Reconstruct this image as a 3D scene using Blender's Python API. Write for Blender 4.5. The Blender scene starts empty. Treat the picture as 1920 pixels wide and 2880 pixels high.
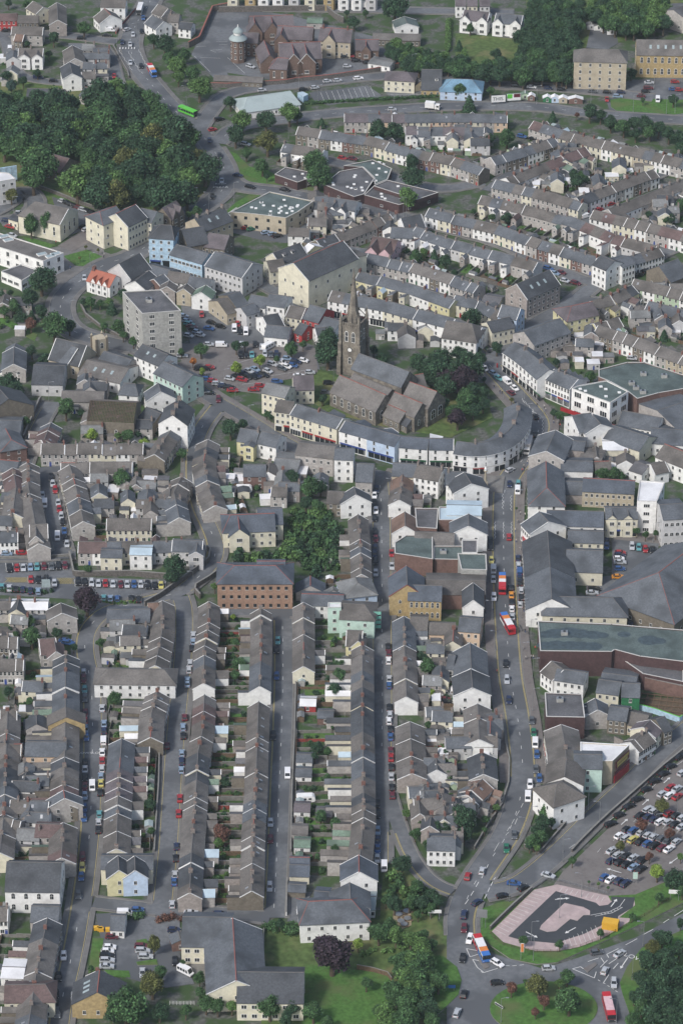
import bpy, math, random
from mathutils import Matrix, Vector
PI = math.pi
# ------------------------------------------------------------------ camera
TH, CH, FPX = math.radians(30.0), 650.0, 10115.0
sc = bpy.context.scene
cam = bpy.data.objects.new("camera", bpy.data.cameras.new("camera"))
sc.collection.objects.link(cam); sc.camera = cam
cam.location = (0, 0, CH); cam.rotation_euler = (PI/2 - TH, 0, 0)
cam.data.sensor_fit = 'VERTICAL'; cam.data.sensor_height = 36
cam.data.lens = 36 * FPX / 2880
cam.data.clip_start = 5; cam.data.clip_end = 9000
# ------------------------------------------------------------------ sky and sun
SUN_EL, SUN_AZ = math.radians(44), math.radians(222)   # azimuth clockwise from +Y: low-left, towards the camera
wd = bpy.data.worlds.new("World"); sc.world = wd; wd.use_nodes = True
nt = wd.node_tree; bg = nt.nodes["Background"]
sky = nt.nodes.new("ShaderNodeTexSky"); sky.sky_type = 'NISHITA'; sky.sun_disc = False
sky.sun_elevation = SUN_EL; sky.sun_rotation = SUN_AZ
sky.air_density = 1.0; sky.dust_density = 3.0
nt.links.new(sky.outputs[0], bg.inputs[0]); bg.inputs[1].default_value = 0.115
sl = bpy.data.lights.new("sun", 'SUN'); sl.energy = 1.9; sl.angle = math.radians(8); sl.color = (1, .985, .965)
so = bpy.data.objects.new("sun", sl); sc.collection.objects.link(so)
sd = Vector((math.sin(SUN_AZ)*math.cos(SUN_EL), math.cos(SUN_AZ)*math.cos(SUN_EL), math.sin(SUN_EL)))
so.rotation_euler = sd.to_track_quat('Z', 'Y').to_euler(); so.location = (0, 1100, 900)
sc.view_settings.view_transform = 'Standard'; sc.view_settings.look = 'None'
sc.view_settings.exposure = 0.5; sc.view_settings.gamma = 1
sc.cycles.max_bounces = 4; sc.cycles.diffuse_bounces = 2; sc.cycles.glossy_bounces = 2
sc.cycles.transmission_bounces = 2; sc.cycles.transparent_max_bounces = 4; sc.cycles.volume_bounces = 0
# ------------------------------------------------------------------ where a photo point lies in the world
def D(x, y, z=0.0):
    px, py = x*1.22449 - 960, 1440 - y*1.22449
    c, s = math.cos(TH), math.sin(TH)
    d = (px, FPX*c + py*s, -FPX*s + py*c)
    t = (z - CH)/d[2]
    return Vector((d[0]*t, d[1]*t, z))
def TD(c, r, x, y): return (c*522.67 + x/3.0, r*392.0 + y/3.0)
def T(c, r, x, y, z=0.0): return D(*TD(c, r, x, y), z)
def inframe(p, mz=0, m=60):
    dx, dy, dz = p[0], p[1], p[2]-CH
    c, s = math.cos(TH), math.sin(TH)
    dep = dy*c - dz*s; v = dy*s + dz*c
    X = dx/dep*FPX; Y = v/dep*FPX
    return abs(X) < 960+m and abs(Y) < 1440+m
ORD = "zeroth first second third fourth fifth sixth seventh eighth ninth tenth eleventh twelfth thirteenth fourteenth fifteenth sixteenth seventeenth eighteenth nineteenth".split()
def ordn(i):
    if i < 20: return ORD[i]
    t, u = divmod(i, 10); tens = ["", "", "twent", "thirt", "fort", "fift", "sixt"][t]
    return tens + "ieth" if u == 0 else tens + "y-" + ORD[u]
# ------------------------------------------------------------------ materials
MATS = {}
def mk(name, col, rough=.85, var=.18, scale=.6, col2=None, scale2=None, metal=0, spec=.3, bump=0, thr=(.35, .65), emit=0):
    m = bpy.data.materials.new(name); m.use_nodes = True; n = m.node_tree; b = n.nodes["Principled BSDF"]
    b.inputs["Roughness"].default_value = rough; b.inputs["Metallic"].default_value = metal
    if "Specular IOR Level" in b.inputs: b.inputs["Specular IOR Level"].default_value = spec
    if var == 0 and col2 is None:
        b.inputs["Base Color"].default_value = (*col, 1); MATS[name] = m; return m
    g = n.nodes.new("ShaderNodeNewGeometry")
    src = None
    def ramp(sc_, c1, c2, a, z, det=4):
        t = n.nodes.new("ShaderNodeTexNoise"); t.inputs["Scale"].default_value = sc_; t.inputs["Detail"].default_value = det
        n.links.new(g.outputs["Position"], t.inputs["Vector"])
        r = n.nodes.new("ShaderNodeValToRGB"); r.color_ramp.elements[0].position = a; r.color_ramp.elements[1].position = z
        r.color_ramp.elements[0].color = (*c1, 1); r.color_ramp.elements[1].color = (*c2, 1)
        n.links.new(t.outputs["Fac"], r.inputs["Fac"]); return r.outputs["Color"], t
    lo = tuple(c*(1-var) for c in col); hi = tuple(min(1, c*(1+var)) for c in col)
    c1, tx = ramp(scale, lo, hi, .3, .7)
    out = c1
    if col2 is not None:
        f, _ = ramp(scale2 or scale*.2, (0, 0, 0), (1, 1, 1), *thr)
        mx = n.nodes.new("ShaderNodeMix"); mx.data_type = 'RGBA'
        n.links.new(f, mx.inputs[0]); n.links.new(c1, mx.inputs[6]); mx.inputs[7].default_value = (*col2, 1)
        out = mx.outputs[2]
    n.links.new(out, b.inputs["Base Color"])
    if bump:
        bp = n.nodes.new("ShaderNodeBump"); bp.inputs["Strength"].default_value = bump; bp.inputs["Distance"].default_value = .3
        n.links.new(tx.outputs["Fac"], bp.inputs["Height"]); n.links.new(bp.outputs[0], b.inputs["Normal"])
    MATS[name] = m; return m
WALLC = dict(white=(.74, .74, .72), cream=(.62, .59, .47), yellow=(.60, .56, .34), grey=(.38, .36, .34), stone=(.17, .15, .12),
             buff=(.42, .37, .28), pebble=(.30, .27, .25), pink=(.60, .42, .44), blue=(.38, .52, .63), mint=(.46, .60, .53), green=(.38, .48, .34),
             red=(.35, .05, .05), brick=(.16, .10, .085), orange=(.30, .195, .14), peach=(.58, .44, .32), darkbrick=(.075, .045, .045), school=(.15, .105, .085),
             palegrey=(.5, .5, .5), paleblue=(.45, .55, .68), concrete=(.34, .34, .32), darkgreen=(.03, .16, .07), goldstone=(.38, .29, .15))
for k, c in WALLC.items():
    mk("wall_"+k, c, .9, .08 if c[0] > .4 else .2, 1.2, tuple(x*.72 for x in c), .35, thr=(.5, .8))
ROOFC = dict(brown=(.104, .096, .088), taupe=(.124, .116, .108), slate=(.088, .097, .108), dark=(.058, .063, .070), maroon=(.105, .074, .070), grey=(.15, .155, .155),
             purple=(.105, .092, .098), red=(.34, .12, .08), green=(.12, .17, .13), white=(.7, .7, .7), paleblue=(.42, .52, .58), felt=(.10, .10, .105),
             blue=(.16, .28, .38), feltgreen=(.085, .11, .105), rust=(.17, .115, .09), zinc=(.32, .38, .38), navy=(.075, .087, .105))
for k, c in ROOFC.items():
    if c[0] < .16: c = tuple(x*1.2 for x in c)
    mk("roof_"+k, c, .75, .22 if c[0] < .3 else .06, 1.6, tuple(x*(.6 if c[0] < .3 else .8) for x in c), .16, thr=(.44, .68))
mk("trim_white", (.72, .72, .70), .6, .05); mk("trim_red", (.27, .10, .08), .8, .1); mk("ridge_grey", (.14, .135, .13), .8, .1)
mk("pane", (.02, .024, .028), .12, 0, spec=.5); mk("frame_white", (.7, .7, .68), .5, 0); mk("frame_dark", (.05, .05, .05), .5, 0)
mk("sill", (.5, .49, .46), .8, 0); mk("pot", (.24, .16, .13), .9, .1); mk("stack", (.2, .175, .16), .9, .25, 2); mk("stack_red", (.17, .09, .075), .9, .2, 2)
for i, c in enumerate([(.62, .62, .6), (.03, .03, .035), (.3, .03, .03), (.03, .1, .05), (.04, .07, .25), (.15, .07, .03)]): mk("door%d" % i, c, .5, 0)
mk("asphalt", (.135, .143, .152), .9, .16, .7, (.092, .098, .106), .06, thr=(.46, .56)); mk("asphalt_new", (.05, .055, .062), .9, .08, .5)
mk("paving", (.17, .165, .16), .9, .18, .8, (.12, .118, .115), .2); mk("paving_red", (.145, .132, .126), .9, .18, .9, (.17, .158, .15), .25)
mk("kerb", (.21, .205, .19), .9, .1); mk("bay_pink", (.43, .34, .33), .9, .14, .7, (.36, .29, .28), .3)
mk("yard", (.095, .098, .088), .95, .45, .8, (.045, .078, .028), .16, thr=(.42, .55)); mk("garden", (.042, .080, .024), .95, .5, 1.0, (.09, .08, .055), .3, thr=(.54, .62))
mk("grass", (.062, .138, .030), .95, .30, .9, (.095, .125, .045), .10, thr=(.48, .66)); mk("rough_grass", (.075, .115, .035), .95, .35, .5, (.16, .15, .07), .09, thr=(.5, .68))
mk("stain", (.055, .075, .085), .6, .25, .8); mk("soil", (.10, .075, .05), .95, .3, .8); mk("gravel", (.28, .23, .15), .95, .2, 1); mk("concrete_slab", (.17, .165, .155), .9, .2, .5)
mk("line_white", (.62, .62, .6), .8, .15, 2); mk("line_yellow", (.42, .34, .12), .8, .15, 2)
mk("stonewall", (.12, .11, .10), .95, .35, 1.5); mk("blockwall", (.18, .175, .16), .95, .25, .8); mk("wood_fence", (.13, .09, .06), .9, .3, 1.5); mk("redfence", (.25, .06, .05), .8, .2)
mk("metal", (.35, .36, .37), .45, 0, metal=.6); mk("metal_dark", (.04, .045, .05), .5, 0); mk("tyre", (.015, .015, .015), .9, 0)
mk("bark", (.09, .07, .05), .95, .3, 2); mk("lamp_glass", (.6, .6, .58), .3, 0); mk("sign_blue", (.05, .16, .45), .5, 0); mk("sign_green", (.04, .12, .07), .5, 0)
mk("yellow_steel", (.62, .36, .04), .5, .08); mk("scaffold", (.18, .45, .36), .8, .15); mk("glassroof", (.3, .36, .37), .3, .2, 1)
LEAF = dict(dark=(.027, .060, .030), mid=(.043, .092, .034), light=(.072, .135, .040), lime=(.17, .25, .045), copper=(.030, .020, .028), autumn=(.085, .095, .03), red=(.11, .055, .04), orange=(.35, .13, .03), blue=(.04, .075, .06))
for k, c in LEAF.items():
    mk("leaf_"+k, c, .8, .35, .5, tuple(x*1.5 for x in c), .18, thr=(.5, .7)); mk("leaf_lit_"+k, tuple(x*1.8 for x in c), .8, .3, .7); mk("leafc_"+k, tuple(x*.6 for x in c), .9, .2, .7)  # lighter copy paints lit clumps into the foliage; darker copy also fills crown cores
CARC = dict(k=("black", (.012, .012, .014)), n=("dark blue", (.02, .03, .07)), b=("blue", (.035, .09, .23)), s=("silver", (.42, .44, .46)), w=("white", (.75, .75, .75)),
            r=("red", (.30, .025, .03)), m=("maroon", (.11, .02, .03)), g=("green", (.02, .14, .08)), t=("teal", (.10, .28, .30)), y=("yellow", (.50, .45, .14)),
            d=("dark grey", (.09, .10, .11)), l=("pale blue", (.22, .30, .40)), o=("orange", (.6, .25, .03)), G=("bright green", (.12, .5, .06)))
for k, (nm, c) in CARC.items(): mk("paint_"+k, c, .38, 0, spec=.5)
mk("light_red", (.4, .02, .02), .3, 0); mk("skin", (.45, .30, .22), .7, 0); mk("hair", (.04, .03, .02), .9, 0)
for i, c in enumerate([(.03, .03, .04), (.3, .3, .3), (.5, .06, .06), (.05, .08, .2), (.55, .52, .48), (.05, .15, .1)]): mk("cloth%d" % i, c, .9, 0)
# ------------------------------------------------------------------ mesh builder
class MB:
    def __init__(s): s.v, s.f, s.m = [], [], []
    def face(s, pts, mat):
        b = len(s.v); s.v.extend(tuple(p) for p in pts); s.f.append(tuple(range(b, b+len(pts)))); s.m.append(mat); return s
    def box(s, x0, x1, y0, y1, z0, z1, mat, top=None):
        b = len(s.v)
        s.v += [(x0, y0, z0), (x1, y0, z0), (x1, y1, z0), (x0, y1, z0), (x0, y0, z1), (x1, y0, z1), (x1, y1, z1), (x0, y1, z1)]
        for q in ((0, 3, 2, 1), (0, 1, 5, 4), (1, 2, 6, 5), (2, 3, 7, 6), (3, 0, 4, 7)): s.f.append(tuple(b+i for i in q)); s.m.append(mat)
        s.f.append((b+4, b+5, b+6, b+7)); s.m.append(top or mat); return s
    def prism(s, poly, z0, z1, mat, top=None):
        a = sum(poly[i][0]*poly[(i+1) % len(poly)][1]-poly[(i+1) % len(poly)][0]*poly[i][1] for i in range(len(poly)))
        if a < 0: poly = poly[::-1]
        b = len(s.v); n = len(poly)
        s.v += [(p[0], p[1], z0) for p in poly] + [(p[0], p[1], z1) for p in poly]
        for i in range(n):
            j = (i+1) % n; s.f.append((b+i, b+j, b+n+j, b+n+i)); s.m.append(mat)
        s.f.append(tuple(b+n+i for i in range(n))); s.m.append(top or mat); return s
    def cyl(s, x, y, z0, z1, r0, r1, n, mat, cap=True):
        b = len(s.v)
        for z, r in ((z0, r0), (z1, r1)):
            s.v += [(x+r*math.cos(2*PI*i/n), y+r*math.sin(2*PI*i/n), z) for i in range(n)]
        for i in range(n):
            j = (i+1) % n; s.f.append((b+i, b+j, b+n+j, b+n+i)); s.m.append(mat)
        if cap: s.f.append(tuple(b+n+i for i in range(n))); s.m.append(mat)
        return s
    def bar(s, p, q, r0, r1, n, mat):
        p, q = Vector(p), Vector(q); d = (q-p).normalized(); a = d.orthogonal().normalized(); c = d.cross(a)
        b = len(s.v)
        for o, r in ((p, r0), (q, r1)):
            s.v += [tuple(o + (a*math.cos(2*PI*i/n)+c*math.sin(2*PI*i/n))*r) for i in range(n)]
        for i in range(n):
            j = (i+1) % n; s.f.append((b+i, b+j, b+n+j, b+n+i)); s.m.append(mat)
        s.f.append(tuple(b+n+i for i in range(n))); s.m.append(mat); return s
    def add(s, o, M=None):
        b = len(s.v)
        s.v += [tuple(M @ Vector(v)) for v in o.v] if M is not None else o.v
        s.f += [tuple(b+i for i in f) for f in o.f]; s.m += o.m; return s
    def mesh(s, name):
        me = bpy.data.meshes.new(name); me.from_pydata(s.v, [], s.f)
        names = list(dict.fromkeys(s.m)); ix = {k: i for i, k in enumerate(names)}
        for k in names: me.materials.append(MATS[k])
        me.polygons.foreach_set("material_index", [ix[k] for k in s.m]); me.update(); return me
MC = {}
def cached(key, fn):
    if key not in MC: MC[key] = [fn(), None]
    return key
def getmesh(mb, name):
    if isinstance(mb, tuple):
        c = MC[mb]
        if c[1] is None: c[1] = c[0].mesh(name)
        return c[1]
    return mb.mesh(name)
def getmb(mb): return MC[mb][0] if isinstance(mb, tuple) else mb
# an assembly is a list of (name, mesh, loc, rotz, scale, index of parent part or None, label)
def P(name, mb, loc=(0, 0, 0), rz=0.0, sc_=(1, 1, 1), par=None, label=None): return [name, mb, loc, rz, sc_, par, label]
REG = {}
def reg(name, label, cat, group, loc, rz, asm, scale=(1, 1, 1)):
    REG.setdefault(name, []).append((loc[1], name, label, cat, group, tuple(loc), rz, asm, scale))
def link(o): sc.collection.objects.link(o); return o
def fit(s):
    for a, b in ((" from left in the ", " in "), (" rank in the ", " rank, "), (" of the ", ", "), (" in the ", " in "), (" with ", ", "), (" the ", " "), (" leafy ", " "), (" from left,", ","), ("pale grey", "grey"), ("brown stone", "stone")):
        if len(s.split()) <= 16: break
        s = s.replace(a, b)
    return s
def emit(name, label, cat, group, loc, rz, asm, scale=(1, 1, 1)):
    label = fit(label)
    single = len(asm) == 1
    root = bpy.data.objects.new(name, getmesh(asm[0][1], name) if single else None)
    link(root); root.location = loc; root.rotation_euler = (0, 0, rz)
    if single:
        root.scale = tuple(a*b for a, b in zip(scale, asm[0][4])); root.rotation_euler = (0, 0, rz+asm[0][3])
    root["label"] = label; root["category"] = cat
    if group: root["group"] = group
    if single: return root
    made = []
    for (nm, mb, l, r, s_, par, lab) in asm:
        o = link(bpy.data.objects.new(nm, getmesh(mb, nm)))
        o.parent = root if par is None else made[par]
        o.location = l; o.rotation_euler = (0, 0, r); o.scale = s_
        if lab: o["label"] = lab
        made.append(o)
    return root
def flatten(loc, rz, asm, scale, out):
    R = Matrix.Translation(loc) @ Matrix.Rotation(rz, 4, 'Z') @ Matrix.Diagonal((*scale, 1)); ms = []
    for (nm, mb, l, r, s_, par, lab) in asm:
        M = (R if par is None else ms[par]) @ Matrix.Translation(l if len(asm) > 1 else (0, 0, 0)) @ Matrix.Rotation(r, 4, 'Z') @ Matrix.Diagonal((*s_, 1))
        ms.append(M); out.add(getmb(mb), M)
def emit_all(limit=290):
    for name, lst in REG.items():
        lst.sort(key=lambda t: t[0]); stuff = MB()
        for i, (_, nm, label, cat, group, loc, rz, asm, scale) in enumerate(lst):
            if i < limit: emit(nm, label, cat, group, loc, rz, asm, scale)
            else: flatten(loc, rz, asm, scale, stuff)
        if stuff.f:
            o = link(bpy.data.objects.new(name, stuff.mesh(name))); o["kind"] = "stuff"
            o["label"] = STUFFL.get(name, "smaller %s pieces in the far streets at the top" % name.replace("_", " ")); o["category"] = lst[0][3]
STUFFL = dict(terraced_house="slate and tile roofed terraces of the far streets beyond the church",
              garden_wall="low block walls dividing the back gardens of the far streets",
              parked_car="cars parked in the far streets and yards at the top", garden_bush="bushes in the far back gardens",
              window="windows")
# ------------------------------------------------------------------ ground, roads, areas (structure)
ZL = [0.02]
def struct(name, mb): o = link(bpy.data.objects.new(name, mb.mesh(name))); o["kind"] = "structure"; return o
def area(name, mat, pts, c=None, r=None, thick=0.0, kerb=None, z=None):
    ZL[0] += .006; zz = ZL[0] if z is None else z
    q = [T(c, r, *p) if c is not None else D(*p) for p in pts]
    mb = MB(); mb.prism([(p.x, p.y) for p in q], -.3 if not thick else -.1, zz + thick, kerb or mat, mat)
    return struct(name, mb)
def smooth(pts, it=2):
    for _ in range(it):
        o = [pts[0]]
        for a, b in zip(pts, pts[1:]): o += [a.lerp(b, .25), a.lerp(b, .75)]
        o.append(pts[-1]); pts = o
    return pts
def resample(pts, step):
    out = [pts[0]]; acc = 0
    for a, b in zip(pts, pts[1:]):
        L = (b-a).length
        if L < 1e-6: continue
        d = step-acc
        while d <= L: out.append(a.lerp(b, d/L)); d += step
        acc = (L-(d-step))
    out.append(pts[-1]); return out
ROADS = []
def road(name, pts, w=6.5, pl=1.6, pr=1.6, sm=2, yl='', yr='', centre=None, mat="asphalt", pmat="paving"):
    p = [D(*q) for q in pts]
    if len(p) > 2: p = smooth(p, sm)
    ROADS.append(dict(name=name, pts=resample(p, 2.0), w=w, pl=pl, pr=pr, yl=yl, yr=yr, centre=centre, mat=mat, pmat=pmat))
def distline(p, pts):
    best = 1e9
    for i in range(0, len(pts)-1):
        a, b = pts[i], pts[i+1]; d = b-a; L2 = d.x*d.x+d.y*d.y or 1e-9
        t = max(0, min(1, ((p.x-a.x)*d.x+(p.y-a.y)*d.y)/L2)); dx = p.x-a.x-d.x*t; dy = p.y-a.y-d.y*t
        best = min(best, dx*dx+dy*dy)
    return math.sqrt(best)
def build_roads():
    for R in ROADS:
        xs = [p.x for p in R["pts"]]; ys = [p.y for p in R["pts"]]; R["bb"] = (min(xs)-12, max(xs)+12, min(ys)-12, max(ys)+12)
    for i, R in enumerate(ROADS):
        pts = R["pts"]; n = len(pts); nor = []
        for k in range(n):
            d = (pts[min(k+1, n-1)]-pts[max(k-1, 0)]); d.z = 0; d.normalize(); nor.append(Vector((-d.y, d.x, 0)))
        zb = .26 + i*.004; h = R["w"]/2
        others = [O for j, O in enumerate(ROADS) if j != i and O["bb"][0] < R["bb"][1] and O["bb"][1] > R["bb"][0] and O["bb"][2] < R["bb"][3] and O["bb"][3] > R["bb"][2]]
        def blocked(p, m=0.0):
            for O in others:
                if O["bb"][0] < p.x < O["bb"][1] and O["bb"][2] < p.y < O["bb"][3] and distline(p, O["pts"]) < O["w"]/2+m: return True
            return False
        mb = MB()
        for k in range(n-1):
            a, b, na, nb = pts[k], pts[k+1], nor[k], nor[k+1]
            mb.face([(*(a-na*h).xy, zb), (*(b-nb*h).xy, zb), (*(b+nb*h).xy, zb), (*(a+na*h).xy, zb)], R["mat"])
        struct("road", mb)
        pm = MB(); ym = MB(); wm = MB()
        def strip(m_, k, o0, o1, z0, z1, mat, ks=None):
            a, b, na, nb = pts[k], pts[k+1], nor[k], nor[k+1]
            q = [a+na*o0, b+nb*o0, b+nb*o1, a+na*o1]
            if o0 > o1: q = q[::-1]
            q = q[::-1]
            lo = [(p.x, p.y, z0) for p in q]; hi = [(p.x, p.y, z1) for p in q]
            cr = (q[1]-q[0]).cross(q[2]-q[0]).z
            if cr < 0: lo.reverse(); hi.reverse()
            m_.face(hi, mat)
            if ks:
                for u in range(4): v = (u+1) % 4; m_.face([lo[u], lo[v], hi[v], hi[u]], ks)
        for k in range(n-1):
            mid = (pts[k]+pts[k+1])/2; nn = nor[k]
            for sgn, pw, yy in ((1, R["pl"], R["yl"]), (-1, R["pr"], R["yr"])):
                if pw:
                    if not blocked(mid+nn*sgn*(h+.3), .2) and not blocked(mid+nn*sgn*(h+pw), .0):
                        strip(pm, k, sgn*h, sgn*(h+.16), zb-.1, zb+.13, "kerb", "kerb")
                        strip(pm, k, sgn*(h+.16), sgn*(h+pw), zb-.2, zb+.12, R["pmat"], "kerb")
                if yy and not blocked(mid+nn*sgn*h, 1.5):
                    for q in range(2 if yy == 'd' else 1):
                        o = h-.3-.28*q; strip(ym, k, sgn*(o-.14), sgn*o, 0, zb+.012, "line_yellow")
            if R["centre"] and k % R["centre"] == 0 and not blocked(mid, 1.0): strip(wm, k, -.07, .07, 0, zb+.012, "line_white")
        if pm.f: struct("pavement", pm)
        if ym.f: struct("road_marking", ym)
        if wm.f: struct("road_marking", wm)
        R["z"] = zb
def haze():
    m = bpy.data.materials.new("haze"); m.use_nodes = True; n = m.node_tree
    n.nodes.remove(n.nodes["Principled BSDF"]); v = n.nodes.new("ShaderNodeVolumePrincipled")
    v.inputs["Density"].default_value = .000032; v.inputs["Color"].default_value = (.80, .93, 1, 1)
    n.links.new(v.outputs[0], n.nodes["Material Output"].inputs["Volume"]); MATS["haze"] = m
    o = struct("haze", MB().box(-2600, 2600, -300, 7100, -3, CH+20, "haze")); o["kind"] = "stuff"; o["label"] = "thin blue grey haze over the town"
def marks(mat, segs, w=.15, c=None, r=None, z=.47):
    mb = MB()
    for (x0, y0, x1, y1) in segs:
        a = T(c, r, x0, y0) if c is not None else D(x0, y0); b = T(c, r, x1, y1) if c is not None else D(x1, y1)
        d = (b-a); 
        if d.length < .01: continue
        d.normalize(); n = Vector((-d.y, d.x, 0))*w/2
        mb.face([(*(a-n).xy, z), (*(b-n).xy, z), (*(b+n).xy, z), (*(a+n).xy, z)], mat)
    struct("road_marking", mb)
# ------------------------------------------------------------------ building pieces
def window_mb(kind=0):
    m = MB(); f = "frame_dark" if kind == 2 else "frame_white"
    # unit opening centred on x, bottom z=0, facing -y
    m.box(-.5, .5, -.05, .0, 0, 1, f)
    if kind == 1:   # tall sash pair
        m.box(-.42, .42, -.065, -.04, .05, .48, "pane"); m.box(-.42, .42, -.065, -.04, .53, .95, "pane")
    elif kind == 3: # wide, three lights
        for k in range(3): m.box(-.46+.32*k, -.46+.32*k+.27, -.065, -.04, .08, .93, "pane")
    else:
        m.box(-.42, -.03, -.065, -.04, .07, .93, "pane"); m.box(.03, .42, -.065, -.04, .07, .93, "pane")
    m.box(-.56, .56, -.12, 0, -.09, 0, "sill"); return m
def arch_mb():
    m = MB(); n = 7
    out = [(-.5, 0), (.5, 0)] + [(.5*math.cos(PI*i/n), .72+.28*math.sin(PI*i/n)) for i in range(n+1)]
    inn = [(x*.8, .05+z*.9) for x, z in out]
    for pts, y, mat in ((out, -.05, "frame_white"), (inn, -.08, "pane")):
        m.face([(x, y, z) for x, z in pts], mat)
        k = len(pts)
        for i in range(k):
            a, b = pts[i], pts[(i+1) % k]; m.face([(a[0], y, a[1]), (a[0], 0, a[1]), (b[0], 0, b[1]), (b[0], y, b[1])], mat)
    m.box(-.02, .02, -.09, -.07, .05, .95, "frame_white"); m.box(-.4, .4, -.09, -.07, .5, .53, "frame_white"); return m
WK = [cached(("w", i), lambda i=i: window_mb(i)) for i in range(4)]; ARCH = cached(("arch",), arch_mb)
def door_mb(i):
    m = MB(); m.box(-.5, .5, -.04, 0, 0, 1, "frame_white"); m.box(-.42, .42, -.07, -.03, 0, .8, "door%d" % i); m.box(-.4, .4, -.07, -.03, .84, .97, "pane"); return m
DK = [cached(("d", i), lambda i=i: door_mb(i)) for i in range(6)]
def walls_mb(L, W, e, r, mat, gable=True, e2=None, hA=0, hB=0):
    m = MB(); x, y = L/2, W/2
    m.face([(-x, -y, 0), (x, -y, 0), (x, -y, e), (-x, -y, e)], mat); m.face([(x, y, 0), (-x, y, 0), (-x, y, e), (x, y, e)], mat)
    if hB: m.face([(x, -y, 0), (x, y, 0), (x, y, e), (x, -y, e)], mat)
    else: m.face([(x, -y, 0), (x, y, 0), (x, y, e), (x, 0, r), (x, -y, e)], mat)
    if hA: m.face([(-x, y, 0), (-x, -y, 0), (-x, -y, e), (-x, y, e)], mat)
    else: m.face([(-x, y, 0), (-x, -y, 0), (-x, -y, e), (-x, 0, r), (-x, y, e)], mat)
    return m
def roof_mb(L, W, e, r, mat, hA=0, hB=0, ov=.25, t=.16, vA=None, vB=None, ridge=None, ox=.0, lift=.03):
    """two slopes, optional hips, optional coloured verges at the ends, ridge tiles"""
    m = MB(); sl = (r-e)/(W/2); y = W/2+ov; x = L/2+ox; ez = e-ov*sl+lift; rz = r+lift
    hxA = (hA+ox*0) if hA else 0; hxB = hB if hB else 0
    eA = x + (ov if hA else 0); eB = x + (ov if hB else 0)
    A, B = (-x+hxA, 0, rz+t), (x-hxB, 0, rz+t)
    a0, b0, b1, a1 = (-eA, -y, ez+t), (eB, -y, ez+t), (eB, y, ez+t), (-eA, y, ez+t)
    m.face([a0, b0, B, A], mat); m.face([b1, a1, A, B], mat)
    lo = lambda p: (p[0], p[1], p[2]-t)
    m.face([lo(a0), lo(A), lo(B), lo(b0)], mat); m.face([lo(b1), lo(B), lo(A), lo(a1)], mat)
    m.face([lo(a0), lo(b0), b0, a0], "gutter_white" if vA == 'g' else mat); m.face([lo(b1), lo(a1), a1, b1], mat)
    for h, P0, P1, R_, v in ((hA, a1, a0, A, vA), (hB, b0, b1, B, vB)):
        if h: m.face([P0, P1, R_], mat); m.face([lo(P0), lo(P1), P1, P0], mat)
        else:
            vm = v or mat
            m.face([lo(P0), lo(R_), R_, P0], vm); m.face([lo(R_), lo(P1), P1, R_], vm)
    for v, s in ((vA, -1), (vB, 1)):
        if v and not (hA if s < 0 else hB):
            n = Vector((0, -(r-e), -W/2)).normalized()*-.05
            for q in (-1, 1):
                p0 = (s*x, q*y, ez+t+.05); p1 = (s*x, 0, rz+t+.05); p2 = (s*(x-.22), 0, rz+t+.05); p3 = (s*(x-.22), q*y, ez+t+.05)
                m.face([p0, p1, p2, p3] if q*s > 0 else [p3, p2, p1, p0], v)
                m.face([p3, p2, (p2[0], p2[1], p2[2]-.06), (p3[0], p3[1], p3[2]-.06)], v)
                m.face([p0, p1, (p1[0], p1[1], p1[2]-.25), (p0[0], p0[1], p0[2]-.25)], v)
    if ridge: m.box(A[0], B[0], -.13, .13, rz+t-.08, rz+t+.09, ridge)
    if ridge and (hA or hB):
        for h, R_, cs in ((hA, A, (a0, a1)), (hB, B, (b0, b1))):
            if h:
                for c_ in cs: m.bar(R_, c_, .1, .1, 4, ridge)
    return m
def stack_mb(k, red):
    m = MB(); s = "stack_red" if red else "stack"; n = 2+k
    m.box(-.32, .32, -.5-.12*k, .5+.12*k, -1.0, 1.05, s); m.box(-.38, .38, -.56-.12*k, .56+.12*k, 1.05, 1.2, s)
    for i in range(n): m.cyl(0, (i-(n-1)/2)*.38, 1.2, 1.65, .12, .1, 6, "pot")
    return m
for k in range(3):
    for rd in range(2): cached(("stack", k, rd), lambda k=k, rd=rd: stack_mb(k, rd))
MATS["gutter_white"] = MATS["trim_white"]
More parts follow.
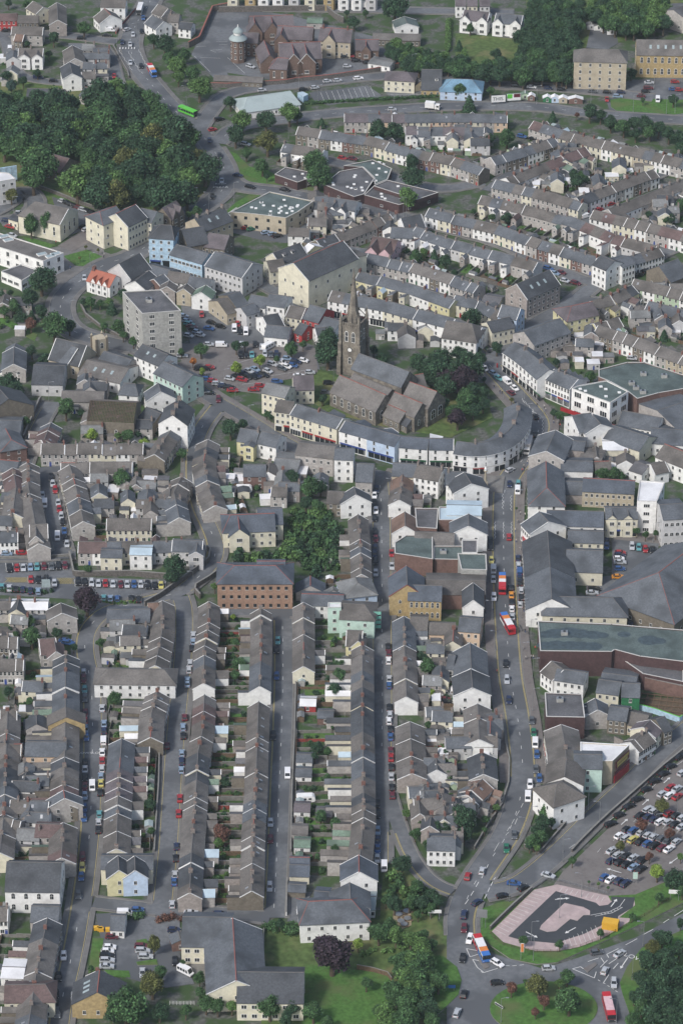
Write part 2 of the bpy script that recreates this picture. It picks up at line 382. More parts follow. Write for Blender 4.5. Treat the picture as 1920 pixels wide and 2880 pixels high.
def ext_mb(w, d, e, r, wall, mono):
    m = MB()   # along +y from y=0; returns walls and roof
    R = MB()
    if mono:   # lean: high side at -x
        m.face([(-w/2, d, 0), (-w/2, 0, 0), (-w/2, 0, r), (-w/2, d, r)], wall); m.face([(w/2, 0, 0), (w/2, d, 0), (w/2, d, e), (w/2, 0, e)], wall)
        m.face([(w/2, d, 0), (-w/2, d, 0), (-w/2, d, r), (w/2, d, e)], wall)
        R.face([(-w/2-.1, -.2, r+.02), (w/2+.2, -.2, e-.02), (w/2+.2, d+.2, e-.02), (-w/2-.1, d+.2, r+.02)], "X")
        R.face([(-w/2-.1, -.2, r+.16), (w/2+.2, -.2, e+.12), (w/2+.2, d+.2, e+.12), (-w/2-.1, d+.2, r+.16)], "X")
        R.face([(-w/2-.1, d+.2, r+.16), (w/2+.2, d+.2, e+.12), (w/2+.2, d+.2, e-.02), (-w/2-.1, d+.2, r+.02)], "trim_white")
        R.face([(w/2+.2, -.2, e+.12), (w/2+.2, -.2, e-.02), (w/2+.2, d+.2, e-.02), (w/2+.2, d+.2, e+.12)], "X")
        R.face([(-w/2-.1, -.2, r+.02), (-w/2-.1, -.2, r+.16), (-w/2-.1, d+.2, r+.16), (-w/2-.1, d+.2, r+.02)], "X")
    else:
        a = walls_mb(d, w, e, r, wall); M = Matrix.Translation((0, d/2, 0)) @ Matrix.Rotation(PI/2, 4, 'Z'); m.add(a, M)
        R.add(roof_mb(d+.2, w, e, r, "X", ov=.15, vB="trim_white" if random.random() < .5 else None), M)
    return m, R
WALLN = dict(white="white", cream="cream", yellow="yellow", grey="grey", stone="brown stone", buff="buff", pebble="pebbledashed", pink="pink", blue="pale blue", mint="mint green", green="sage green", red="red", brick="brick", orange="orange brick", peach="peach", darkbrick="dark brick", palegrey="pale grey", paleblue="pale blue", concrete="concrete", goldstone="golden stone", darkgreen="dark green")
ROOFN = dict(brown="brown", taupe="taupe", slate="slate", dark="dark slate", maroon="maroon", grey="grey", purple="purple slate", red="orange-red", green="green", felt="felt", rust="rust-brown", navy="blue slate", white="white", blue="blue", paleblue="pale blue", zinc="zinc", feltgreen="dark green")
NH = [0]
def house_asm(w, d, e, r, wall, roof, rng, ext, extroof, storeys=2, vA=None, vB=None, stack=True, door=0, wk=0, shop=False, rear=True, hA=0, hB=0, endwin=False):
    a = []; y = d/2; wm = "wall_"+wall
    a.append(P("wall", walls_mb(w-.02, d, e, r, wm, hA=hA, hB=hB)))
    a.append(P("roof", roof_mb(w-.02, d, e, r, "roof_"+roof, vA=vA, vB=vB, ridge="trim_red" if rng.random() < .03 else "ridge_grey", ox=.01 if not (vA or vB) else .02, hA=hA, hB=hB)))
    if stack: a.append(P("chimney", ("stack", rng.randint(0, 1), 1 if rng.random() < .3 else 0), (w/2-.4, 0, r+.1), par=1))
    if rng.random() < .22:
        m = MB(); s = (r-e)/(d/2); xx = rng.uniform(-w/4, w/4); q = rng.choice((-1, 1)); yy = d*.22
        for t0 in (0,): m.face([(xx-.4, -q*yy-.5, r+.26-(yy+.5*q)*s) , (xx+.4, -q*yy-.5, r+.26-(yy+.5*q)*s), (xx+.4, -q*yy+.5, r+.26-(yy-.5*q)*s), (xx-.4, -q*yy+.5, r+.26-(yy-.5*q)*s)], "metal")
        a.append(P("skylight", m, par=1))
    h = e/storeys; wh = min(1.45, h*.55)
    for s_ in range(storeys):
        z = h*s_+h*.32
        if s_ == 0:
            if shop:
                m = MB(); m.box(-w*.46, w*.46, -.12, 0, 2.5, 3.1, "door%d" % rng.choice((1, 2, 3, 4, 0))); m.box(-w*.44, w*.44, -.06, 0, .4, 2.5, "pane")
                for k in range(5): m.box(-w*.44+k*w*.21-.04, -w*.44+k*w*.21+.06, -.1, 0, .0, 2.5, "frame_white")
                a.append(P("shopfront", m, (0, -y, 0)))
            else:
                a.append(P("window", WK[wk], (-w*.18, -y, z-.1), 0, (1.35, 1, wh)))
                a.append(P("door", DK[door], (w*.28, -y, 0), 0, (1.0, 1, 2.3)))
        else:
            for k in (-1, 1): a.append(P("window", WK[1 if wk == 0 else wk], (k*w*.24, -y, z+.1), 0, (.95, 1, wh)))
    if rear:
        if ext:
            ew = w*.5; ed = ext; ee = e*.78 if ed > 2.9 else 2.5; er = min(r-.6, ee+1.1); mono = rng.random() < .45
            wl, rf = ext_mb(ew, ed, ee, er, "wall_"+(wall if rng.random() < .3 else rng.choice(("grey", "white", "pebble", "stone", "grey", "cream"))), mono); rf.m = ["roof_"+extroof if q == "X" else q for q in rf.m]
            sx = -w*.22
            a.append(P("rear_extension", wl, (sx, y, 0))); ei = len(a)-1
            a.append(P("extension_roof", rf, (0, 0, 0), par=ei))
            a.append(P("window", WK[0], (0, ed, ee*.55), PI, (.9, 1, 1.0), ei))
            a.append(P("window", WK[0], (w*.25, y, e*.6), PI, (.9, 1, 1.1)))
        else:
            for k in (-1, 1): a.append(P("window", WK[0], (k*w*.22, y, e*.6), PI, (.9, 1, 1.1)))
    if endwin:
        a.append(P("window", WK[0], (w/2, 0, e*.62), PI/2, (.9, 1, 1.1)))
    return a
def frame(p, q):
    d = q-p; return math.atan2(d.y, d.x)
ROWC = [0]
def row(name, pts, n=None, w=5.0, d=7.6, e=5.1, r=7.4, gard=8, walls="grey white pebble cream stone", roofs="brown brown taupe slate", flip=False, frm="far end",
        kind="terraced_house", storeys=2, stepy=.35, seed=None, shop=False, ext=.7, cat="terraced house", stack=True, c=None, rr=None, hipA=0, hipB=0, hw=None, extl=(2.5, 4.5), gmode='mix', carr=None, fence=None):
    ROWC[0] += 1; rng = random.Random(seed if seed is not None else ROWC[0]*7)
    P_ = [T(c, rr, *p, z=r) if c is not None else D(*p, z=r) for p in pts]
    vert = abs(pts[-1][1]-pts[0][1]) > abs(pts[-1][0]-pts[0][0])*1.3
    if vert: flip = not flip
    if flip: P_ = P_[::-1]
    walls = walls.split(); roofs = roofs.split(); segs = list(zip(P_, P_[1:])); tot = sum((b-a).length for a, b in segs)
    if n is None: n = max(1, round(tot/w))
    per = tot/n; idx = 0; dz = 0; cnt = rng.randint(2, 4); prevdz = None
    specs = []
    for (a, b) in segs:
        L = (b-a).length; k = max(1, round(L/per)); hwid = L/k; ang = frame(a, b)
        for j in range(k):
            specs.append((a.lerp(b, (j+.5)/k), ang, hwid))
    dzs = []; rf = rng.choice(roofs); rfs = []
    for i in range(len(specs)):
        if cnt == 0: dz = rng.choice((-stepy, 0, stepy*.5)) if stepy else 0; cnt = rng.randint(1, 4)
        cnt -= 1; dzs.append(dz)
        if rng.random() < .5: rf = rng.choice(roofs)
        rfs.append(rf)
    N = len(specs); wl = rng.choice(walls)
    for i, (p, ang, hwid) in enumerate(specs):
        pos = N-i if flip else i+1
        vA = "trim_white" if (i == 0 or (dzs[i] > dzs[i-1]+.05 and rng.random() < .7) or rng.random() < .13) else None
        vB = "trim_white" if (i == N-1 or (i < N-1 and dzs[i] > dzs[i+1]+.05 and rng.random() < .7)) else None
        if rng.random() < .75: wl = rng.choice(walls)
        ee, r2 = e+dzs[i], r+dzs[i]
        el = rng.uniform(*extl) if rng.random() < ext else 0
        loc = (p.x, p.y, .05)
        if not inframe(loc, m=140): continue
        xr = rfs[i] if rng.random() < .66 else rng.choice(("white", "paleblue", "green", "slate", "felt", "maroon"))
        asm = house_asm(hwid, d, ee, r2, wl, rfs[i], rng, el, xr, storeys, vA, vB, stack and rng.random() < .5, rng.randint(0, 5), 0, shop, hA=hipA if i == 0 else 0, hB=hipB if i == N-1 else 0, endwin=(i in (0, N-1) and rng.random() < .5))
        lab = "%s house, %s roof, %s from %s, %s" % (WALLN[wl], ROOFN[rfs[i]], ordn(pos), frm, name)
        reg(kind, lab, cat, name, loc, ang, asm)
        if gard > 2 and rng.random() < .93: garden(loc, ang, hwid, d/2, gard, name, pos, rng, el, gmode)
    return P_
def loc2(loc, ang, x, y, z=0): c, s = math.cos(ang), math.sin(ang); return (loc[0]+x*c-y*s, loc[1]+x*s+y*c, loc[2]+z)
def shed_asm(w, d, h, wall, roof, rng):
    m = walls_mb(w, d, h, h+.5, wall); R = roof_mb(w+.2, d, h, h+.5, roof, ov=.1, t=.06)
    return [P("wall", m), P("roof", R), P("door", DK[rng.choice((0, 3, 5, 4))], (0, -d/2, 0), 0, (.9, 1, 1.8))]
def near_road(p, extra=1.3):
    for O in ROADS:
        b = O["bb"]
        if b[0] < p.x < b[1] and b[2] < p.y < b[3] and distline(p, O["pts"]) < O["w"]/2+extra: return True
    return False
def garden(loc, ang, w, y0, G, name, pos, rng, el, mode):
    base = (loc[0], loc[1], 0.0); o = ordn(pos)
    while G > 2:
        if all(not near_road(Vector((*loc2(base, ang, x_, y0+G)[:2], 0))) for x_ in (-w/2, w/2)): break
        G -= 1
    if G <= 2: return
    mat = rng.choice(("stonewall", "blockwall", "blockwall", "wood_fence", "redfence" if rng.random() < .25 else "blockwall")); hh = rng.uniform(1.1, 1.7); m = MB()
    ys = y0+.1
    m.box(-.1, .1, ys, y0+G*.55, 0, hh, mat); m.box(-.1, .1, y0+G*.55, y0+G-.05, 0, hh*rng.uniform(.75, 1), mat); m.box(-.14, .14, ys, y0+G*.55, hh, hh+.06, "kerb" if mat != "wood_fence" else mat)
    MN = dict(stonewall="rough stone wall", blockwall="grey block wall", wood_fence="brown wooden fence", redfence="red painted fence")[mat]
    reg("garden_wall", "%s by house %s, %s" % (MN, pos, name) if False else "%s, %s yard of %s" % (MN, o, name), "garden wall", "yard walls of the "+name, loc2(base, ang, w/2, 0), ang, [P("garden_wall", m)])
    if rng.random() < .9:
        m = MB(); m.box(-w/2+.12, w/2-.12, -.1, .1, 0, rng.uniform(1.2, 2.0), rng.choice(("blockwall", "stonewall", "wood_fence")))
        reg("back_wall", "low end wall, %s yard of %s" % (o, name), "garden wall", "back walls of the "+name, loc2(base, ang, 0, y0+G-.12), ang, [P("back_wall", m)])
    # yard surface
    q = rng.random(); sm = "grass" if q < .34 else ("garden" if q < .76 else ("concrete_slab" if q < .85 else "soil"))
    ga = y0+ (el if el else .5) + .5; gb = y0+G-.3
    if gb-ga > 1.5:
        YARD.setdefault(sm, MB()).add(MB().box(-w/2+.25, w/2-.25, ga, gb-(2.2 if G > 7 else 0), 0, .08+.01*rng.random(), sm), Matrix.Translation(base) @ Matrix.Rotation(ang, 4, 'Z'))
    if G > 5 and rng.random() < .5:
        sw = min(w-.9, rng.uniform(2.0, 3.4)); sd_ = rng.uniform(1.8, 2.6); wlm = rng.choice(("wood_fence", "wood_fence", "wall_white", "wall_grey", "wall_concrete", "wall_green")); rfm = rng.choice(("roof_felt", "roof_grey", "roof_slate", "roof_green", "roof_zinc", "roof_white", "roof_brown"))
        reg("garden_shed", "%s shed, %s roof, %s yard of %s" % (dict(wood_fence="timber").get(wlm, WALLN.get(wlm[5:], "")), ROOFN[rfm[5:]], o, name), "shed", "sheds of the "+name,
            loc2(base, ang, rng.uniform(-.5, .5), y0+G-.3-sd_/2), ang, shed_asm(sw, sd_, rng.uniform(1.9, 2.2), wlm, rfm, rng))
    nb = rng.choice((2, 2, 3, 4, 4)) if G > 5 else rng.choice((0, 1, 2))
    for k in range(nb):
        s = rng.uniform(.7, 1.7); tone = rng.choice(("dark", "mid", "mid", "light"))
        gy = rng.uniform(ga+.3, max(ga+.5, y0+G-2.6))
        reg("garden_bush", "%s%s green bush, %s yard of %s" % (("nearer ", "other ", "third ", "fourth ")[k] if nb > 1 else "", tone, o, name), "bush", "bushes of the "+name, loc2(base, ang, rng.uniform(-w*.3, w*.3), gy, .0), rng.uniform(0, 6), [P("garden_bush", bush(tone, rng.randint(0, 2)))], (s, s, s*rng.uniform(.8, 1.3)))
    if rng.random() < .08:
        m = MB(); m.bar((-w*.35, 0, 1.9), (w*.35, 0, 1.8), .02, .02, 4, "metal"); m.bar((-w*.35, 0, 0), (-w*.35, 0, 2), .05, .04, 5, "metal"); m.bar((w*.35, 0, 0), (w*.35, 0, 2), .05, .04, 5, "metal")
        cl = MB()
        for k in range(6):
            x = -w*.3+k*w*.11; cl.box(x, x+.38, -.02, .02, 1.85-rng.uniform(.5, .9), 1.85, rng.choice(("trim_white", "cloth2", "wall_pink", "wall_blue", "trim_white")))
        reg("washing_line", "washing on a line, %s yard of %s" % (o, name), "washing line", None, loc2(base, ang, 0, ga+1.2), ang, [P("line", m), P("laundry", cl)])
YARD = {}
# ------------------------------------------------------------------ foliage
def sph(rng):
    z = rng.uniform(-1, 1); a = rng.uniform(0, 2*PI); s = math.sqrt(1-z*z); return Vector((s*math.cos(a), s*math.sin(a), z))
def ico(c, r, mat, mb):
    t = (1+5**.5)/2; vs = [Vector(v).normalized() for v in ((-1, t, 0), (1, t, 0), (-1, -t, 0), (1, -t, 0), (0, -1, t), (0, 1, t), (0, -1, -t), (0, 1, -t), (t, 0, -1), (t, 0, 1), (-t, 0, -1), (-t, 0, 1))]
    b = len(mb.v); mb.v += [tuple(c+v*r) for v in vs]
    for f in ((0, 11, 5), (0, 5, 1), (0, 1, 7), (0, 7, 10), (0, 10, 11), (1, 5, 9), (5, 11, 4), (11, 10, 2), (10, 7, 6), (7, 1, 8), (3, 9, 4), (3, 4, 2), (3, 2, 6), (3, 6, 8), (3, 8, 9), (4, 9, 5), (2, 4, 11), (6, 2, 10), (8, 6, 7), (9, 8, 1)):
        mb.f.append(tuple(b+i for i in f)); mb.m.append(mat)
def leaves(lobes, n, size, tone, rng):
    mb = MB(); ws = [l[1]**2 for l in lobes]; ms = ("leaf_"+tone, "leaf_"+tone, "leaf_lit_"+tone, "leafc_"+tone)
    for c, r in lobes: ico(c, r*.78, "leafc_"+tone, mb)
    lm = {}
    for i, l in enumerate(lobes): lm[i] = [rng.choice(ms) for _ in range(9)]
    for _ in range(n):
        i = rng.choices(range(len(lobes)), ws)[0]; c, r = lobes[i]; d = sph(rng); p = c + d*r*rng.uniform(.80, 1.10)
        if any(j != i and (p-c2).length < r2*.72 for j, (c2, r2) in enumerate(lobes)): continue
        n_ = (d*1.0 + sph(rng)*.9 + Vector((0, 0, .3))).normalized(); a = n_.orthogonal().normalized(); a.rotate(Matrix.Rotation(rng.uniform(0, 6.3), 3, n_)); b = n_.cross(a); s = size*rng.uniform(.6, 1.3)
        k = (d.x > 0)+2*(d.y > 0)+4*(d.z > 0)
        mb.face([p-a*s, p-b*s*.7, p+a*s, p+b*s*.7], rng.choice(ms) if rng.random() < .55 else lm[i][k])
    return mb
def crown_mb(tone, v):
    rng = random.Random(v*31+7); L = []
    for k in range(11+v % 3):
        d = sph(rng); d.z = d.z*.75+.05; rr = rng.uniform(.30, .48); L.append((d*rng.uniform(.42, .68), rr))
    L.append((Vector((0, 0, 0)), .58)); L.append((Vector((rng.uniform(-.2, .2), rng.uniform(-.2, .2), .55)), .36))
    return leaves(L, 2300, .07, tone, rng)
def crown(tone, v): return cached(("crown", tone, v), lambda: crown_mb(tone, v))
def bush_mb(tone, v):
    rng = random.Random(v*13+3); L = [(Vector((0, 0, .5)), .6)] + [(Vector((rng.uniform(-.55, .55), rng.uniform(-.55, .55), rng.uniform(.3, .75))), rng.uniform(.3, .45)) for _ in range(4)]
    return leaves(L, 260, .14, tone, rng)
def bush(tone, v): return cached(("bush", tone, v), lambda: bush_mb(tone, v))
def cone_mb(tone, v):
    rng = random.Random(v); mb = MB(); mb.cyl(0, 0, -.9, .9, .42, .02, 9, "leafc_"+tone)
    for _ in range(1100):
        z = rng.uniform(-1, 1)**1; z = 1-2*math.sqrt(rng.random()); z = -z if rng.random() < 0 else z
        h = (1-z)/2; a = rng.uniform(0, 6.283); r = (.06+.5*h)*rng.uniform(.8, 1.12)*(1+.12*math.sin(a*5+z*9)); p = Vector((r*math.cos(a), r*math.sin(a), z))
        n_ = (Vector((p.x, p.y, .3)).normalized()+sph(rng)*.7).normalized(); q = n_.orthogonal().normalized(); b = n_.cross(q); s = .07*rng.uniform(.6, 1.3)
        mb.face([p-q*s, p-b*s, p+q*s, p+b*s], rng.choice(("leaf_"+tone, "leaf_lit_"+tone, "leafc_"+tone)))
    return mb
def trunk_mb():
    m = MB(); m.bar((0, 0, 0), (0, 0, .55), .075, .05, 8, "bark")
    for k in range(5):
        a = k*1.27; m.bar((0, 0, .4+.04*k), (.28*math.cos(a), .28*math.sin(a), .75+.05*k), .035, .012, 5, "bark")
    return m
cached(("trunk",), trunk_mb)
TONEN = dict(dark="dark green", mid="green", light="light green", lime="lime green", copper="dark copper", autumn="yellowing", red="reddish", orange="orange", blue="blue-green")
def ppm(x, y): a = D(x, y); b = D(x+10, y); return 10/(b-a).length     # d-pixels per metre
TRC = [0]
def tree_at(p, R, tone, label, group, shape='round', hc=None, kind="tree", rng=random):
    TRC[0] += 1; v = TRC[0] % 4; hc = hc if hc is not None else R*1.0+1.6
    if shape == 'cone':
        h = R*2.6; asm = [P("trunk", ("trunk",), (0, 0, 0), 0, (2, 2, h*.5)), P("crown", cached(("cone", tone, v % 2), lambda: cone_mb(tone, v % 2)), (0, 0, h*.55), TRC[0], (R*1.7, R*1.7, h*.5))]
    elif shape == 'tall':
        asm = [P("trunk", ("trunk",), (0, 0, 0), 0, (R*1.5, R*1.5, R*2.2)), P("crown", crown(tone, v), (0, 0, R*1.5+1), TRC[0], (R*.95, R*.95, R*1.5))]
    else:
        asm = [P("trunk", ("trunk",), (0, 0, 0), 0, (R*1.6, R*1.6, hc*1.05)), P("crown", crown(tone, v), (0, 0, hc), TRC[0]*1.7, (R, R, R*random.Random(TRC[0]).uniform(.85, 1.1)))]
    reg(kind, label, "tree", group, p, 0, asm)
def trees(place, c, r, lst):
    """lst: (x, y, radius in tile pixels, tone[, shape]) ; centre of the crown"""
    it = []
    for t in lst:
        x, y, R, tone = t[:4]; sh = t[4] if len(t) > 4 else 'round'
        X, Y = TD(c, r, x, y); k = ppm(X, Y+R/3*.8); Rm = R/3/k
        hc = Rm*1.0+1.6 if sh == 'round' else (Rm*1.5+1 if sh == 'tall' else Rm*1.4)
        it.append((X, D(X, Y, hc), Rm, tone, sh))
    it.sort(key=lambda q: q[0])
    for i, (X, p, Rm, tone, sh) in enumerate(it):
        pos = "alone" if len(it) == 1 else "%s from left," % ordn(i+1)
        kn = {"round": "leafy", "tall": "tall upright", "cone": "conical evergreen"}[sh]
        big = "large " if Rm > 5.5 else ("small " if Rm < 2.6 else "")
        tree_at((p.x, p.y, 0), Rm, tone, "%s%s %s tree, %s %s" % (big, TONEN[tone], kn, pos, place), "trees "+place, sh)
def inpoly(x, y, poly):
    ins = False; j = len(poly)-1
    for i in range(len(poly)):
        xi, yi = poly[i]; xj, yj = poly[j]
        if (yi > y) != (yj > y) and x < (xj-xi)*(y-yi)/(yj-yi)+xi: ins = not ins
        j = i
    return ins
def wood(place, poly, stepx, stepy, R0, R1, tones, seed=1, kind="tree"):
    """poly in d coordinates of the crowns' centres; filled in ranks from the nearest"""
    rng = random.Random(seed); ys = [p[1] for p in poly]; xs = [p[0] for p in poly]; y = max(ys)-2; rank = 0
    while y > min(ys):
        x = min(xs)+rng.uniform(0, stepx); rowp = []
        while x < max(xs):
            xx, yy = x+rng.uniform(-.25, .25)*stepx, y+rng.uniform(-.3, .3)*stepy
            if inpoly(xx, yy, poly): rowp.append((xx, yy))
            x += stepx*rng.uniform(.85, 1.2)
        if rowp:
            rank += 1
            for i, (xx, yy) in enumerate(rowp):
                Rm = rng.uniform(R0, R1); hc = Rm+1.5 if R0 > 2 else Rm*.7; p = D(xx, yy, hc); tone = rng.choice(tones.split())
                lb = "%s %s, %s from left in %s rank, %s" % (TONEN[tone], "tree" if R0 > 2 else "bush", ordn(i+1), ordn(rank), place)
                if R0 > 2: tree_at((p.x, p.y, 0), Rm, tone, lb, "trees "+place, kind=kind)
                else: reg("bush", lb, "bush", "bushes "+place, (p.x, p.y, 0), rng.uniform(0, 6), [P("bush", bush(tone, rng.randint(0, 2)))], (Rm, Rm, Rm*1.2))
        y -= stepy
def hedge(label, pts, w, h, tone, c=None, r=None):
    P_ = [T(c, r, *p) if c is not None else D(*p) for p in pts]; rng = random.Random(len(label)); mb = MB(); org = P_[0]
    for a, b in zip(P_, P_[1:]):
        L = (b-a).length; n = max(1, int(L/1.2))
        lob = [((a.lerp(b, (i+.5)/n)-org)+Vector((rng.uniform(-.2, .2)*w, rng.uniform(-.2, .2)*w, h*.45)), h*.6*rng.uniform(.85, 1.1)) for i in range(n)]
        mb.add(leaves(lob, int(60*L*h*.5), .28, tone, rng))
    reg("hedge", label, "hedge", None, (org.x, org.y, 0), 0, [P("hedge", mb)])
# ------------------------------------------------------------------ halls (gabled or hipped single buildings) and flat-roofed blocks
def hall(label, cat, A, B, W, e, r, wall, roof, c=None, rr=None, cols=4, rows=2, hA=0, hB=0, ex=0, verge=None, ridge="ridge_grey", wk=0, ww=1.0, wh=1.4, kind="building", gables=(), stacks=(), flip=False, back=True, shop=False, arch=False, dormers=(), extra=None, ridgeflat=None, group=None, sky=0):
    a = T(c, rr, *A, z=r) if c is not None else D(*A, z=r); b = T(c, rr, *B, z=r) if c is not None else D(*B, z=r)
    if flip: a, b = b, a
    L = (b-a).length + ex*0; ang = frame(a, b); mid = (a+b)/2
    if hA: L += hA; 
    if hB: L += hB
    sh = (hB-hA)/2; mid = mid + Vector((math.cos(ang), math.sin(ang), 0))*sh
    y = W/2; asm = [P("wall", walls_mb(L-.04, W, e, r, "wall_"+wall, hA=hA, hB=hB)), P("roof", roof_mb(L-.04, W, e, r, "roof_"+roof, hA=hA, hB=hB, vA=verge, vB=verge, ridge=ridge, ov=.35, ox=.15))]
    for s_ in stacks: asm.append(P("chimney", ("stack", 2, 1 if s_ < 0 else 0), (abs(s_)*L-L/2, 0, r+.2), par=1))
    W_ = ARCH if arch else WK[wk]; hh = e/rows
    for side in ((-1, 1) if back else (-1,)):
        for q in range(rows):
            if shop and q == 0 and side == -1:
                m = MB(); n = max(2, int(L/5))
                for k in range(n):
                    x0 = -L/2+L*k/n+.3; x1 = -L/2+L*(k+1)/n-.3; m.box(x0, x1, -.12, -.01, 2.5, 3.15, "door%d" % ((k*7+len(label)) % 5)); m.box(x0+.15, x1-.15, -.07, -.01, .4, 2.5, "pane")
                asm.append(P("shopfront", m, (0, -y, 0))); continue
            for k in range(cols):
                asm.append(P("window", W_, ((k+.5)/cols*L*.94-L*.47, side*y, hh*q+hh*.3), 0 if side < 0 else PI, (ww, 1, min(wh, hh*.62))))
    nc = max(1, int(W/4.5))
    for s_, hh_ in ((-1, hA), (1, hB)):
        for q in range(rows):
            for k in range(nc):
                asm.append(P("window", W_, (s_*(L/2-.02), (k+.5)/nc*W*.8-W*.4, hh*q+hh*.3), PI/2*s_, (ww, 1, min(wh, hh*.62))))
    for g in gables:     # (fraction along, width, projection, wall, ridge height, sash?)
        gx, gw, gp = g[:3]; gr = g[3] if len(g) > 3 else r-.4; ge = e
        Lg = W/2+gp; M = (gx*L-L/2, -(y+gp)/2 if False else -(Lg/2), 0)
        wl = walls_mb(Lg, gw, ge, gr, "wall_"+(g[4] if len(g) > 4 else wall)); rf = roof_mb(Lg, gw, ge, gr, "roof_"+roof, vA="trim_white" if verge else None, ridge=ridge, ov=.25, ox=.1)
        asm.append(P("gable_wing", wl, M, PI/2)); gi = len(asm)-1; asm.append(P("roof", rf, (0, 0, 0), 0, par=gi))
        for q in range(rows): asm.append(P("window", WK[3] if not arch else ARCH, (-Lg/2, 0, ge/rows*q+ge/rows*.28), -PI/2, (min(2.0, gw*.45), 1, min(1.6, ge/rows*.6)), gi))
    for dx, side in dormers:
        m = MB(); R2 = MB(); dw = 1.5; ry = side*y*.55; zz = r-(r-e)*.55
        m.box(-dw/2, dw/2, -.1 if side < 0 else -1.6, 1.6 if side < 0 else .1, zz-.6, zz+1.1, "wall_white"); R2.box(-dw/2-.12, dw/2+.12, -.25 if side < 0 else -1.7, 1.7 if side < 0 else .25, zz+1.1, zz+1.22, "roof_felt")
        asm.append(P("dormer", m, (dx*L-L/2, ry, 0))); di = len(asm)-1; asm.append(P("roof", R2, par=di)); asm.append(P("window", WK[0], (0, -.1 if side < 0 else .1, zz+.1), 0 if side < 0 else PI, (1.1, 1, .85), di))
    sl_ = (r-e)/(W/2)
    for k in range(sky):
        m = MB(); x = (k+1)/(sky+1)*L*.8-L*.4; y1, y2 = -y*.35, -y*.6; z1, z2 = r-abs(y1)*sl_+.26, r-abs(y2)*sl_+.26
        m.face([(x-.5, y2, z2), (x+.5, y2, z2), (x+.5, y1, z1), (x-.5, y1, z1)], "glassroof"); asm.append(P("skylight", m, par=1))
    if extra: extra(asm, L, W, e, r)
    reg(kind, label, cat, group, (mid.x, mid.y, .05), ang, asm)
    return mid, ang, L
def flat(label, cat, pts, h, wall, roof, c=None, r=None, cols=.3, rows=2, kind="building", parapet=.3, cap="sill", wk=0, ww=1.3, wh=1.4, lights=0, seed=3, base=0.0, units=0, group=None, noside=(), stains=()):
    q = [T(c, r, *p, z=h) if c is not None else D(*p, z=h) for p in pts]; ctr = sum(q, Vector())/len(q); q = [p-ctr for p in q]
    a = sum(q[i].x*q[(i+1) % len(q)].y-q[(i+1) % len(q)].x*q[i].y for i in range(len(q)))
    if a < 0: q = q[::-1]
    m = MB(); m.prism([(p.x, p.y) for p in q], base, h-.05, "wall_"+wall, "wall_"+wall); R = MB(); R.prism([(p.x*.995, p.y*.995) for p in q], h-.04, h+.02, "roof_"+roof)
    asm = [P("wall", m), P("roof", R)]; K = MB(); n = len(q)
    for i in range(n):
        A, B = q[i], q[(i+1) % n]; d = (B-A); L = d.length
        if L < .5: continue
        d.normalize(); nn = Vector((d.y, -d.x, 0)); t = .25
        for o0, o1, z0, z1, mt in ((-.02, t, h-.3, h+parapet, "wall_"+wall), (-.08, t+.05, h+parapet, h+parapet+.08, cap)):
            a0, b0, b1, a1 = A+nn*-o0, B+nn*-o0, B-nn*o1-d*o1*.9, A-nn*o1+d*o1*.9
            K.prism([(p.x, p.y) for p in (a0, b0, b1, a1)], z0, z1+i*.002, mt)
    asm.append(P("parapet", K))
    for i in range(n):
        A, B = q[i], q[(i+1) % n]; d = B-A; L = d.length; ang = math.atan2(d.y, d.x)
        if L < 3 or not cols or i in noside: continue
        k = max(1, int(L*cols)); hh = (h-base)/rows
        for s_ in range(rows):
            for j in range(k):
                p = A.lerp(B, (j+.5)/k); asm.append(P("window", WK[wk], (p.x, p.y, base+hh*s_+hh*.3), ang, (min(ww, L/k*.8), 1, min(wh, hh*.6))))
    rng = random.Random(seed); xs = [p.x for p in q]; ys = [p.y for p in q]; pl = [(p.x*.8, p.y*.8) for p in q]; cnt = 0
    while cnt < lights + units:
        x, y = rng.uniform(min(xs), max(xs)), rng.uniform(min(ys), max(ys))
        if not inpoly(x, y, pl): continue
        u = MB()
        if cnt < lights: u.box(-.6, .6, -.6, .6, 0, .3, "trim_white"); nm = "rooflight"
        else: u.box(-1.1, 1.1, -.8, .8, 0, 1.3, "wall_concrete", "metal"); u.cyl(0, 0, 1.3, 1.5, .5, .5, 8, "metal_dark"); nm = "roof_unit"
        asm.append(P(nm, u, (x, y, h+.02), rng.random()*.1, par=None)); cnt += 1
    for (sx_, sy_, sr_) in stains:
        pp = T(c, r, sx_, sy_, h)-ctr; sm_ = MB(); sm_.cyl(0, 0, 0, .012, 1, 1, 18, "stain"); asm.append(P("stain", sm_, (pp.x, pp.y, h+.025+.002*len(asm)), 0, (sr_*1.25, sr_, 1)))
    reg(kind, label, cat, group, (ctr.x, ctr.y, .03), 0, asm)
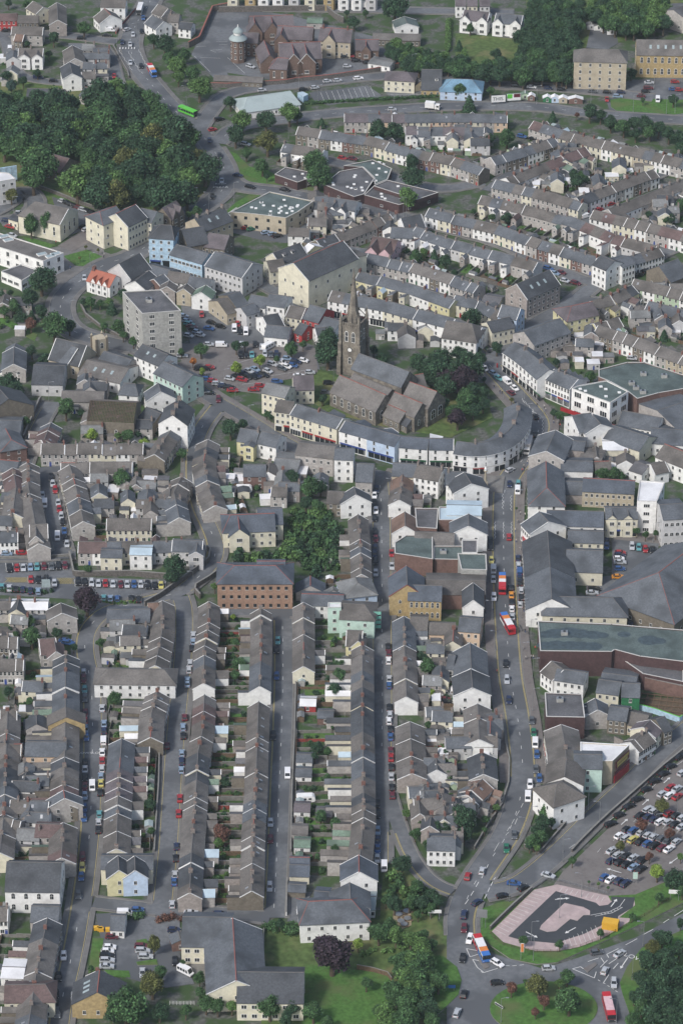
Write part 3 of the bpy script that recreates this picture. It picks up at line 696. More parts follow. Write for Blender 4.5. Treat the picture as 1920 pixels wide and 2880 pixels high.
def sweep(label, cat, pts, W, e, r, wall, roof, rows=3, kind="building", shop=True, sm=2, bay=3.0):
    q = smooth([D(*p, z=r) for p in pts], sm); q = resample(q, 2.0 if len(q) > 4 else 50); o = q[len(q)//2].copy(); o.z = 0; n = len(q); N = []
    for k in range(n):
        d = q[min(k+1, n-1)]-q[max(k-1, 0)]; d.z = 0; d.normalize(); N.append(Vector((-d.y, d.x, 0)))
    q = [Vector((p.x, p.y, 0))-o for p in q]; wm, rm = MB(), MB(); up = lambda v, z: (v.x, v.y, z)
    y = W/2; y2 = y+.35; ez = e-.35*(r-e)/y; m = "wall_"+wall; t = "roof_"+roof
    for k in range(n-1):
        a, b, na, nb = q[k], q[k+1], N[k], N[k+1]
        wm.face([up(a-na*y, 0), up(b-nb*y, 0), up(b-nb*y, e), up(a-na*y, e)], m); wm.face([up(b+nb*y, 0), up(a+na*y, 0), up(a+na*y, e), up(b+nb*y, e)], m)
        for z in ([e*.36] if rows > 2 else []): wm.face([up(a-na*(y+.08), z), up(b-nb*(y+.08), z), up(b-nb*(y+.08), z+.25), up(a-na*(y+.08), z+.25)], "sill")
        rm.face([up(a-na*y2, ez+.15), up(b-nb*y2, ez+.15), up(b, r+.15), up(a, r+.15)], t); rm.face([up(b+nb*y2, ez+.15), up(a+na*y2, ez+.15), up(a, r+.15), up(b, r+.15)], t)
        rm.face([up(a-na*y2, ez-.1), up(b-nb*y2, ez-.1), up(b-nb*y2, ez+.15), up(a-na*y2, ez+.15)], "trim_white")
        rm.face([up(a-na*.15, r+.17), up(b-nb*.15, r+.17), up(b-nb*.1, r+.28), up(a-na*.1, r+.28)], "ridge_grey"); rm.face([up(b+nb*.15, r+.17), up(a+na*.15, r+.17), up(a-na*.1, r+.28), up(b-nb*.1, r+.28)], "ridge_grey")
    for k, s in ((0, -1), (n-1, 1)):
        f = [up(q[k]-N[k]*y*s, 0), up(q[k]+N[k]*y*s, 0), up(q[k]+N[k]*y*s, e), up(q[k], r), up(q[k]-N[k]*y*s, e)]; wm.face(f, m)
    asm = [P("wall", wm), P("roof", rm)]; pts_ = resample([p.copy() for p in q], bay); hh = e/rows; rng = random.Random(4)
    for i in range(len(pts_)-1):
        a, b = pts_[i], pts_[i+1]
        if (b-a).length < bay*.6: continue
        d = (b-a).normalized(); nn = Vector((-d.y, d.x, 0)); ang = math.atan2(d.y, d.x); c = (a+b)/2
        for s_ in range(rows):
            p_ = c-nn*(y+.02); 
            if s_ == 0 and shop:
                if i % 2 == 0:
                    sm_ = MB(); sm_.box(-bay*.9, bay*.9, -.1, 0, 2.5, 3.05, "door%d" % rng.choice((0, 1, 2, 3, 4, 1))); sm_.box(-bay*.85, bay*.85, -.05, 0, .4, 2.5, "pane"); sm_.box(-.1, .1, -.08, 0, .0, 2.5, "frame_white"); e_ = c+d*bay/2-nn*(y+.02); asm.append(P("shopfront", sm_, (e_.x, e_.y, 0), ang))
            else: asm.append(P("window", WK[1], (p_.x, p_.y, hh*s_+hh*.28), ang, (1.15, 1, min(1.7, hh*.62))))
            if s_: p_ = c+nn*(y+.02); asm.append(P("window", WK[0], (p_.x, p_.y, hh*s_+hh*.3), ang+PI, (1, 1, 1.2)))
        if i % 4 == 2: asm.append(P("chimney", ("stack", 2, 0), (c.x, c.y, r+.2), ang, par=1))
    reg(kind, label, cat, None, (o.x, o.y, .04), 0, asm)
def yardfill(place, poly, step=30, seed=1, small=.6, walls="white grey pebble cream palegrey", roofs="slate brown dark felt white grey taupe"):
    rng = random.Random(seed); ys = [p[1] for p in poly]; xs = [p[0] for p in poly]; y = max(ys)-3; rank = 0; walls = walls.split(); roofs = roofs.split()
    while y > min(ys):
        x = min(xs)+rng.uniform(0, step); k = 0; any_ = False
        while x < max(xs):
            xx, yy = x+rng.uniform(-.2, .2)*step, y+rng.uniform(-.2, .2)*step*.5
            if inpoly(xx, yy, poly):
                if not any_: rank += 1; any_ = True
                k += 1; p = D(xx, yy, 2); rz = rng.choice((0, PI/2))+rng.uniform(-.12, .12); q = rng.random(); wl, rf = rng.choice(walls), rng.choice(roofs)
                lab = "%s from left in the %s rank %s" % (ordn(k), ordn(rank), place)
                if q < small:
                    w_, d_, h_ = rng.uniform(3, 6), rng.uniform(2.6, 4.5), rng.uniform(2.3, 3.2)
                    if rf in ("white", "felt", "grey"):
                        m = MB(); m.box(-w_/2, w_/2, -d_/2, d_/2, 0, h_, "wall_"+wl); R = MB(); R.box(-w_/2-.15, w_/2+.15, -d_/2-.15, d_/2+.15, h_, h_+.15, "roof_"+rf); asm = [P("wall", m), P("roof", R), P("door", DK[rng.randint(0, 5)], (0, -d_/2, 0), 0, (.9, 1, 1.9)), P("window", WK[0], (w_*.3, -d_/2, 1), 0, (.9, 1, .9))]
                    else: asm = shed_asm(w_, d_, h_, "wall_"+wl, "roof_"+rf, rng)
                    reg("outbuilding", "%s outbuilding with %s roof, " % (WALLN[wl], ROOFN[rf]) + lab, "outbuilding", "outbuildings "+place, (p.x, p.y, .05), rz, asm)
                elif q < small+.17:
                    w_, d_ = rng.uniform(6, 9), rng.uniform(5, 7)
                    reg("back_house", "%s back house with %s roof, " % (WALLN[wl], ROOFN[rf]) + lab, "house", "back houses "+place, (p.x, p.y, .05), rz, house_asm(w_, d_, 4.6, 6.6, wl, rf if rf not in ("white", "felt") else "slate", rng, 0, rf, 2, "trim_white" if rng.random() < .4 else None, None))
                else:
                    s = rng.uniform(.8, 1.9); tone = rng.choice(("dark", "mid", "light", "mid")); reg("bush", "%s bush, " % TONEN[tone] + lab, "bush", "bushes "+place, (p.x, p.y, 0), rng.uniform(0, 6), [P("bush", bush(tone, rng.randint(0, 2)))], (s, s, s*1.1))
            x += step*rng.uniform(.8, 1.25)
        y -= step*.55
# ------------------------------------------------------------------ vehicles
def profile(m, prof, w0, w1, mat_side, mat_top):
    n = len(prof)
    for s in (-1, 1):
        f = [(x, s*(w0 if z < 1e9 else w1), z) for x, z in prof]; m.face(f if s < 0 else f[::-1], mat_side)
    for i in range(n):
        a, b = prof[i], prof[(i+1) % n]; m.face([(a[0], w0, a[1]), (b[0], w0, b[1]), (b[0], -w0, b[1]), (a[0], -w0, a[1])], mat_top)
def cabin(m, x0, x1, tx0, tx1, z0, z1, wb, wt, paint):
    b = [(x0, -wb, z0), (x1, -wb, z0), (x1, wb, z0), (x0, wb, z0)]; t = [(tx0, -wt, z1), (tx1, -wt, z1), (tx1, wt, z1), (tx0, wt, z1)]
    for i in range(4): j = (i+1) % 4; m.face([b[i], b[j], t[j], t[i]], "pane")
    return t
def car_parts(kind, col):
    p = "paint_"+col; B = MB(); G = MB(); L = dict(hatch=1.95, saloon=2.2, estate=2.25, van=2.3, minibus=2.6)[kind]
    if kind in ("hatch", "saloon", "estate"):
        prof = [(-L, .3), (L, .3), (L+.06, .5), (L-.06, .74), (L*.5, .93), (-L+.15, .97), (-L-.03, .8)]
        profile(B, prof, .86, .86, p, p)
        x0, x1, t0, t1, z1 = dict(hatch=(-L+.1, .95, -L+.5, .25, 1.45), saloon=(-1.7, 1.0, -1.05, .2, 1.42), estate=(-L+.1, 1.0, -L+.4, .3, 1.46))[kind]
        t = cabin(G, x0, x1, t0, t1, .93, z1, .80, .62, p)
        B.face(t, p); B.box(t0-.02, t1+.02, -.64, .64, z1, z1+.04, p)
        for s in (-1, 1):      # pillars
            for a, b in (((x0, s*.81, .93), (t0, s*.63, z1)), ((x1, s*.81, .93), (t1, s*.63, z1)), (((x0+x1)/2, s*.81, .93), ((t0+t1)/2, s*.63, z1))): B.bar(a, b, .045, .045, 4, p)
            B.box(L-.25, L+.02, s*.72-.12, s*.72+.12, .6, .75, "lamp_glass"); B.box(-L-.05, -L+.05, s*.74-.1, s*.74+.1, .62, .85, "light_red")
            B.box(.8, .98, s*.92-.1, s*.92+.1, .92, 1.05, p)
    else:
        h = 1.95 if kind == "van" else 2.4; prof = [(-L, .35), (L, .35), (L+.05, .75), (L-.4, 1.05), (L-1.1, h-.08), (L-1.3, h), (-L+.08, h), (-L-.02, h-.3)]
        profile(B, prof, .92, .9, p, p)
        G.face([(L-.42, -.8, 1.07), (L-.42, .8, 1.07), (L-1.08, .74, h-.14), (L-1.08, -.74, h-.14)], "pane"); G.v = [(x+.03, y, z+.03) for x, y, z in G.v]
        for s in (-1, 1):
            f = [(L-1.0, s*.935, 1.1), (L-1.75, s*.935, 1.1), (L-1.75, s*.93, h-.25), (L-1.25, s*.93, h-.25)]; G.face(f if s > 0 else f[::-1], "pane")
            if kind == "minibus":
                for k in range(3): x = L-2.0-k*1.05; G.face([(x, s*.935, 1.2), (x-.85, s*.935, 1.2), (x-.85, s*.935, h-.3), (x, s*.935, h-.3)], "pane")
            B.box(-L-.05, -L+.03, s*.82-.08, s*.82+.08, .7, 1.1, "light_red"); B.box(L-.1, L+.06, s*.7-.14, s*.7+.14, .65, .82, "lamp_glass")
        G.face([(-L-.04, -.7, 1.15), (-L-.04, -.05, 1.15), (-L-.04, -.05, h-.35), (-L-.04, -.7, h-.35)], "pane"); G.face([(-L-.04, .05, 1.15), (-L-.04, .7, 1.15), (-L-.04, .7, h-.35), (-L-.04, .05, h-.35)], "pane")
    return B, G
def wheel_mb():
    m = MB()
    M = Matrix.Rotation(PI/2, 4, 'X'); w = MB(); w.cyl(0, 0, -.1, .1, .32, .32, 10, "tyre"); w.cyl(0, 0, .1, .11, .18, .17, 8, "metal"); w.cyl(0, 0, -.11, -.1, .17, .18, 8, "metal"); m.add(w, M); return m
cached(("wheel",), wheel_mb)
def car_asm(kind, col):
    kb, kg = ("cb", kind, col), ("cg", kind, col)
    if kb not in MC:
        B, G = car_parts(kind, col); MC[kb] = [B, None]; MC[kg] = [G, None]
    wb = dict(hatch=1.25, saloon=1.35, estate=1.35, van=1.5, minibus=1.7)[kind]
    return [P("body", kb), P("windows", kg)] + [P("wheel", ("wheel",), (sx*wb, sy*.8, .32)) for sx in (-1, 1) for sy in (-1, 1)]
KN = dict(hatch="hatchback", saloon="saloon car", estate="estate car", van="van", minibus="minibus")
def cars(place, c, r, s, head=(0, 1), frm=None, zz=.36):
    """s: 'x y col' items; a V after the colour is a van, E an estate, S a saloon, M a minibus"""
    it = [t.split() for t in s.split(",")]; rng = random.Random(len(s)); hz = abs(head[0]) > abs(head[1])
    L = []
    for t in it:
        x, y = float(t[0]), float(t[1]); col = t[2][0]; k = {"V": "van", "E": "estate", "S": "saloon", "M": "minibus"}.get(t[2][1:2], rng.choice(("hatch", "hatch", "saloon", "estate")))
        hd = head if len(t) < 5 else (float(t[3]), float(t[4])); L.append((x, y, col, k, hd))
    frm = frm or ("left" if hz else "far end"); 
    order = sorted(range(len(L)), key=lambda i: L[i][0] if frm == "left" else L[i][1]); rank = {i: j+1 for j, i in enumerate(order)}
    for i, (x, y, col, k, hd) in enumerate(L):
        p = T(c, r, x, y, zz+.6); q = T(c, r, x+hd[0]*10, y+hd[1]*10, zz+.6); ang = frame(p, q)
        if not inframe((p.x, p.y, 0), m=100): continue
        pos = "" if len(L) == 1 else ", %s from %s," % (ordn(rank[i]), frm)
        reg("parked_car" if k not in ("van", "minibus") else "van", "%s %s%s %s" % (CARC[col][0], KN[k], pos, place), "car" if k not in ("van", "minibus") else "van", "vehicles "+place, (p.x, p.y, zz), ang, car_asm(k, col))
def bus(label, x, y, hd, c, r, body, roofs, L=11.0):
    p = T(c, r, x, y, 1.5); q = T(c, r, x+hd[0]*10, y+hd[1]*10, 1.5); ang = frame(p, q); l = L/2
    B = MB(); m0, m1, m2, m3 = body     # lower body front half, rear, roof colours follow
    B.box(-l, 0, -1.25, 1.25, .35, 1.25, m1); B.box(0, l, -1.25, 1.25, .35, 1.25, m0); B.box(-l, l, -1.24, 1.24, 2.35, 2.75, m2)
    B.box(l-.02, l+.06, -1.2, 1.2, .4, 1.2, m3); B.box(l-.02, l+.05, -1.2, 1.2, 2.4, 2.75, "pane")
    for k in range(7): x_ = -l+.1+k*(L-.3)/6; B.box(x_-.06, x_+.06, -1.25, 1.25, 1.25, 2.35, m2)
    W = MB(); W.box(-l+.04, l-.02, -1.22, 1.22, 1.25, 2.35, "pane"); R = MB(); n = len(roofs)
    for k, mt in enumerate(roofs): R.box(-l+L*k/n, -l+L*(k+1)/n, -1.2, 1.2, 2.75, 2.9, mt)
    R.box(-l+1, -l+2.2, -.6, .6, 2.9, 3.05, roofs[0])
    asm = [P("body", B), P("windows", W), P("roof", R)] + [P("wheel", ("wheel",), (sx, sy*1.1, .42), 0, (1.35, 1.4, 1.35)) for sx in (l-2.4, -l+2.8) for sy in (-1, 1)]
    hl = MB().box(-.05, .06, -.15, .15, 0, .2, "lamp_glass"); asm += [P("headlight", hl, (l+.03, sy*.95, .65)) for sy in (-1, 1)]
    reg("bus", label, "bus", None, (p.x, p.y, .4), ang, asm)
# ------------------------------------------------------------------ small street things
def lamp_mb(h, arm):
    m = MB(); m.bar((0, 0, 0), (0, 0, h), .09, .05, 6, "metal"); m.cyl(0, 0, 0, 1.1, .14, .12, 6, "metal"); m.bar((0, 0, h), (arm, 0, h+.25), .05, .04, 5, "metal"); return m
cached(("pole", 0), lambda: lamp_mb(8, 1.4)); cached(("head", 0), lambda: MB().box(-.1, .75, -.16, .16, -.05, .1, "metal").box(0, .7, -.13, .13, -.1, -.05, "lamp_glass"))
def lamps(place, c, r, lst, h=8):
    it = sorted(lst)
    for i, (x, y, a) in enumerate(it):      # x, y: foot of the column, a: arm direction in the picture (-1 left, 1 right)
        p = T(c, r, x, y, .1); pos = "only one" if len(it) == 1 else ordn(i+1)+" from left"
        reg("street_lamp", "grey single arm street lamp, %s, %s" % (pos, place), "street lamp", "street lamps "+place, (p.x, p.y, .1), 0 if a > 0 else PI,
            [P("pole", ("pole", 0), (0, 0, 0), 0, (1, 1, h/8)), P("lantern", ("head", 0), (1.4, 0, h+.25))])
def wall_line(label, pts, h, t, mat, c=None, r=None, kind="wall", cat="wall", cap="kerb", posts=0):
    q = [T(c, r, *p) if c is not None else D(*p) for p in pts]; o = q[0].copy(); m = MB(); k = MB()
    for i, (a, b) in enumerate(zip(q, q[1:])):
        a, b = a-o, b-o; d = (b-a).normalized(); n = Vector((-d.y, d.x, 0))
        for mm, tt, z0, z1, mt in ((m, t/2, -.1, h, mat), (k, t/2+.05, h, h+.1, cap)):
            mm.prism([((a-n*tt).x, (a-n*tt).y), ((b-n*tt).x, (b-n*tt).y), ((b+n*tt).x, (b+n*tt).y), ((a+n*tt).x, (a+n*tt).y)], z0, z1+.003*i, mt)
    reg(kind, label, cat, None, (o.x, o.y, 0), 0, [P("wall", m), P("coping", k)])
def rail(label, pts, h, c=None, r=None, mat="metal_dark", step=1.8, kind="railing", bars=3):
    q = [T(c, r, *p) if c is not None else D(*p) for p in pts]; o = q[0].copy(); q = [p-o for p in q]; m = MB(); ps = MB()
    for a, b in zip(q, q[1:]):
        n = max(1, int((b-a).length/step)); up = Vector((0, 0, 1))
        for i in range(n+1): p = a.lerp(b, i/n); ps.bar(p, p+up*h, .06, .05, 4, mat)
        for k in range(bars): z = h*(k+1)/bars-.05; m.bar(a+up*z, b+up*z, .035, .035, 4, mat)
    reg(kind, label, "railing" if kind == "railing" else "fence", None, (o.x, o.y, .3), 0, [P("rail", m), P("post", ps)])
# ------------------------------------------------------------------ people: one skinned surface each
PM = {}
def person_mesh(v):
    if v in PM: return PM[v]
    rng = random.Random(v+50); st = .28 if v % 3 else .05; sw = .18 if v % 3 else .02
    J = [((0, 0, .95), .15), ((0, 0, 1.2), .15), ((0, .0, 1.42), .17), ((0, 0, 1.52), .06), ((.02, 0, 1.66), .105), ((0, 0, 1.74), .09),
         ((0, .19, 1.40), .06), ((-sw, .25, 1.13), .045), ((.05-sw, .25, .9), .035), ((0, -.19, 1.40), .06), ((sw, -.25, 1.13), .045), ((.12+sw, -.25, .92), .035),
         ((0, .1, .88), .1), ((st*.4, .1, .5), .07), ((st*.6, .1, .08), .05), ((st*.6+.17, .1, .04), .04), ((0, -.1, .88), .1), ((-st*.3, -.1, .5), .07), ((-st, -.1, .1), .05), ((-st+.16, -.1, .04), .04)]
    E = [(0, 1), (1, 2), (2, 3), (3, 4), (4, 5), (2, 6), (6, 7), (7, 8), (2, 9), (9, 10), (10, 11), (0, 12), (12, 13), (13, 14), (14, 15), (0, 16), (16, 17), (17, 18), (18, 19)]
    me = bpy.data.meshes.new("tmp"); me.from_pydata([j[0] for j in J], E, []); o = bpy.data.objects.new("tmp", me); link(o)
    o.modifiers.new("s", 'SKIN'); lay = me.skin_vertices[0].data
    for i, j in enumerate(J): lay[i].radius = (j[1], j[1]); lay[i].use_root = (i == 0)
    o.modifiers.new("u", 'SUBSURF').levels = 1
    dg = bpy.context.evaluated_depsgraph_get(); ev = o.evaluated_get(dg); out = bpy.data.meshes.new_from_object(ev); bpy.data.objects.remove(o)
    top, leg = "cloth%d" % rng.choice((0, 1, 2, 3, 4, 5)), "cloth%d" % rng.choice((0, 3, 0, 1))
    out.materials.clear()
    for k in (leg, top, "skin", "hair"): out.materials.append(MATS[k])
    for f in out.polygons:
        z = f.center.z; y = abs(f.center.y); x = f.center.x
        f.material_index = 0 if (z < .95 and y < .2) else (3 if z > 1.74 or (z > 1.6 and x < .0) else (2 if z > 1.52 or (y > .2 and z < 1.0) else 1))
    out.name = "person"; PM[v] = (out, top, leg); return PM[v]
CLN = {"cloth0": "black", "cloth1": "grey", "cloth2": "red", "cloth3": "dark blue", "cloth4": "beige", "cloth5": "dark green"}
def people(place, c, r, lst):
    for i, (x, y) in enumerate(sorted(lst, key=lambda q: q[1])):
        me, top, leg = person_mesh((i*5+int(x)) % 9); p = T(c, r, x, y, .4)
        o = link(bpy.data.objects.new("person", me)); o.location = (p.x, p.y, .38); o.rotation_euler = (0, 0, (x*7+y) % 6.28)
        o["label"] = "person in %s top, %s trousers, %s from far end, %s" % (CLN[top], CLN[leg], ordn(i+1), place); o["category"] = "person"; o["group"] = "people "+place
# ================================================================== THE PLACE
g = MB(); g.box(-2500, 2500, -200, 7000, -2, 0, "yard"); struct("ground", g)
# --- open areas
area("woodland_floor", "rough_grass", [(-40, 190), (330, 185), (450, 300), (500, 350), (495, 470), (330, 490), (100, 470), (-40, 420)])
area("lawn", "grass", [(440, 590), (600, 545), (725, 600), (640, 665), (520, 655)], 0, 1, .08)
area("lawn", "grass", [(160, 460), (240, 470), (385, 515), (345, 535), (200, 500)], 0, 1, .08)
area("lawn", "grass", [(280, 110), (330, 120), (480, 190), (560, 210), (380, 200), (300, 170)], 0, 1, .08)
area("lawn", "grass", [(0, 1005), (120, 1060), (260, 1130), (240, 1176), (0, 1040)], 0, 1, .08)
area("plaza", "paving", [(420, 520), (640, 420), (720, 560), (860, 610), (620, 690), (480, 790), (300, 780), (200, 560)], 0, 1)
area("lawn", "grass", [(470, 600), (560, 560), (610, 562), (715, 600), (640, 658), (560, 655)], 0, 1, .1)
area("verge", "grass", [(1180, 840), (1260, 832), (1370, 870), (1375, 910), (1340, 950), (1200, 890)], 0, 0, .1)
area("verge", "grass", [(0, 1040), (60, 1060), (150, 1150), (280, 1176), (520, 1330), (0, 1230)], 1, 0, .1)
area("verge", "grass", [(80, 0), (300, 25), (560, 110), (760, 180), (1250, 310), (1200, 325), (930, 215), (600, 150), (330, 90), (110, 25)], 1, 1, .1)
area("verge", "grass", [(0, 270), (60, 220), (170, 155), (250, 160), (100, 240), (0, 300)], 1, 1, .1)
area("school_yard", "asphalt", [(1450, 80), (1568, 60), (1568, 560), (1480, 545), (1320, 380), (1400, 200)], 0, 0)
area("school_yard", "asphalt", [(0, 60), (400, 100), (1000, 250), (1180, 440), (900, 500), (350, 560), (0, 500)], 1, 0)
area("car_park", "asphalt", [(560, 640), (960, 590), (1050, 650), (1060, 670), (700, 725), (600, 700)], 1, 0)
area("forecourt", "asphalt", [(1060, 600), (1350, 600), (1400, 660), (1120, 670)], 1, 0)
area("hillside", "rough_grass", [(0, 230), (520, 280), (860, 560), (450, 570), (180, 560), (0, 480)], 2, 0)
area("hillside", "rough_grass", [(480, -60), (1568, -60), (1568, 60), (1240, 260), (1100, 300), (900, 330), (700, 400), (500, 200)], 2, 0)
area("track", "asphalt", [(930, 200), (1100, 200), (1120, 300), (1050, 340), (900, 330)], 2, 0)
area("car_park", "asphalt", [(1180, 560), (1568, 520), (1568, 840), (1300, 830), (1060, 760), (1040, 700), (1100, 640)], 2, 0)
area("lawn", "grass", [(1065, 690), (1130, 680), (1568, 690), (1568, 785), (1350, 812), (1120, 775), (1070, 740)], 2, 0, .12, "kerb")
area("car_park", "asphalt", [(420, 200), (640, 280), (760, 360), (640, 430), (400, 500), (200, 470), (0, 420), (0, 340)], 1, 1)
area("car_park", "asphalt", [(360, 180), (640, 280), (660, 420), (560, 420), (440, 460)], 0, 1)
area("forecourt", "paving_red", [(560, 420), (720, 440), (500, 560), (400, 520)], 0, 1)
area("car_park", "asphalt", [(415, 700), (480, 690), (600, 745), (720, 795), (735, 850), (600, 800), (440, 800)])
area("car_park", "paving_red", [(410, 790), (600, 790), (725, 800), (730, 860), (612, 880), (600, 905), (470, 890), (420, 850)])
area("churchyard", "rough_grass", [(735, 850), (850, 900), (1110, 880), (1130, 960), (1035, 1005), (880, 980), (750, 945), (680, 900)])
area("car_park", "asphalt", [(-40, 335), (480, 335), (520, 450), (1150, 470), (1130, 590), (960, 640), (700, 650), (480, 600), (-40, 570)], 0, 3)
area("market_square", "paving_red", [(1030, 100), (1568, 110), (1568, 240), (1180, 230), (1100, 200)], 2, 3)
area("car_park", "asphalt", [(1080, 190), (1400, 220), (1380, 330), (1180, 470), (1075, 470)], 2, 3)
area("car_park", "asphalt", [(900, 460), (1080, 440), (1500, 700), (1568, 760), (1568, 800), (1200, 780), (900, 600)], 2, 3)
area("car_park", "paving_red", [(1620, 1690), (1620, 2040), (1480, 2064), (1330, 2082), (1262, 2046), (1290, 2005)])
area("green", "rough_grass", [(600, 2120), (1000, 2110), (1040, 2160), (1010, 2290), (1000, 2400), (600, 2400)])
area("lawn", "grass", [(700, 2215), (900, 2240), (880, 2400), (690, 2400)], thick=.05)
area("green", "rough_grass", [(880, 1990), (980, 2010), (1015, 2050), (1000, 2140), (870, 2140)])
area("patio", "gravel", [(1140, 400), (1260, 390), (1265, 500), (1200, 525), (1140, 470)], 1, 5, .08)
area("car_park", "asphalt", [(660, 420), (1240, 400), (1240, 700), (1340, 900), (1130, 930), (880, 860), (720, 830), (690, 560)], 0, 5)
area("lawn", "grass", [(640, 590), (715, 590), (690, 810), (610, 830)], 0, 5, .1)
area("lawn", "grass", [(720, 808), (890, 815), (900, 860), (760, 850)], 0, 5, .1)
area("lawn", "grass", [(940, 755), (1080, 735), (1090, 775), (950, 778)], 0, 5, .14, "kerb")
area("lawn", "grass", [(940, 605), (1010, 595), (1030, 640), (945, 640)], 0, 5, .14, "kerb")
area("courtyard", "concrete_slab", [(1270, 700), (1440, 700), (1460, 900), (1380, 900)], 0, 5)
area("yard_surface", "asphalt", [(415, 270), (580, 270), (520, 410), (515, 490), (415, 470)], 1, 5)
# roundabout and its roads
area("junction", "asphalt", [(-60, 400), (160, 400), (200, 680), (600, 800), (800, 740), (1240, 585), (1640, 380), (1640, 540), (1300, 640), (1190, 780), (1130, 900), (1200, 1060), (1260, 1260), (-60, 1260)], 2, 5)
area("verge", "grass", [(150, 400), (300, 345), (430, 330), (540, 250), (1060, 300), (1240, 290), (1640, 120), (1640, 310), (1280, 490), (960, 640), (700, 757), (560, 770), (380, 735), (240, 640), (150, 540)], 2, 5, .12, "kerb")
area("car_park", "bay_pink", [(250, 545), (540, 258), (700, 222), (1050, 300), (1068, 335), (1230, 320), (1235, 365), (1125, 450), (1200, 455), (1195, 480), (1000, 600), (840, 655), (700, 680), (550, 680), (330, 620)], 2, 5, .14)
area("car_park", "asphalt_new", [(362, 580), (690, 268), (965, 348), (990, 370), (1050, 362), (1075, 340), (1070, 308), (1235, 312), (1220, 380), (1120, 440), (1110, 480), (1010, 502), (880, 565), (800, 590), (690, 628), (450, 605)], 2, 5, .16)
area("parking_island", "bay_pink", [(590, 505), (750, 352), (880, 380), (925, 405), (925, 435), (880, 436), (838, 475), (790, 462), (692, 545), (630, 552), (578, 532)], 2, 5, .28, "kerb")
area("roundabout", "grass", [(607+371*math.cos(a*PI/18), 1075+186*math.sin(a*PI/18)) for a in range(36)], 2, 5, .14, "kerb")
area("verge", "grass", [(-80, 720), (10, 790), (42, 880), (20, 980), (-80, 1080), (-200, 1176), (-180, 700)], 2, 5, .14, "kerb")
area("verge", "grass", [(1180, 790), (1280, 660), (1640, 500), (1640, 1300), (1250, 1260), (1150, 980), (1130, 900)], 2, 5, .13, "kerb")
area("splitter_island", "paving_red", [(140, 720), (170, 715), (235, 790), (200, 805)], 2, 5, .25, "kerb")
area("splitter_island", "paving_red", [(880, 800), (960, 760), (975, 775), (910, 830)], 2, 5, .25, "kerb")
# --- roads (points are d-pixels of the centre line)
road("top road", [(352, -40), (350, 0), (320, 43), (299, 85), (299, 115), (312, 150), (342, 187), (375, 227), (417, 270), (460, 305), (487, 340), (510, 375), (520, 405), (512, 440), (480, 468), (440, 490), (395, 525), (345, 560), (300, 592), (245, 605), (205, 632), (165, 660), (137, 695), (142, 735), (170, 765), (235, 785), (310, 800)], 8.5, 2, 2, centre=4, yr='')
road("right fork", [(519, 400), (535, 420), (560, 432), (640, 440), (700, 452), (760, 462), (850, 480), (905, 492)], 7.5, 2, 2, centre=4)
road("bypass", [(500, 330), (540, 290), (620, 280), (700, 268), (800, 258), (905, 252), (1045, 243), (1245, 245), (1345, 262), (1568, 277), (1650, 283)], 8, 1.2, 1.2, centre=4)
road("upper road", [(455, 300), (480, 260), (523, 207), (700, 195), (830, 178), (950, 172), (1045, 183), (1112, 196), (1280, 201), (1410, 215), (1500, 225)], 7, 1.4, 1.4)
road("top street", [(500, 18), (757, 21), (1045, 27), (1180, 30)], 6.5, 1.4, 1.4)
road("top left street", [(-30, 80), (100, 75), (270, 97)], 6, 1.2, 1.2)
road("side lane", [(235, 108), (258, 135), (266, 175), (275, 205)], 5.5, 1.0, 1.0)
road("left lane", [(-20, 40), (15, 90), (28, 150), (60, 185), (200, 195)], 5, .8, .8)
road("west street", [(-40, 500), (20, 470), (60, 430), (90, 470), (60, 500), (0, 510)], 7, 1.5, 1.5)
road("station street", [(700, 362), (765, 372), (880, 400), (1000, 440), (1110, 420)], 6, 1.4, 1.4)
road("far terrace street", [(1225, 305), (1320, 335), (1440, 360), (1568, 392), (1640, 405)], 6, 1.3, 1.3)
road("diagonal street", [(1120, 440), (1200, 380), (1262, 348), (1320, 335)], 6, 1.3, 1.3)
road("diagonal street two", [(1340, 505), (1400, 460), (1500, 405), (1568, 375), (1620, 355)], 6, 1.3, 1.3)
road("cross street", [(1130, 440), (1240, 465), (1340, 505), (1440, 528), (1568, 560), (1640, 578)], 6, 1.3, 1.3)
road("long cross street", [(905, 492), (985, 515), (1045, 530), (1145, 556), (1240, 600), (1290, 625), (1365, 655), (1440, 620), (1510, 585), (1568, 560)], 6.5, 1.5, 1.5)
road("lower cross street", [(800, 600), (845, 620), (950, 650), (1045, 678), (1110, 702)], 6, 1.3, 1.3)
road("steep street", [(905, 492), (860, 525), (800, 560), (770, 610), (700, 640), (640, 668)], 6, 1.3, 1.3)
road("hill street", [(1365, 655), (1310, 700), (1240, 735), (1190, 770), (1130, 830)], 6.5, 1.6, 1.6)
road("east street", [(1340, 690), (1420, 700), (1568, 730), (1640, 745)], 6, 1.3, 1.3)
road("white terrace street", [(1330, 775), (1430, 800), (1568, 855)], 5.5, 1.2, 1.2)
road("square street", [(520, 600), (600, 655), (690, 700), (700, 745)], 5.5, 1.3, 1.3)
road("shop street", [(1080, 800), (1110, 825), (1145, 862), (1195, 918), (1232, 957), (1240, 985), (1218, 1035), (1180, 1080), (1158, 1117), (1155, 1176), (1156, 1310), (1160, 1400), (1166, 1500), (1172, 1568), (1187, 1640), (1199, 1740), (1200, 1800)], 8.6, 3.2, 3.2, centre=4, pmat="paving_red", yl='d', yr='d')
road("lower shop street", [(1200, 1800), (1190, 1855), (1165, 1920), (1130, 1970), (1085, 2035), (1058, 2100), (1060, 2150)], 8.6, 1.4, 1.2, centre=4, yl='d', yr='')
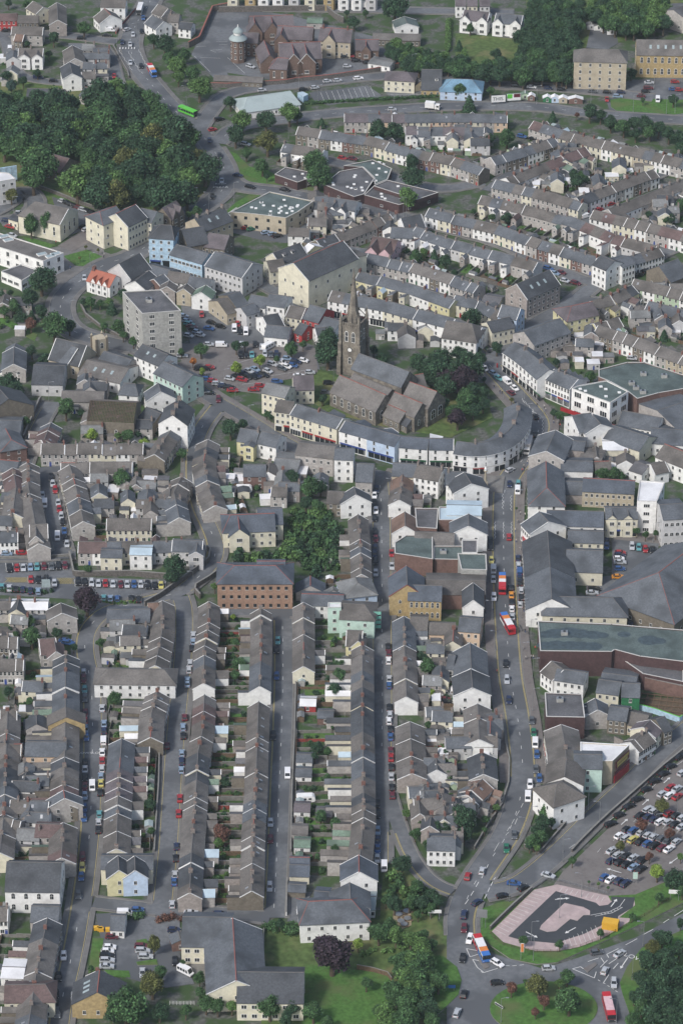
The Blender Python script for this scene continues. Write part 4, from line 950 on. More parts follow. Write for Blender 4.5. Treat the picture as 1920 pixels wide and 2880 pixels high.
road("church street", [(390, 840), (470, 905), (520, 935), (580, 970), (640, 1008), (740, 1062), (830, 1085), (920, 1100), (1060, 1112), (1150, 1105)], 6.5, 2.2, 2.2, pmat="paving_red", yl='s')
road("market lane", [(310, 800), (350, 820), (400, 850), (430, 880)], 6.5, 1.5, 1.5)
road("winding road", [(500, 935), (460, 985), (445, 1040), (445, 1110), (460, 1170), (480, 1210), (496, 1250), (494, 1285), (470, 1315), (435, 1345), (410, 1362), (330, 1385), (250, 1400), (215, 1428), (196, 1460), (195, 1500), (205, 1545), (213, 1600), (213, 1768), (208, 1900), (200, 1977), (190, 2060), (167, 2193), (143, 2293), (128, 2420)], 6.6, 1.5, 1.5, yl='s', yr='d', centre=8)
road("second long street", [(415, 1372), (424, 1400), (423, 1480), (416, 1560), (406, 1660), (398, 1760), (390, 1900), (384, 1980), (372, 2090)], 6.4, 1.5, 1.5, yl='s', yr='s')
road("bottom lane", [(215, 2075), (280, 2082), (372, 2092), (500, 2098), (620, 2110)], 5.5, 1.0, 1.0)
road("third long street", [(648, 1412), (650, 1500), (650, 1568), (646, 1700), (640, 1835), (636, 1960), (628, 2110)], 6.6, 1.6, 1.6, yl='', yr='d', centre=4)
road("cross lane", [(520, 1405), (600, 1408), (740, 1410), (880, 1415)], 5.5, 1.2, 1.2)
road("fourth long street", [(868, 1085), (874, 1130), (876, 1200), (877, 1400), (878, 1568), (877, 1700), (873, 1800), (868, 1880), (868, 1985)], 6.8, 1.6, 1.6, yl='s', yr='s', centre=5)
road("branch road", [(879, 1760), (892, 1830), (915, 1900), (936, 1955), (962, 2000), (1000, 2035), (1040, 2050)], 4.6, .8, 1.0, yr='d')
road("slanting street", [(1640, 1625), (1568, 1682), (1500, 1740), (1445, 1800), (1375, 1865), (1295, 1945), (1235, 2000), (1180, 2038), (1110, 2052)], 7.2, 1.6, 1.2, yr='s', centre=None)
road("left terrace street", [(118, 930), (95, 970), (75, 1010), (62, 1050), (50, 1085)], 6, 1.2, 1.2, yr='s')
road("left long street", [(100, 1078), (112, 1110), (125, 1176), (136, 1230), (150, 1278)], 6, 1.2, 1.2, yl='s')
road("left cross street", [(-30, 1281), (80, 1280), (175, 1275)], 5.5, 1.0, 1.0)
road("left cross lane", [(-30, 1090), (50, 1085), (130, 1080), (240, 1076)], 4.5, .8, .8)
road("back lane", [(40, 930), (118, 930), (200, 935)], 4, .8, .8)
build_roads()
marks("line_white", [(1050, 255-1, 1105, 310), (1000, 0, 1000, 0)], .12, 0, 0)
W_ = []
for k in range(6): W_.append((825+k*20, 338, 832+k*20, 338))
marks("line_white", W_, 2.2, 0, 0, z=.5)                # zebra
marks("line_white", [(700, 320, 735, 318), (768, 318, 770, 318)] + [(700+22*k, 324-1.4*k, 770+22*k, 318-1.4*k) for k in range(0)], .2, 2, 5, z=.5)
def arrow(x, y, dx, dy, c, r, L=4.5):
    a = T(c, r, x, y); b = T(c, r, x+dx*10, y+dy*10); d = (b-a).normalized(); n = Vector((-d.y, d.x, 0)); m = MB(); z = .5
    def f(*q): m.face([(*(a+d*u+n*v).xy, z) for u, v in q], "line_white")
    f((-L/2, -.15), (L/2-1.2, -.15), (L/2-1.2, .15), (-L/2, .15)); f((L/2-1.2, -.6), (L/2, 0), (L/2-1.2, .6)); struct("road_marking", m)
for a in [(735, 322, 1, -.1), (1090, 350, 1, -1.3), (790, 540, -1, .55), (525, 570, 1, .5)]: arrow(*a, 2, 5)
for a in [(1455, 680, 1, -.9), (1308, 830, 1, -.9), (1162, 967, 1, -.9)]: arrow(*a, 2, 4, 4)
arrow(1500, 60, -1, .7, 2, 5); arrow(1160, 765, -.6, .9, 2, 5, 6); arrow(1090, 128, -1, -.3, 2, 5, 5)
bays = []
for k in range(14): bays.append((265+k*21.5, 530-k*20.5, 345+k*22.5, 572-k*22))     # pink bays
for k in range(9): bays.append((735+k*36, 245+k*8, 715+k*36, 272+k*8.4))
for k in range(10): bays.append((700+k*33, 680-k*10, 690+k*30, 632-k*14))
marks("line_white", bays, .1, 2, 5, z=.49)
marks("line_white", [(930, 435, 1060, 410), (1060, 410, 1130, 375), (1130, 375, 1165, 325), (960, 442, 1080, 418), (1080, 418, 1150, 380)] + [(1000+k*22, 424-k*4-(k*k*.6), 1012+k*22, 432-k*4-(k*k*.7)) for k in range(7)], .15, 2, 5, z=.5)
marks("line_white", [(75, 665, 100, 722), (75, 665, 155, 680), (100, 722, 155, 705), (118, 740, 150, 795), (150, 795, 195, 830), (118, 740, 160, 748), (175, 822, 190, 832), (190, 832, 290, 802), (805, 805, 860, 790), (860, 790, 880, 805), (805, 805, 955, 868), (955, 868, 968, 825), (910, 755, 985, 730), (1000, 728, 1025, 765), (995, 795, 1045, 745), (1040, 705, 1120, 665), (1040, 705, 1055, 728), (1085, 805, 1120, 765), (1055, 770, 1115, 730)], .22, 2, 5, z=.5)
marks("line_white", [(1170+k*0, 640, 1250, 597), (1290, 570, 1360, 532), (1430, 487, 1470, 462), (1505, 440, 1568, 400), (1015, 905, 1055, 845), (980, 880, 995, 890), (1015, 900, 1030, 908), (1045, 920, 1060, 928), (1075, 937, 1090, 945), (1100, 955, 1115, 965), (340, 782, 370, 784), (390, 784, 420, 782), (440, 780, 470, 776), (65, 360, 90, 325), (105, 300, 125, 268), (140, 240, 160, 205), (180, 180, 200, 140), (212, 115, 225, 85), (200, 320, 215, 290), (222, 275, 235, 245), (243, 232, 255, 205), (262, 190, 275, 175)], .2, 2, 5, z=.5)
marks("line_white", [(355, 1030, 375, 1000), (385, 985, 405, 948), (408, 985, 425, 945), (418, 925, 440, 890), (450, 870, 465, 840), (265, 1170, 300, 1110), (345, 1060, 365, 1040), (780, 1150, 990, 1010), (1000, 1000, 1290, 790), (1300, 780, 1480, 610), (1490, 600, 1568, 545)], .14, 2, 4, z=.5)
marks("line_white", [(400+0, 170, 405, 170)], .1, 2, 4)
for xs in ((272, 330, 385), ):                                              # zigzags on the shop street
    zz = []
    for x in xs:
        for k in range(9): zz.append((x+(-4 if k % 2 else 4), 75+k*13, x+(4 if k % 2 else -4), 88+k*13))
    marks("line_white", zz, .13, 2, 3, z=.5)
zz = [(455+k*12+(-5 if k % 2 else 5), 400+k*13, 455+(k+1)*12+(5 if k % 2 else -5), 413+k*13) for k in range(11)] + [(600+(-5 if k % 2 else 5), 545+k*13, 600+(5 if k % 2 else -5), 558+k*13) for k in range(8)]
zz += [(325+(-5 if k % 2 else 5), 1060+k*13, 325+(5 if k % 2 else -5), 1073+k*13) for k in range(8)] + [(382+(-5 if k % 2 else 5), 1070+k*13, 382+(5 if k % 2 else -5), 1083+k*13) for k in range(8)]
marks("line_white", zz, .13, 2, 2, z=.5)
zz = []
for k in range(10): zz += [(820+k*9+(-4 if k % 2 else 4), 350+k*14, 820+(k+1)*9+(4 if k % 2 else -4), 364+k*14), (955+k*7+(-4 if k % 2 else 4), 345+k*14, 955+(k+1)*7+(4 if k % 2 else -4), 359+k*14), (885+k*8+(-4 if k % 2 else 4), 360+k*14, 885+(k+1)*8+(4 if k % 2 else -4), 374+k*14)]
marks("line_white", zz, .13, 0, 0, z=.5)
zz = [(40+k*10, 455, 60+k*10+20, 490) for k in range(14)] + [(70+k*10, 455, 35+k*10, 490) for k in range(14)] + [(395+k*11, 458, 425+k*11, 500) for k in range(9)] + [(425+k*11, 458, 395+k*11, 500) for k in range(9)]
marks("line_yellow", zz, .12, 0, 3, z=.3)
zz = [(40+k*49, 355, 47+k*49, 405) for k in range(9)] + [(195+k*48, 450, 195+k*48, 490) for k in range(4)] + [(515+k*48, 470, 520+k*48, 520) for k in range(14)] + [(40, 410, 470, 402)]
marks("line_white", zz, .12, 0, 3, z=.3)
marks("line_white", [(700+k*40, 615+0*k, 690+k*40, 715-k*3) for k in range(0)] + [(640+k*38, 640-k*4.5, 670+k*38, 712-k*5) for k in range(10)] + [(1120, 655, 1340, 655)], .12, 1, 0, z=.3)
marks("line_white", [(1340, 390, 1450, 500), (1450, 350, 1530, 345), (1450, 350, 1490, 365), (1490, 292, 1568, 290), (1510, 312, 1568, 310), (1355, 325, 1420, 322), (1380, 400, 1520, 405)], .12, 0, 0, z=.3)
marks("line_white", [(0, 400, 120, 510)], .12, 1, 0, z=.3)
zz = []
for i, (x0, y0) in enumerate(((1250, 940), (1110, 1070), (1000, 1150), (1300, 890))):
    for k in range(7): zz.append((x0+k*50, y0+k*12, x0+k*50-25, y0+k*12+28))
marks("line_white", zz, .1, 2, 4, z=.5)
marks("line_white", [(1265+k*0, 85, 1266, 85)], .1, 1, 2)
marks("line_white", [(100, 300, 250, 285), (0, 175, 200, 115), (60, 215, 380, 165), (180, 260, 560, 200), (60, 210, 560, 120)], .12, 1, 2, z=.3)
def text_mesh(name, cu):
    t = bpy.data.objects.new("tmp", cu); link(t); me = bpy.data.meshes.new_from_object(t.evaluated_get(bpy.context.evaluated_depsgraph_get())); bpy.data.objects.remove(t); me.name = name
    return bpy.data.objects.new(name, me)
def words(txt, c, r, x, y, dx, dy, size, mat="line_white", z=.5):
    cu = bpy.data.curves.new("lettering", 'FONT'); cu.body = txt; cu.size = size; cu.align_x = 'CENTER'; cu.materials.append(MATS[mat])
    o = link(text_mesh("road_lettering", cu)); p = T(c, r, x, y, z); q = T(c, r, x+dx*10, y+dy*10, z); o.location = p; o.rotation_euler = (0, 0, frame(p, q)); o["kind"] = "structure"
words("SLOW", 2, 5, 1205, 722, 1, .35, 2.6); words("SLOW", 0, 4, 670, 490, 1, 0, 1.6); words("SLOW", 0, 4, 570, 490, 1, 0, 1.6)
for t, y in (("KEEP", 95), ("CLEAR", 118)): words(t, 0, 1, 1520, y, 1, 0, 2.2)
# ================================================================== TERRACES
BR = "brown brown taupe taupe slate"; SL = "slate slate dark brown taupe"; MX = "brown taupe slate dark brown taupe taupe brown maroon"
G3 = "grey white pebble cream stone palegrey"; WH = "white white cream grey palegrey"
# four long streets
row("left terrace of the leftmost long street", [(152, 1503), (150, 1700), (147, 1845)], roofs=MX, gard=13, flip=False, extl=(4, 9), ext=.95, d=8.6, w=5.0)
row("short terrace left of the leftmost long street", [(146, 1890), (142, 1972)], roofs=MX, gard=12, extl=(4, 8), ext=.95, d=8.4)
row("right terrace of the leftmost long street", [(280, 1697), (275, 1765), (271, 1850), (268, 1952)], roofs="brown taupe brown slate purple", gard=15, flip=True, frm="far end", d=8.2, extl=(3, 5))
row("upper left terrace of the second long street", [(373, 1378), (374, 1440), (366, 1485), (357, 1530)], roofs=BR, gard=13, d=8, extl=(3, 7))
row("middle left terrace of the second long street", [(362, 1588), (348, 1640), (346, 1695)], roofs=BR, gard=12, d=8, extl=(4, 9), ext=1)
row("upper right terrace of the second long street", [(480, 1382), (480, 1430), (470, 1485), (468, 1572)], roofs=BR, gard=14, flip=True, d=7.2, extl=(2.6, 4.5), ext=.6)
row("lower right terrace of the second long street", [(470, 1596), (466, 1675), (455, 1730), (448, 1850), (440, 1960), (436, 2052)], roofs=MX, gard=14, flip=True, d=7.2, extl=(2.6, 4.8), ext=.65)
row("upper left terrace of the third long street", [(599, 1398), (600, 1462), (597, 1578)], roofs=BR, gard=14, d=7.0)
row("lower left terrace of the third long street", [(594, 1612), (590, 1715), (588, 1795), (582, 1900), (578, 2048)], roofs="brown taupe brown red slate taupe", gard=14, d=7.0, extl=(3, 5))
row("right terrace of the third long street", [(697, 1384), (697, 1530)], roofs=BR, gard=12, d=7.2, flip=True, ext=.2)
row("upper left terrace of the fourth long street", [(822, 1180), (827, 1240), (830, 1320)], roofs=BR, gard=9, d=7.0)
row("lower left terrace of the fourth long street", [(832, 1482), (832, 1640), (834, 1760), (835, 1880), (826, 1970)], roofs=MX, gard=24, d=7.2, extl=(4, 9), ext=.95, seed=5)
row("upper right terrace of the fourth long street", [(927, 1416), (929, 1500), (933, 1600)], roofs=MX, gard=14, d=7.6, flip=True)
row("lower right terrace of the fourth long street", [(941, 1658), (946, 1778)], roofs="brown taupe taupe", gard=10, d=9.2, flip=True, stepy=.0, ext=.3)
# left side
row("outer terrace of the left edge", [(18, 1630), (14, 1760), (10, 1870), (0, 1960)], roofs=MX, gard=6, d=8)
row("terrace on the left long street", [(65, 1062), (66, 1120), (90, 1250)], roofs=BR, gard=11, flip=False, d=8, seed=12)
row("terrace right of the left long street", [(160, 1068), (178, 1130), (192, 1200)], roofs=BR, gard=9, flip=True, d=8.2, seed=13)
row("inner terrace above the car park", [(418, 1095), (400, 1130), (412, 1190)], roofs=BR, gard=8, flip=False, d=8, seed=14)
row("facing terrace by the walled lane", [(95, 1020), (205, 1020), (330, 1020)], roofs=BR, gard=0, d=7.6, walls="white grey pink cream white palegrey", seed=15)
row("rear terrace by the walled lane", [(140, 1062), (240, 1062), (305, 1062)], roofs=BR, gard=8, d=7.6, flip=True, seed=16)
row("white villas row above the car park", [(180, 1245), (280, 1245), (420, 1240)], roofs="brown taupe slate maroon", gard=0, d=7.8, walls="grey white cream palegrey", seed=17)
row("cream row with small windows", [(245, 1192), (349, 1192)], n=4, roofs="brown", gard=0, walls="cream", d=8.5, frm="left", stepy=0)
row("stepped terrace on the winding road", [(478, 1010), (468, 1060), (480, 1120), (495, 1160)], roofs=MX, gard=8, flip=True, d=8.6, seed=18)
row("short terrace beside the pub", [(395, 985), (355, 1045)], roofs=BR, gard=5, flip=False, d=7.6)
row("white row at the left edge", [(-20, 1222), (42, 1220)], roofs="slate", walls="white", gard=0, n=3, frm="left")
row("modern row on the car park wall", [(-30, 1382), (112, 1382)], roofs="white taupe white", walls="grey palegrey", gard=4, n=5, frm="left", d=7, e=4.8, r=6.0, ext=0)
row("left terrace with red roofs", [(118, 972), (103, 1010), (95, 1012)], roofs="maroon slate", gard=6, d=8, n=4)
row("far left terrace", [(30, 1075), (38, 1120), (30, 1180)], roofs=MX, gard=8, d=8, flip=True)
row("stone cottages at the left edge", [(-20, 1462), (42, 1462)], roofs="brown", walls="stone white", gard=0, n=3, frm="left")
row("row above the chapel at the left", [(-20, 1515), (56, 1515)], roofs="brown", walls="grey", gard=0, n=4, frm="left", flip=False)
row("left edge row in cream", [(-20, 1632), (40, 1630)], roofs="brown", walls="cream peach", gard=7, n=3, frm="left", ext=0)
row("left edge row in white", [(-20, 1708), (50, 1708)], roofs="brown", walls="white grey", gard=7, n=4, frm="left", ext=0)
row("grey doubles near the left edge", [(24, 1838), (68, 1840), (114, 1842)], roofs="brown slate", walls="stone grey", gard=8, n=4, frm="left", ext=.3)
row("left edge row in grey", [(-20, 1880), (15, 1880), (50, 1885)], roofs="brown", walls="grey pebble", gard=7, n=4, frm="left", ext=.5)
row("left edge row at the bottom", [(-20, 2085), (20, 2085)], roofs="brown", walls="white", gard=7, n=2, frm="left", ext=.5)
row("bottom left terrace behind the street", [(110, 2110), (95, 2180), (80, 2260), (60, 2400)], roofs=MX, gard=10, d=8.4, extl=(4, 7), ext=.9)
row("hidden terrace across the bottom street", [(225, 2230), (205, 2290)], roofs="brown", gard=0, d=7, n=1)
# church to main street
row("diagonal terrace behind the yellow hall", [(725, 553), (790, 530), (893, 490)], roofs="brown brown dark", walls="stone brick grey stone", flip=False, gard=7, frm="left")
row("pale terrace below the pink house", [(845, 583), (950, 605), (1045, 635), (1100, 655)], roofs=BR, walls="grey stone cream white grey stone", gard=8.5, frm="left")
row("backs above the white shops", [(825, 622), (950, 655), (1045, 690)], roofs="brown slate slate", gard=7, flip=True, frm="right", walls="cream white yellow")
row("upper backs behind the long street", [(955, 522), (1045, 552), (1130, 575), (1235, 603)], roofs=BR, gard=10, flip=True, frm="right", walls=WH)
row("long pale terrace of the cross street", [(985, 478), (1045, 493), (1145, 516), (1245, 553), (1372, 590)], roofs="brown slate slate brown brown", walls="cream grey cream white white grey brick cream", gard=8.5, frm="left")
row("long rear terrace behind the cross street", [(1105, 450), (1232, 477), (1322, 503), (1412, 540), (1508, 566)], roofs="brown maroon slate brown", walls=WH, gard=11, flip=True, frm="right", extl=(3, 6))
row("corner terrace running up from the white pub", [(1412, 598), (1512, 567)], roofs="brown slate", walls="white white grey", gard=4, frm="left", n=7)
row("upper pale terrace of the grid", [(1138, 413), (1252, 441), (1338, 466)], roofs="brown taupe slate maroon", walls="grey white grey buff cream", gard=10, frm="left")
row("right hand pale terrace of the grid", [(1362, 483), (1440, 501), (1545, 528), (1620, 548)], roofs="brown taupe maroon", walls="white grey cream grey white", gard=10, frm="left")
row("inner diagonal terrace of the grid", [(1322, 455), (1400, 425), (1500, 388)], roofs="brown dark slate", walls="stone grey white white grey cream", gard=10, frm="left")
row("outer diagonal terrace of the grid", [(1395, 482), (1480, 448), (1590, 404)], roofs="brown brown taupe", walls="grey white", gard=10, flip=True, frm="right")
row("short diagonal terrace by the junction", [(1125, 362), (1200, 340), (1272, 316)], roofs="brown slate", walls="white stone grey", gard=8.5, frm="left")
row("second diagonal terrace by the junction", [(1160, 408), (1250, 372), (1343, 338)], roofs="brown maroon", walls=WH, gard=8.5, flip=True, frm="right")
row("long far terrace at the right", [(1225, 278), (1318, 308), (1460, 341), (1568, 366), (1640, 384)], roofs="brown slate maroon brown taupe", walls="white grey cream pebble white grey buff", gard=10, frm="left")
row("terrace with painted fronts above the health centre", [(685, 291), (845, 313), (945, 340), (1045, 363), (1112, 386)], roofs="brown slate slate brown", walls="grey stone grey white stone white cream brick", gard=8.5, frm="left")
row("top terrace beside the bypass", [(790, 262), (900, 262), (1045, 260), (1165, 262)], roofs="slate slate dark purple purple", walls="white grey cream grey peach", gard=7, frm="left")
row("backs facing the top terrace", [(930, 291), (1045, 291), (1112, 294)], roofs="purple slate", walls=WH, gard=10, flip=True, frm="right")
row("short row behind the health centre trees", [(652, 328), (745, 345)], roofs="slate brown", walls="white", gard=4, n=4, frm="left", flip=True)
row("white shop terrace above the church", [(762, 668), (890, 692), (960, 712), (1045, 734), (1108, 753)], e=7.2, r=9.6, d=9, roofs="slate brown slate navy", walls="white white cream white", gard=7, frm="left", shop=True, storeys=3, w=6.5, cat="shop house", kind="shop_house", ext=.4)
row("rear cottages above the white shops", [(1045, 678), (1100, 690), (1160, 720)], roofs="slate brown", walls="grey cream", gard=4, frm="left")
row("green fronted terrace at the right edge", [(1455, 641), (1568, 667), (1640, 684)], roofs="brown brown", walls="green green white", gard=8.5, frm="left")
row("backs below the green terrace", [(1488, 692), (1568, 712), (1640, 730)], roofs="brown slate", walls="yellow grey", gard=10, flip=True, frm="right")
row("white terrace behind the supermarket", [(1372, 748), (1440, 768), (1568, 815), (1640, 840)], roofs="brown taupe", walls="white grey white stone buff", gard=7, frm="left")
row("backs behind the yellow corner shop", [(1362, 745), (1420, 730)], roofs="slate brown", walls="grey yellow", gard=4, n=4, flip=True, frm="right")
row("street front running from the yellow corner shop", [(1330, 700), (1400, 680), (1450, 655)], roofs="dark brown", walls="yellow grey buff", gard=4, frm="left", flip=True)
sweep("long curved white shop terrace with slate roof on the main street", "shop terrace", [(1180, 786), (1205, 802), (1232, 824), (1262, 850)], 11, 8.4, 11.4, "white", "slate", kind="curved_terrace")
row("lower white shops of the main street", [(1272, 848), (1328, 872)], e=8, r=10.6, d=10, frm="left", roofs="slate", walls="white", shop=True, storeys=3, w=6.5, cat="shop house", kind="shop_house", gard=0, stepy=0, n=4)
row("white shops below the church, left part", [(680, 929), (735, 946), (788, 962)], e=8.2, r=10.6, d=9, frm="left", roofs="slate", walls="cream", shop=True, storeys=3, w=7, cat="shop house", kind="shop_house", gard=7, stepy=0, rr=None)
row("mixed shops below the church", [(792, 967), (856, 985), (920, 1003), (985, 1008), (1042, 1009)], e=7.6, r=9.8, d=9, frm="left", roofs="slate brown slate grey navy", walls="buff white cream white white paleblue", seed=3, shop=True, storeys=3, w=8, cat="shop house", kind="shop_house", gard=4, stepy=.2)
sweep("sweeping white crescent with slate roof and shopfronts by the monument", "crescent", [(1048, 1014), (1090, 1020), (1128, 1014), (1160, 998), (1180, 975), (1190, 948), (1188, 925)], 10, 8, 10.6, "white", "slate", kind="curved_terrace", bay=2.8)
row("narrow street shops at the top of the fourth street", [(925, 1085), (917, 1150)], roofs="brown rust taupe", gard=7, d=8, flip=True)
row("cottages at the main street bend", [(1108, 1790), (1072, 1825)], roofs="brown rust dark", walls="white grey", gard=7, n=4, flip=False, frm="left", d=8)
row("shops above the cottages", [(1096, 1618), (1100, 1700)], roofs="brown taupe", gard=9, n=5, flip=False, d=9, ext=.9)
row("lower shops above the cottages", [(1105, 1728), (1110, 1780)], roofs="dark brown", gard=9, n=3, flip=False, d=9, ext=.9)
row("brown roofed shops right of the main street", [(1288, 1665), (1298, 1722), (1300, 1790)], e=7.6, r=10, d=11, roofs="brown taupe", walls="white cream", shop=True, storeys=3, w=7, cat="shop house", kind="shop_house", gard=0, flip=True, ext=0)
row("cottages along the slanting street", [(1445, 1706), (1485, 1680)], roofs="brown", walls="white", gard=3, n=4, frm="left")
# ================================================================== SINGLE BUILDINGS
V = "trim_white"
def H(*a, **k): hall(*a, **k)
# top left
H("pair of white gabled villas with bay windows at the top left", "villa", (130, 335), (300, 335), 9, 5.6, 7.8, "white", "brown", 0, 0, cols=4, gables=((.25, 5.5, 2), (.78, 5, 2)), verge=V, stacks=(.5,))
H("white gabled house with painted back walls beside the allotments", "house", (500, 315), (520, 405), 9, 6, 8.6, "grey", "brown", 0, 0, cols=3, verge=V)
H("rear white house with a pale flat extension beside the allotments", "house", (480, 430), (500, 510), 8.5, 6, 8.4, "white", "dark", 0, 0, cols=2, verge=V)
H("long brown roofed terrace end with pebbledashed gable at the top left", "house", (395, 20), (400, 140), 8, 6, 8.4, "pebble", "brown", 0, 0, cols=5, verge=V)
H("white gabled clubhouse with brown roof above the junction", "club", (720, 60), (765, 105), 11, 4.5, 8, "white", "brown", 0, 0, cols=3, rows=1, verge=V, ridge="trim_red")
H("white house at the top edge above the clubhouse", "house", (700, 0), (870, 5), 8, 6, 8, "white", "brown", 0, 0, cols=3)
H("purple roofed house with grey walls at the upper left", "house", (85, 185), (300, 190), 8, 5.5, 7.8, "grey", "brown", 0, 0, cols=4, verge=V)
H("low brick house with gable facing the road at the upper left", "house", (110, 235), (170, 240), 7, 4, 6, "stone", "rust", 0, 0, cols=2, verge=V)
H("red and grey cottages at the left edge of the top", "cottage row", (-20, 95), (120, 95), 7.5, 5.4, 7.4, "red", "maroon", 0, 0, cols=4)
H("stone cottages next to the red cottages at the top left", "cottage row", (125, 110), (268, 110), 7.5, 5.4, 7.4, "stone", "brown", 0, 0, cols=4)
H("large cream gabled house in the top left corner", "house", (230, 10), (300, 50), 8, 6, 8.5, "cream", "brown", 0, 0, cols=3, verge=V)
H("long house roof under the edge of the wood", "house", (190, 612), (450, 618), 8, 5, 7.5, "grey", "dark", 0, 0, cols=5)
H("red ridged roof half hidden by the wood", "house", (590, 600), (720, 640), 9, 4, 6.5, "grey", "slate", 0, 0, cols=2, ridge="trim_red")
H("white gabled house with slate roof beside the top road", "house", (1050, 105), (1130, 150), 9, 5, 8, "white", "slate", 0, 0, cols=2, verge=V)
H("brown gabled house at the top beside the road", "house", (1090, 30), (1160, 60), 8, 5.5, 8.5, "grey", "brown", 0, 0, cols=3, verge=V)
H("tall stone house left of the school wall", "house", (1165, 95), (1240, 100), 8, 6, 8.3, "grey", "brown", 0, 0, cols=2, stacks=(.2,))
H("small white cottage beside the school wall", "house", (1245, 150), (1330, 160), 7, 4.5, 6.5, "white", "dark", 0, 0, cols=2)
H("brown roofed house deep in the wood", "house", (370, 1065), (480, 1095), 14, 4, 8, "stone", "maroon", 0, 0, cols=2)
# school
H("red brick school main hall with twin ridge vents", "school hall", (150, 115), (450, 105), 13, 7, 12, "school", "purple", 1, 0, cols=7, rows=2, gables=((.1, 7, 1), (.5, 7, 1)), ridge="trim_red")
H("school wing with two large front gables", "school hall", (350, 300), (640, 290), 15, 7, 12, "school", "purple", 1, 0, cols=6, rows=1, wh=3, gables=((.32, 8, 5), (.62, 8, 5)), verge="stack", ridge="trim_red", wk=1)
H("right hand school wing with chimney", "school hall", (640, 190), (860, 205), 12, 8, 12, "buff", "purple", 1, 0, cols=6, gables=((.35, 6, 1.5),), ridge="trim_red", stacks=(-.1, -.85))
H("left school range with arched windows", "school hall", (345, 180), (590, 190), 11, 6, 10, "school", "purple", 1, 0, cols=5, gables=((.15, 6, 3),), ridge="trim_red")
H("small brick caretaker's house beside the school", "house", (880, 275), (1040, 275), 9, 4.2, 7.5, "school", "purple", 1, 0, cols=3, rows=1, gables=((.45, 4.5, 2),), ridge="trim_red")
H("low brick front range of the school with tall windows", "school hall", (345, 400), (420, 405), 9, 6, 9.5, "school", "purple", 1, 0, cols=2, rows=1, wh=3, hA=3, ridge="trim_red")
H("steep gabled school porch range", "school hall", (250, 280), (290, 380), 8, 5, 9, "school", "purple", 1, 0, cols=2, rows=1, ridge="trim_red")
H("school range joined to the domed tower", "school hall", (90, 225), (215, 230), 9, 7, 10, "school", "purple", 1, 0, cols=3, rows=2)
H("long low roofed shelter along the school yard", "shelter", (-90, 520), (245, 535), 6, 2.6, 3.8, "stone", "taupe", 1, 0, cols=8, rows=1, wh=.8)
def dome(asm):
    pass
m = MB(); m.cyl(0, 0, 0, 11, 3.6, 3.5, 8, "wall_school"); tw = m
m = MB(); m.cyl(0, 0, 11, 11.4, 4.2, 4.1, 16, "roof_zinc"); m.cyl(0, 0, 11.4, 13.2, 4.1, 2.3, 16, "roof_zinc", False); m.cyl(0, 0, 13.2, 14.4, 2.0, 2.0, 12, "wall_white")
for i in range(5): m.cyl(0, 0, 14.4+i*.5, 14.9+i*.5, 2.4*math.cos(i*.3), 2.4*math.cos((i+1)*.3), 14, "roof_zinc", i == 4)
m.cyl(0, 0, 16.9, 18, .3, .15, 6, "trim_white")
p = T(1, 0, 75, 420); asm = [P("tower", tw), P("cupola", m)]
for k in range(8):
    for z in (2, 5, 8): a = k*PI/4+PI/8; asm.append(P("window", WK[1], (3.32*math.sin(a), -3.32*math.cos(a), z), a, (1, 1, 1.7)))
reg("school_tower", "octagonal brick school tower crowned by a grey metal dome", "tower", None, (p.x, p.y, .02), 0, asm)
H("grey garage with pale roof behind the school", "garage", (550, 125), (655, 128), 7, 3, 4, "grey", "green", 1, 0, cols=1, rows=1)
H("long concrete classroom hut with window band", "hut", (1000, 232), (1328, 240), 8, 3.2, 4.6, "stone", "taupe", 1, 0, cols=12, rows=1)
H("white hut with grey roof and red door behind the classroom", "hut", (1215, 115), (1235, 165), 11, 3.2, 5.2, "white", "feltgreen", 1, 0, cols=2, rows=1, verge=V)
H("white flat roofed hut right of the school gate", "hut", (990, 405), (1140, 430), 8, 3, 3.6, "white", "grey", 1, 0, cols=3, rows=1)
H("cream hipped club house beside the upper road", "club", (1150, 495), (1235, 500), 10, 5.8, 8, "cream", "purple", 1, 0, cols=4, hA=4, hB=4)
H("low cream annexe of the club house", "annexe", (1280, 530), (1330, 560), 6, 3, 4.6, "cream", "dark", 1, 0, cols=2, rows=1)
H("steep grey roofed chapel with small dormer", "chapel", (1335, 480), (1475, 482), 13, 3.5, 10.5, "goldstone", "dark", 1, 0, cols=3, rows=1, dormers=((.75, -1),))
H("blue hipped roof hall beside the billboards", "hall", (1545, 545), (1680, 550), 13, 4.2, 7.6, "paleblue", "blue", 1, 0, cols=4, hA=5, hB=5, rows=2)
H("pale green metal roofed club with clerestory", "club", (140, 672), (430, 630), 16, 3.5, 7, "white", "zinc", 1, 0, cols=6, rows=1, hA=5, hB=2, ridge="roof_zinc")
flat("light blue storage container", "container", [(480, 640), (515, 632), (555, 650), (522, 668)], 2.8, "blue", "paleblue", 1, 0, cols=0, rows=1, parapet=.02, cap="roof_paleblue", kind="container")
for i, (x, y, w_, col, nm) in enumerate([(478, 630, 6, "green", "green"), (632, 652, 6, "darkgreen", "dark green"), (682, 652, 6, "paleblue", "pale blue"), (740, 656, 6, "buff", "buff"), (827, 660, 10, "brick", "wide brick"), (522, 640, 5, "brick", "brick")]):
    H("%s lock-up garage in the row by the bypass" % nm, "garage", (x, y-4), (x+1, y+14), w_*.62, 2.2, 3.1, col, "white" if i != 0 else "green", 2, 0, cols=0, rows=1, kind="garage", ridge="roof_white")
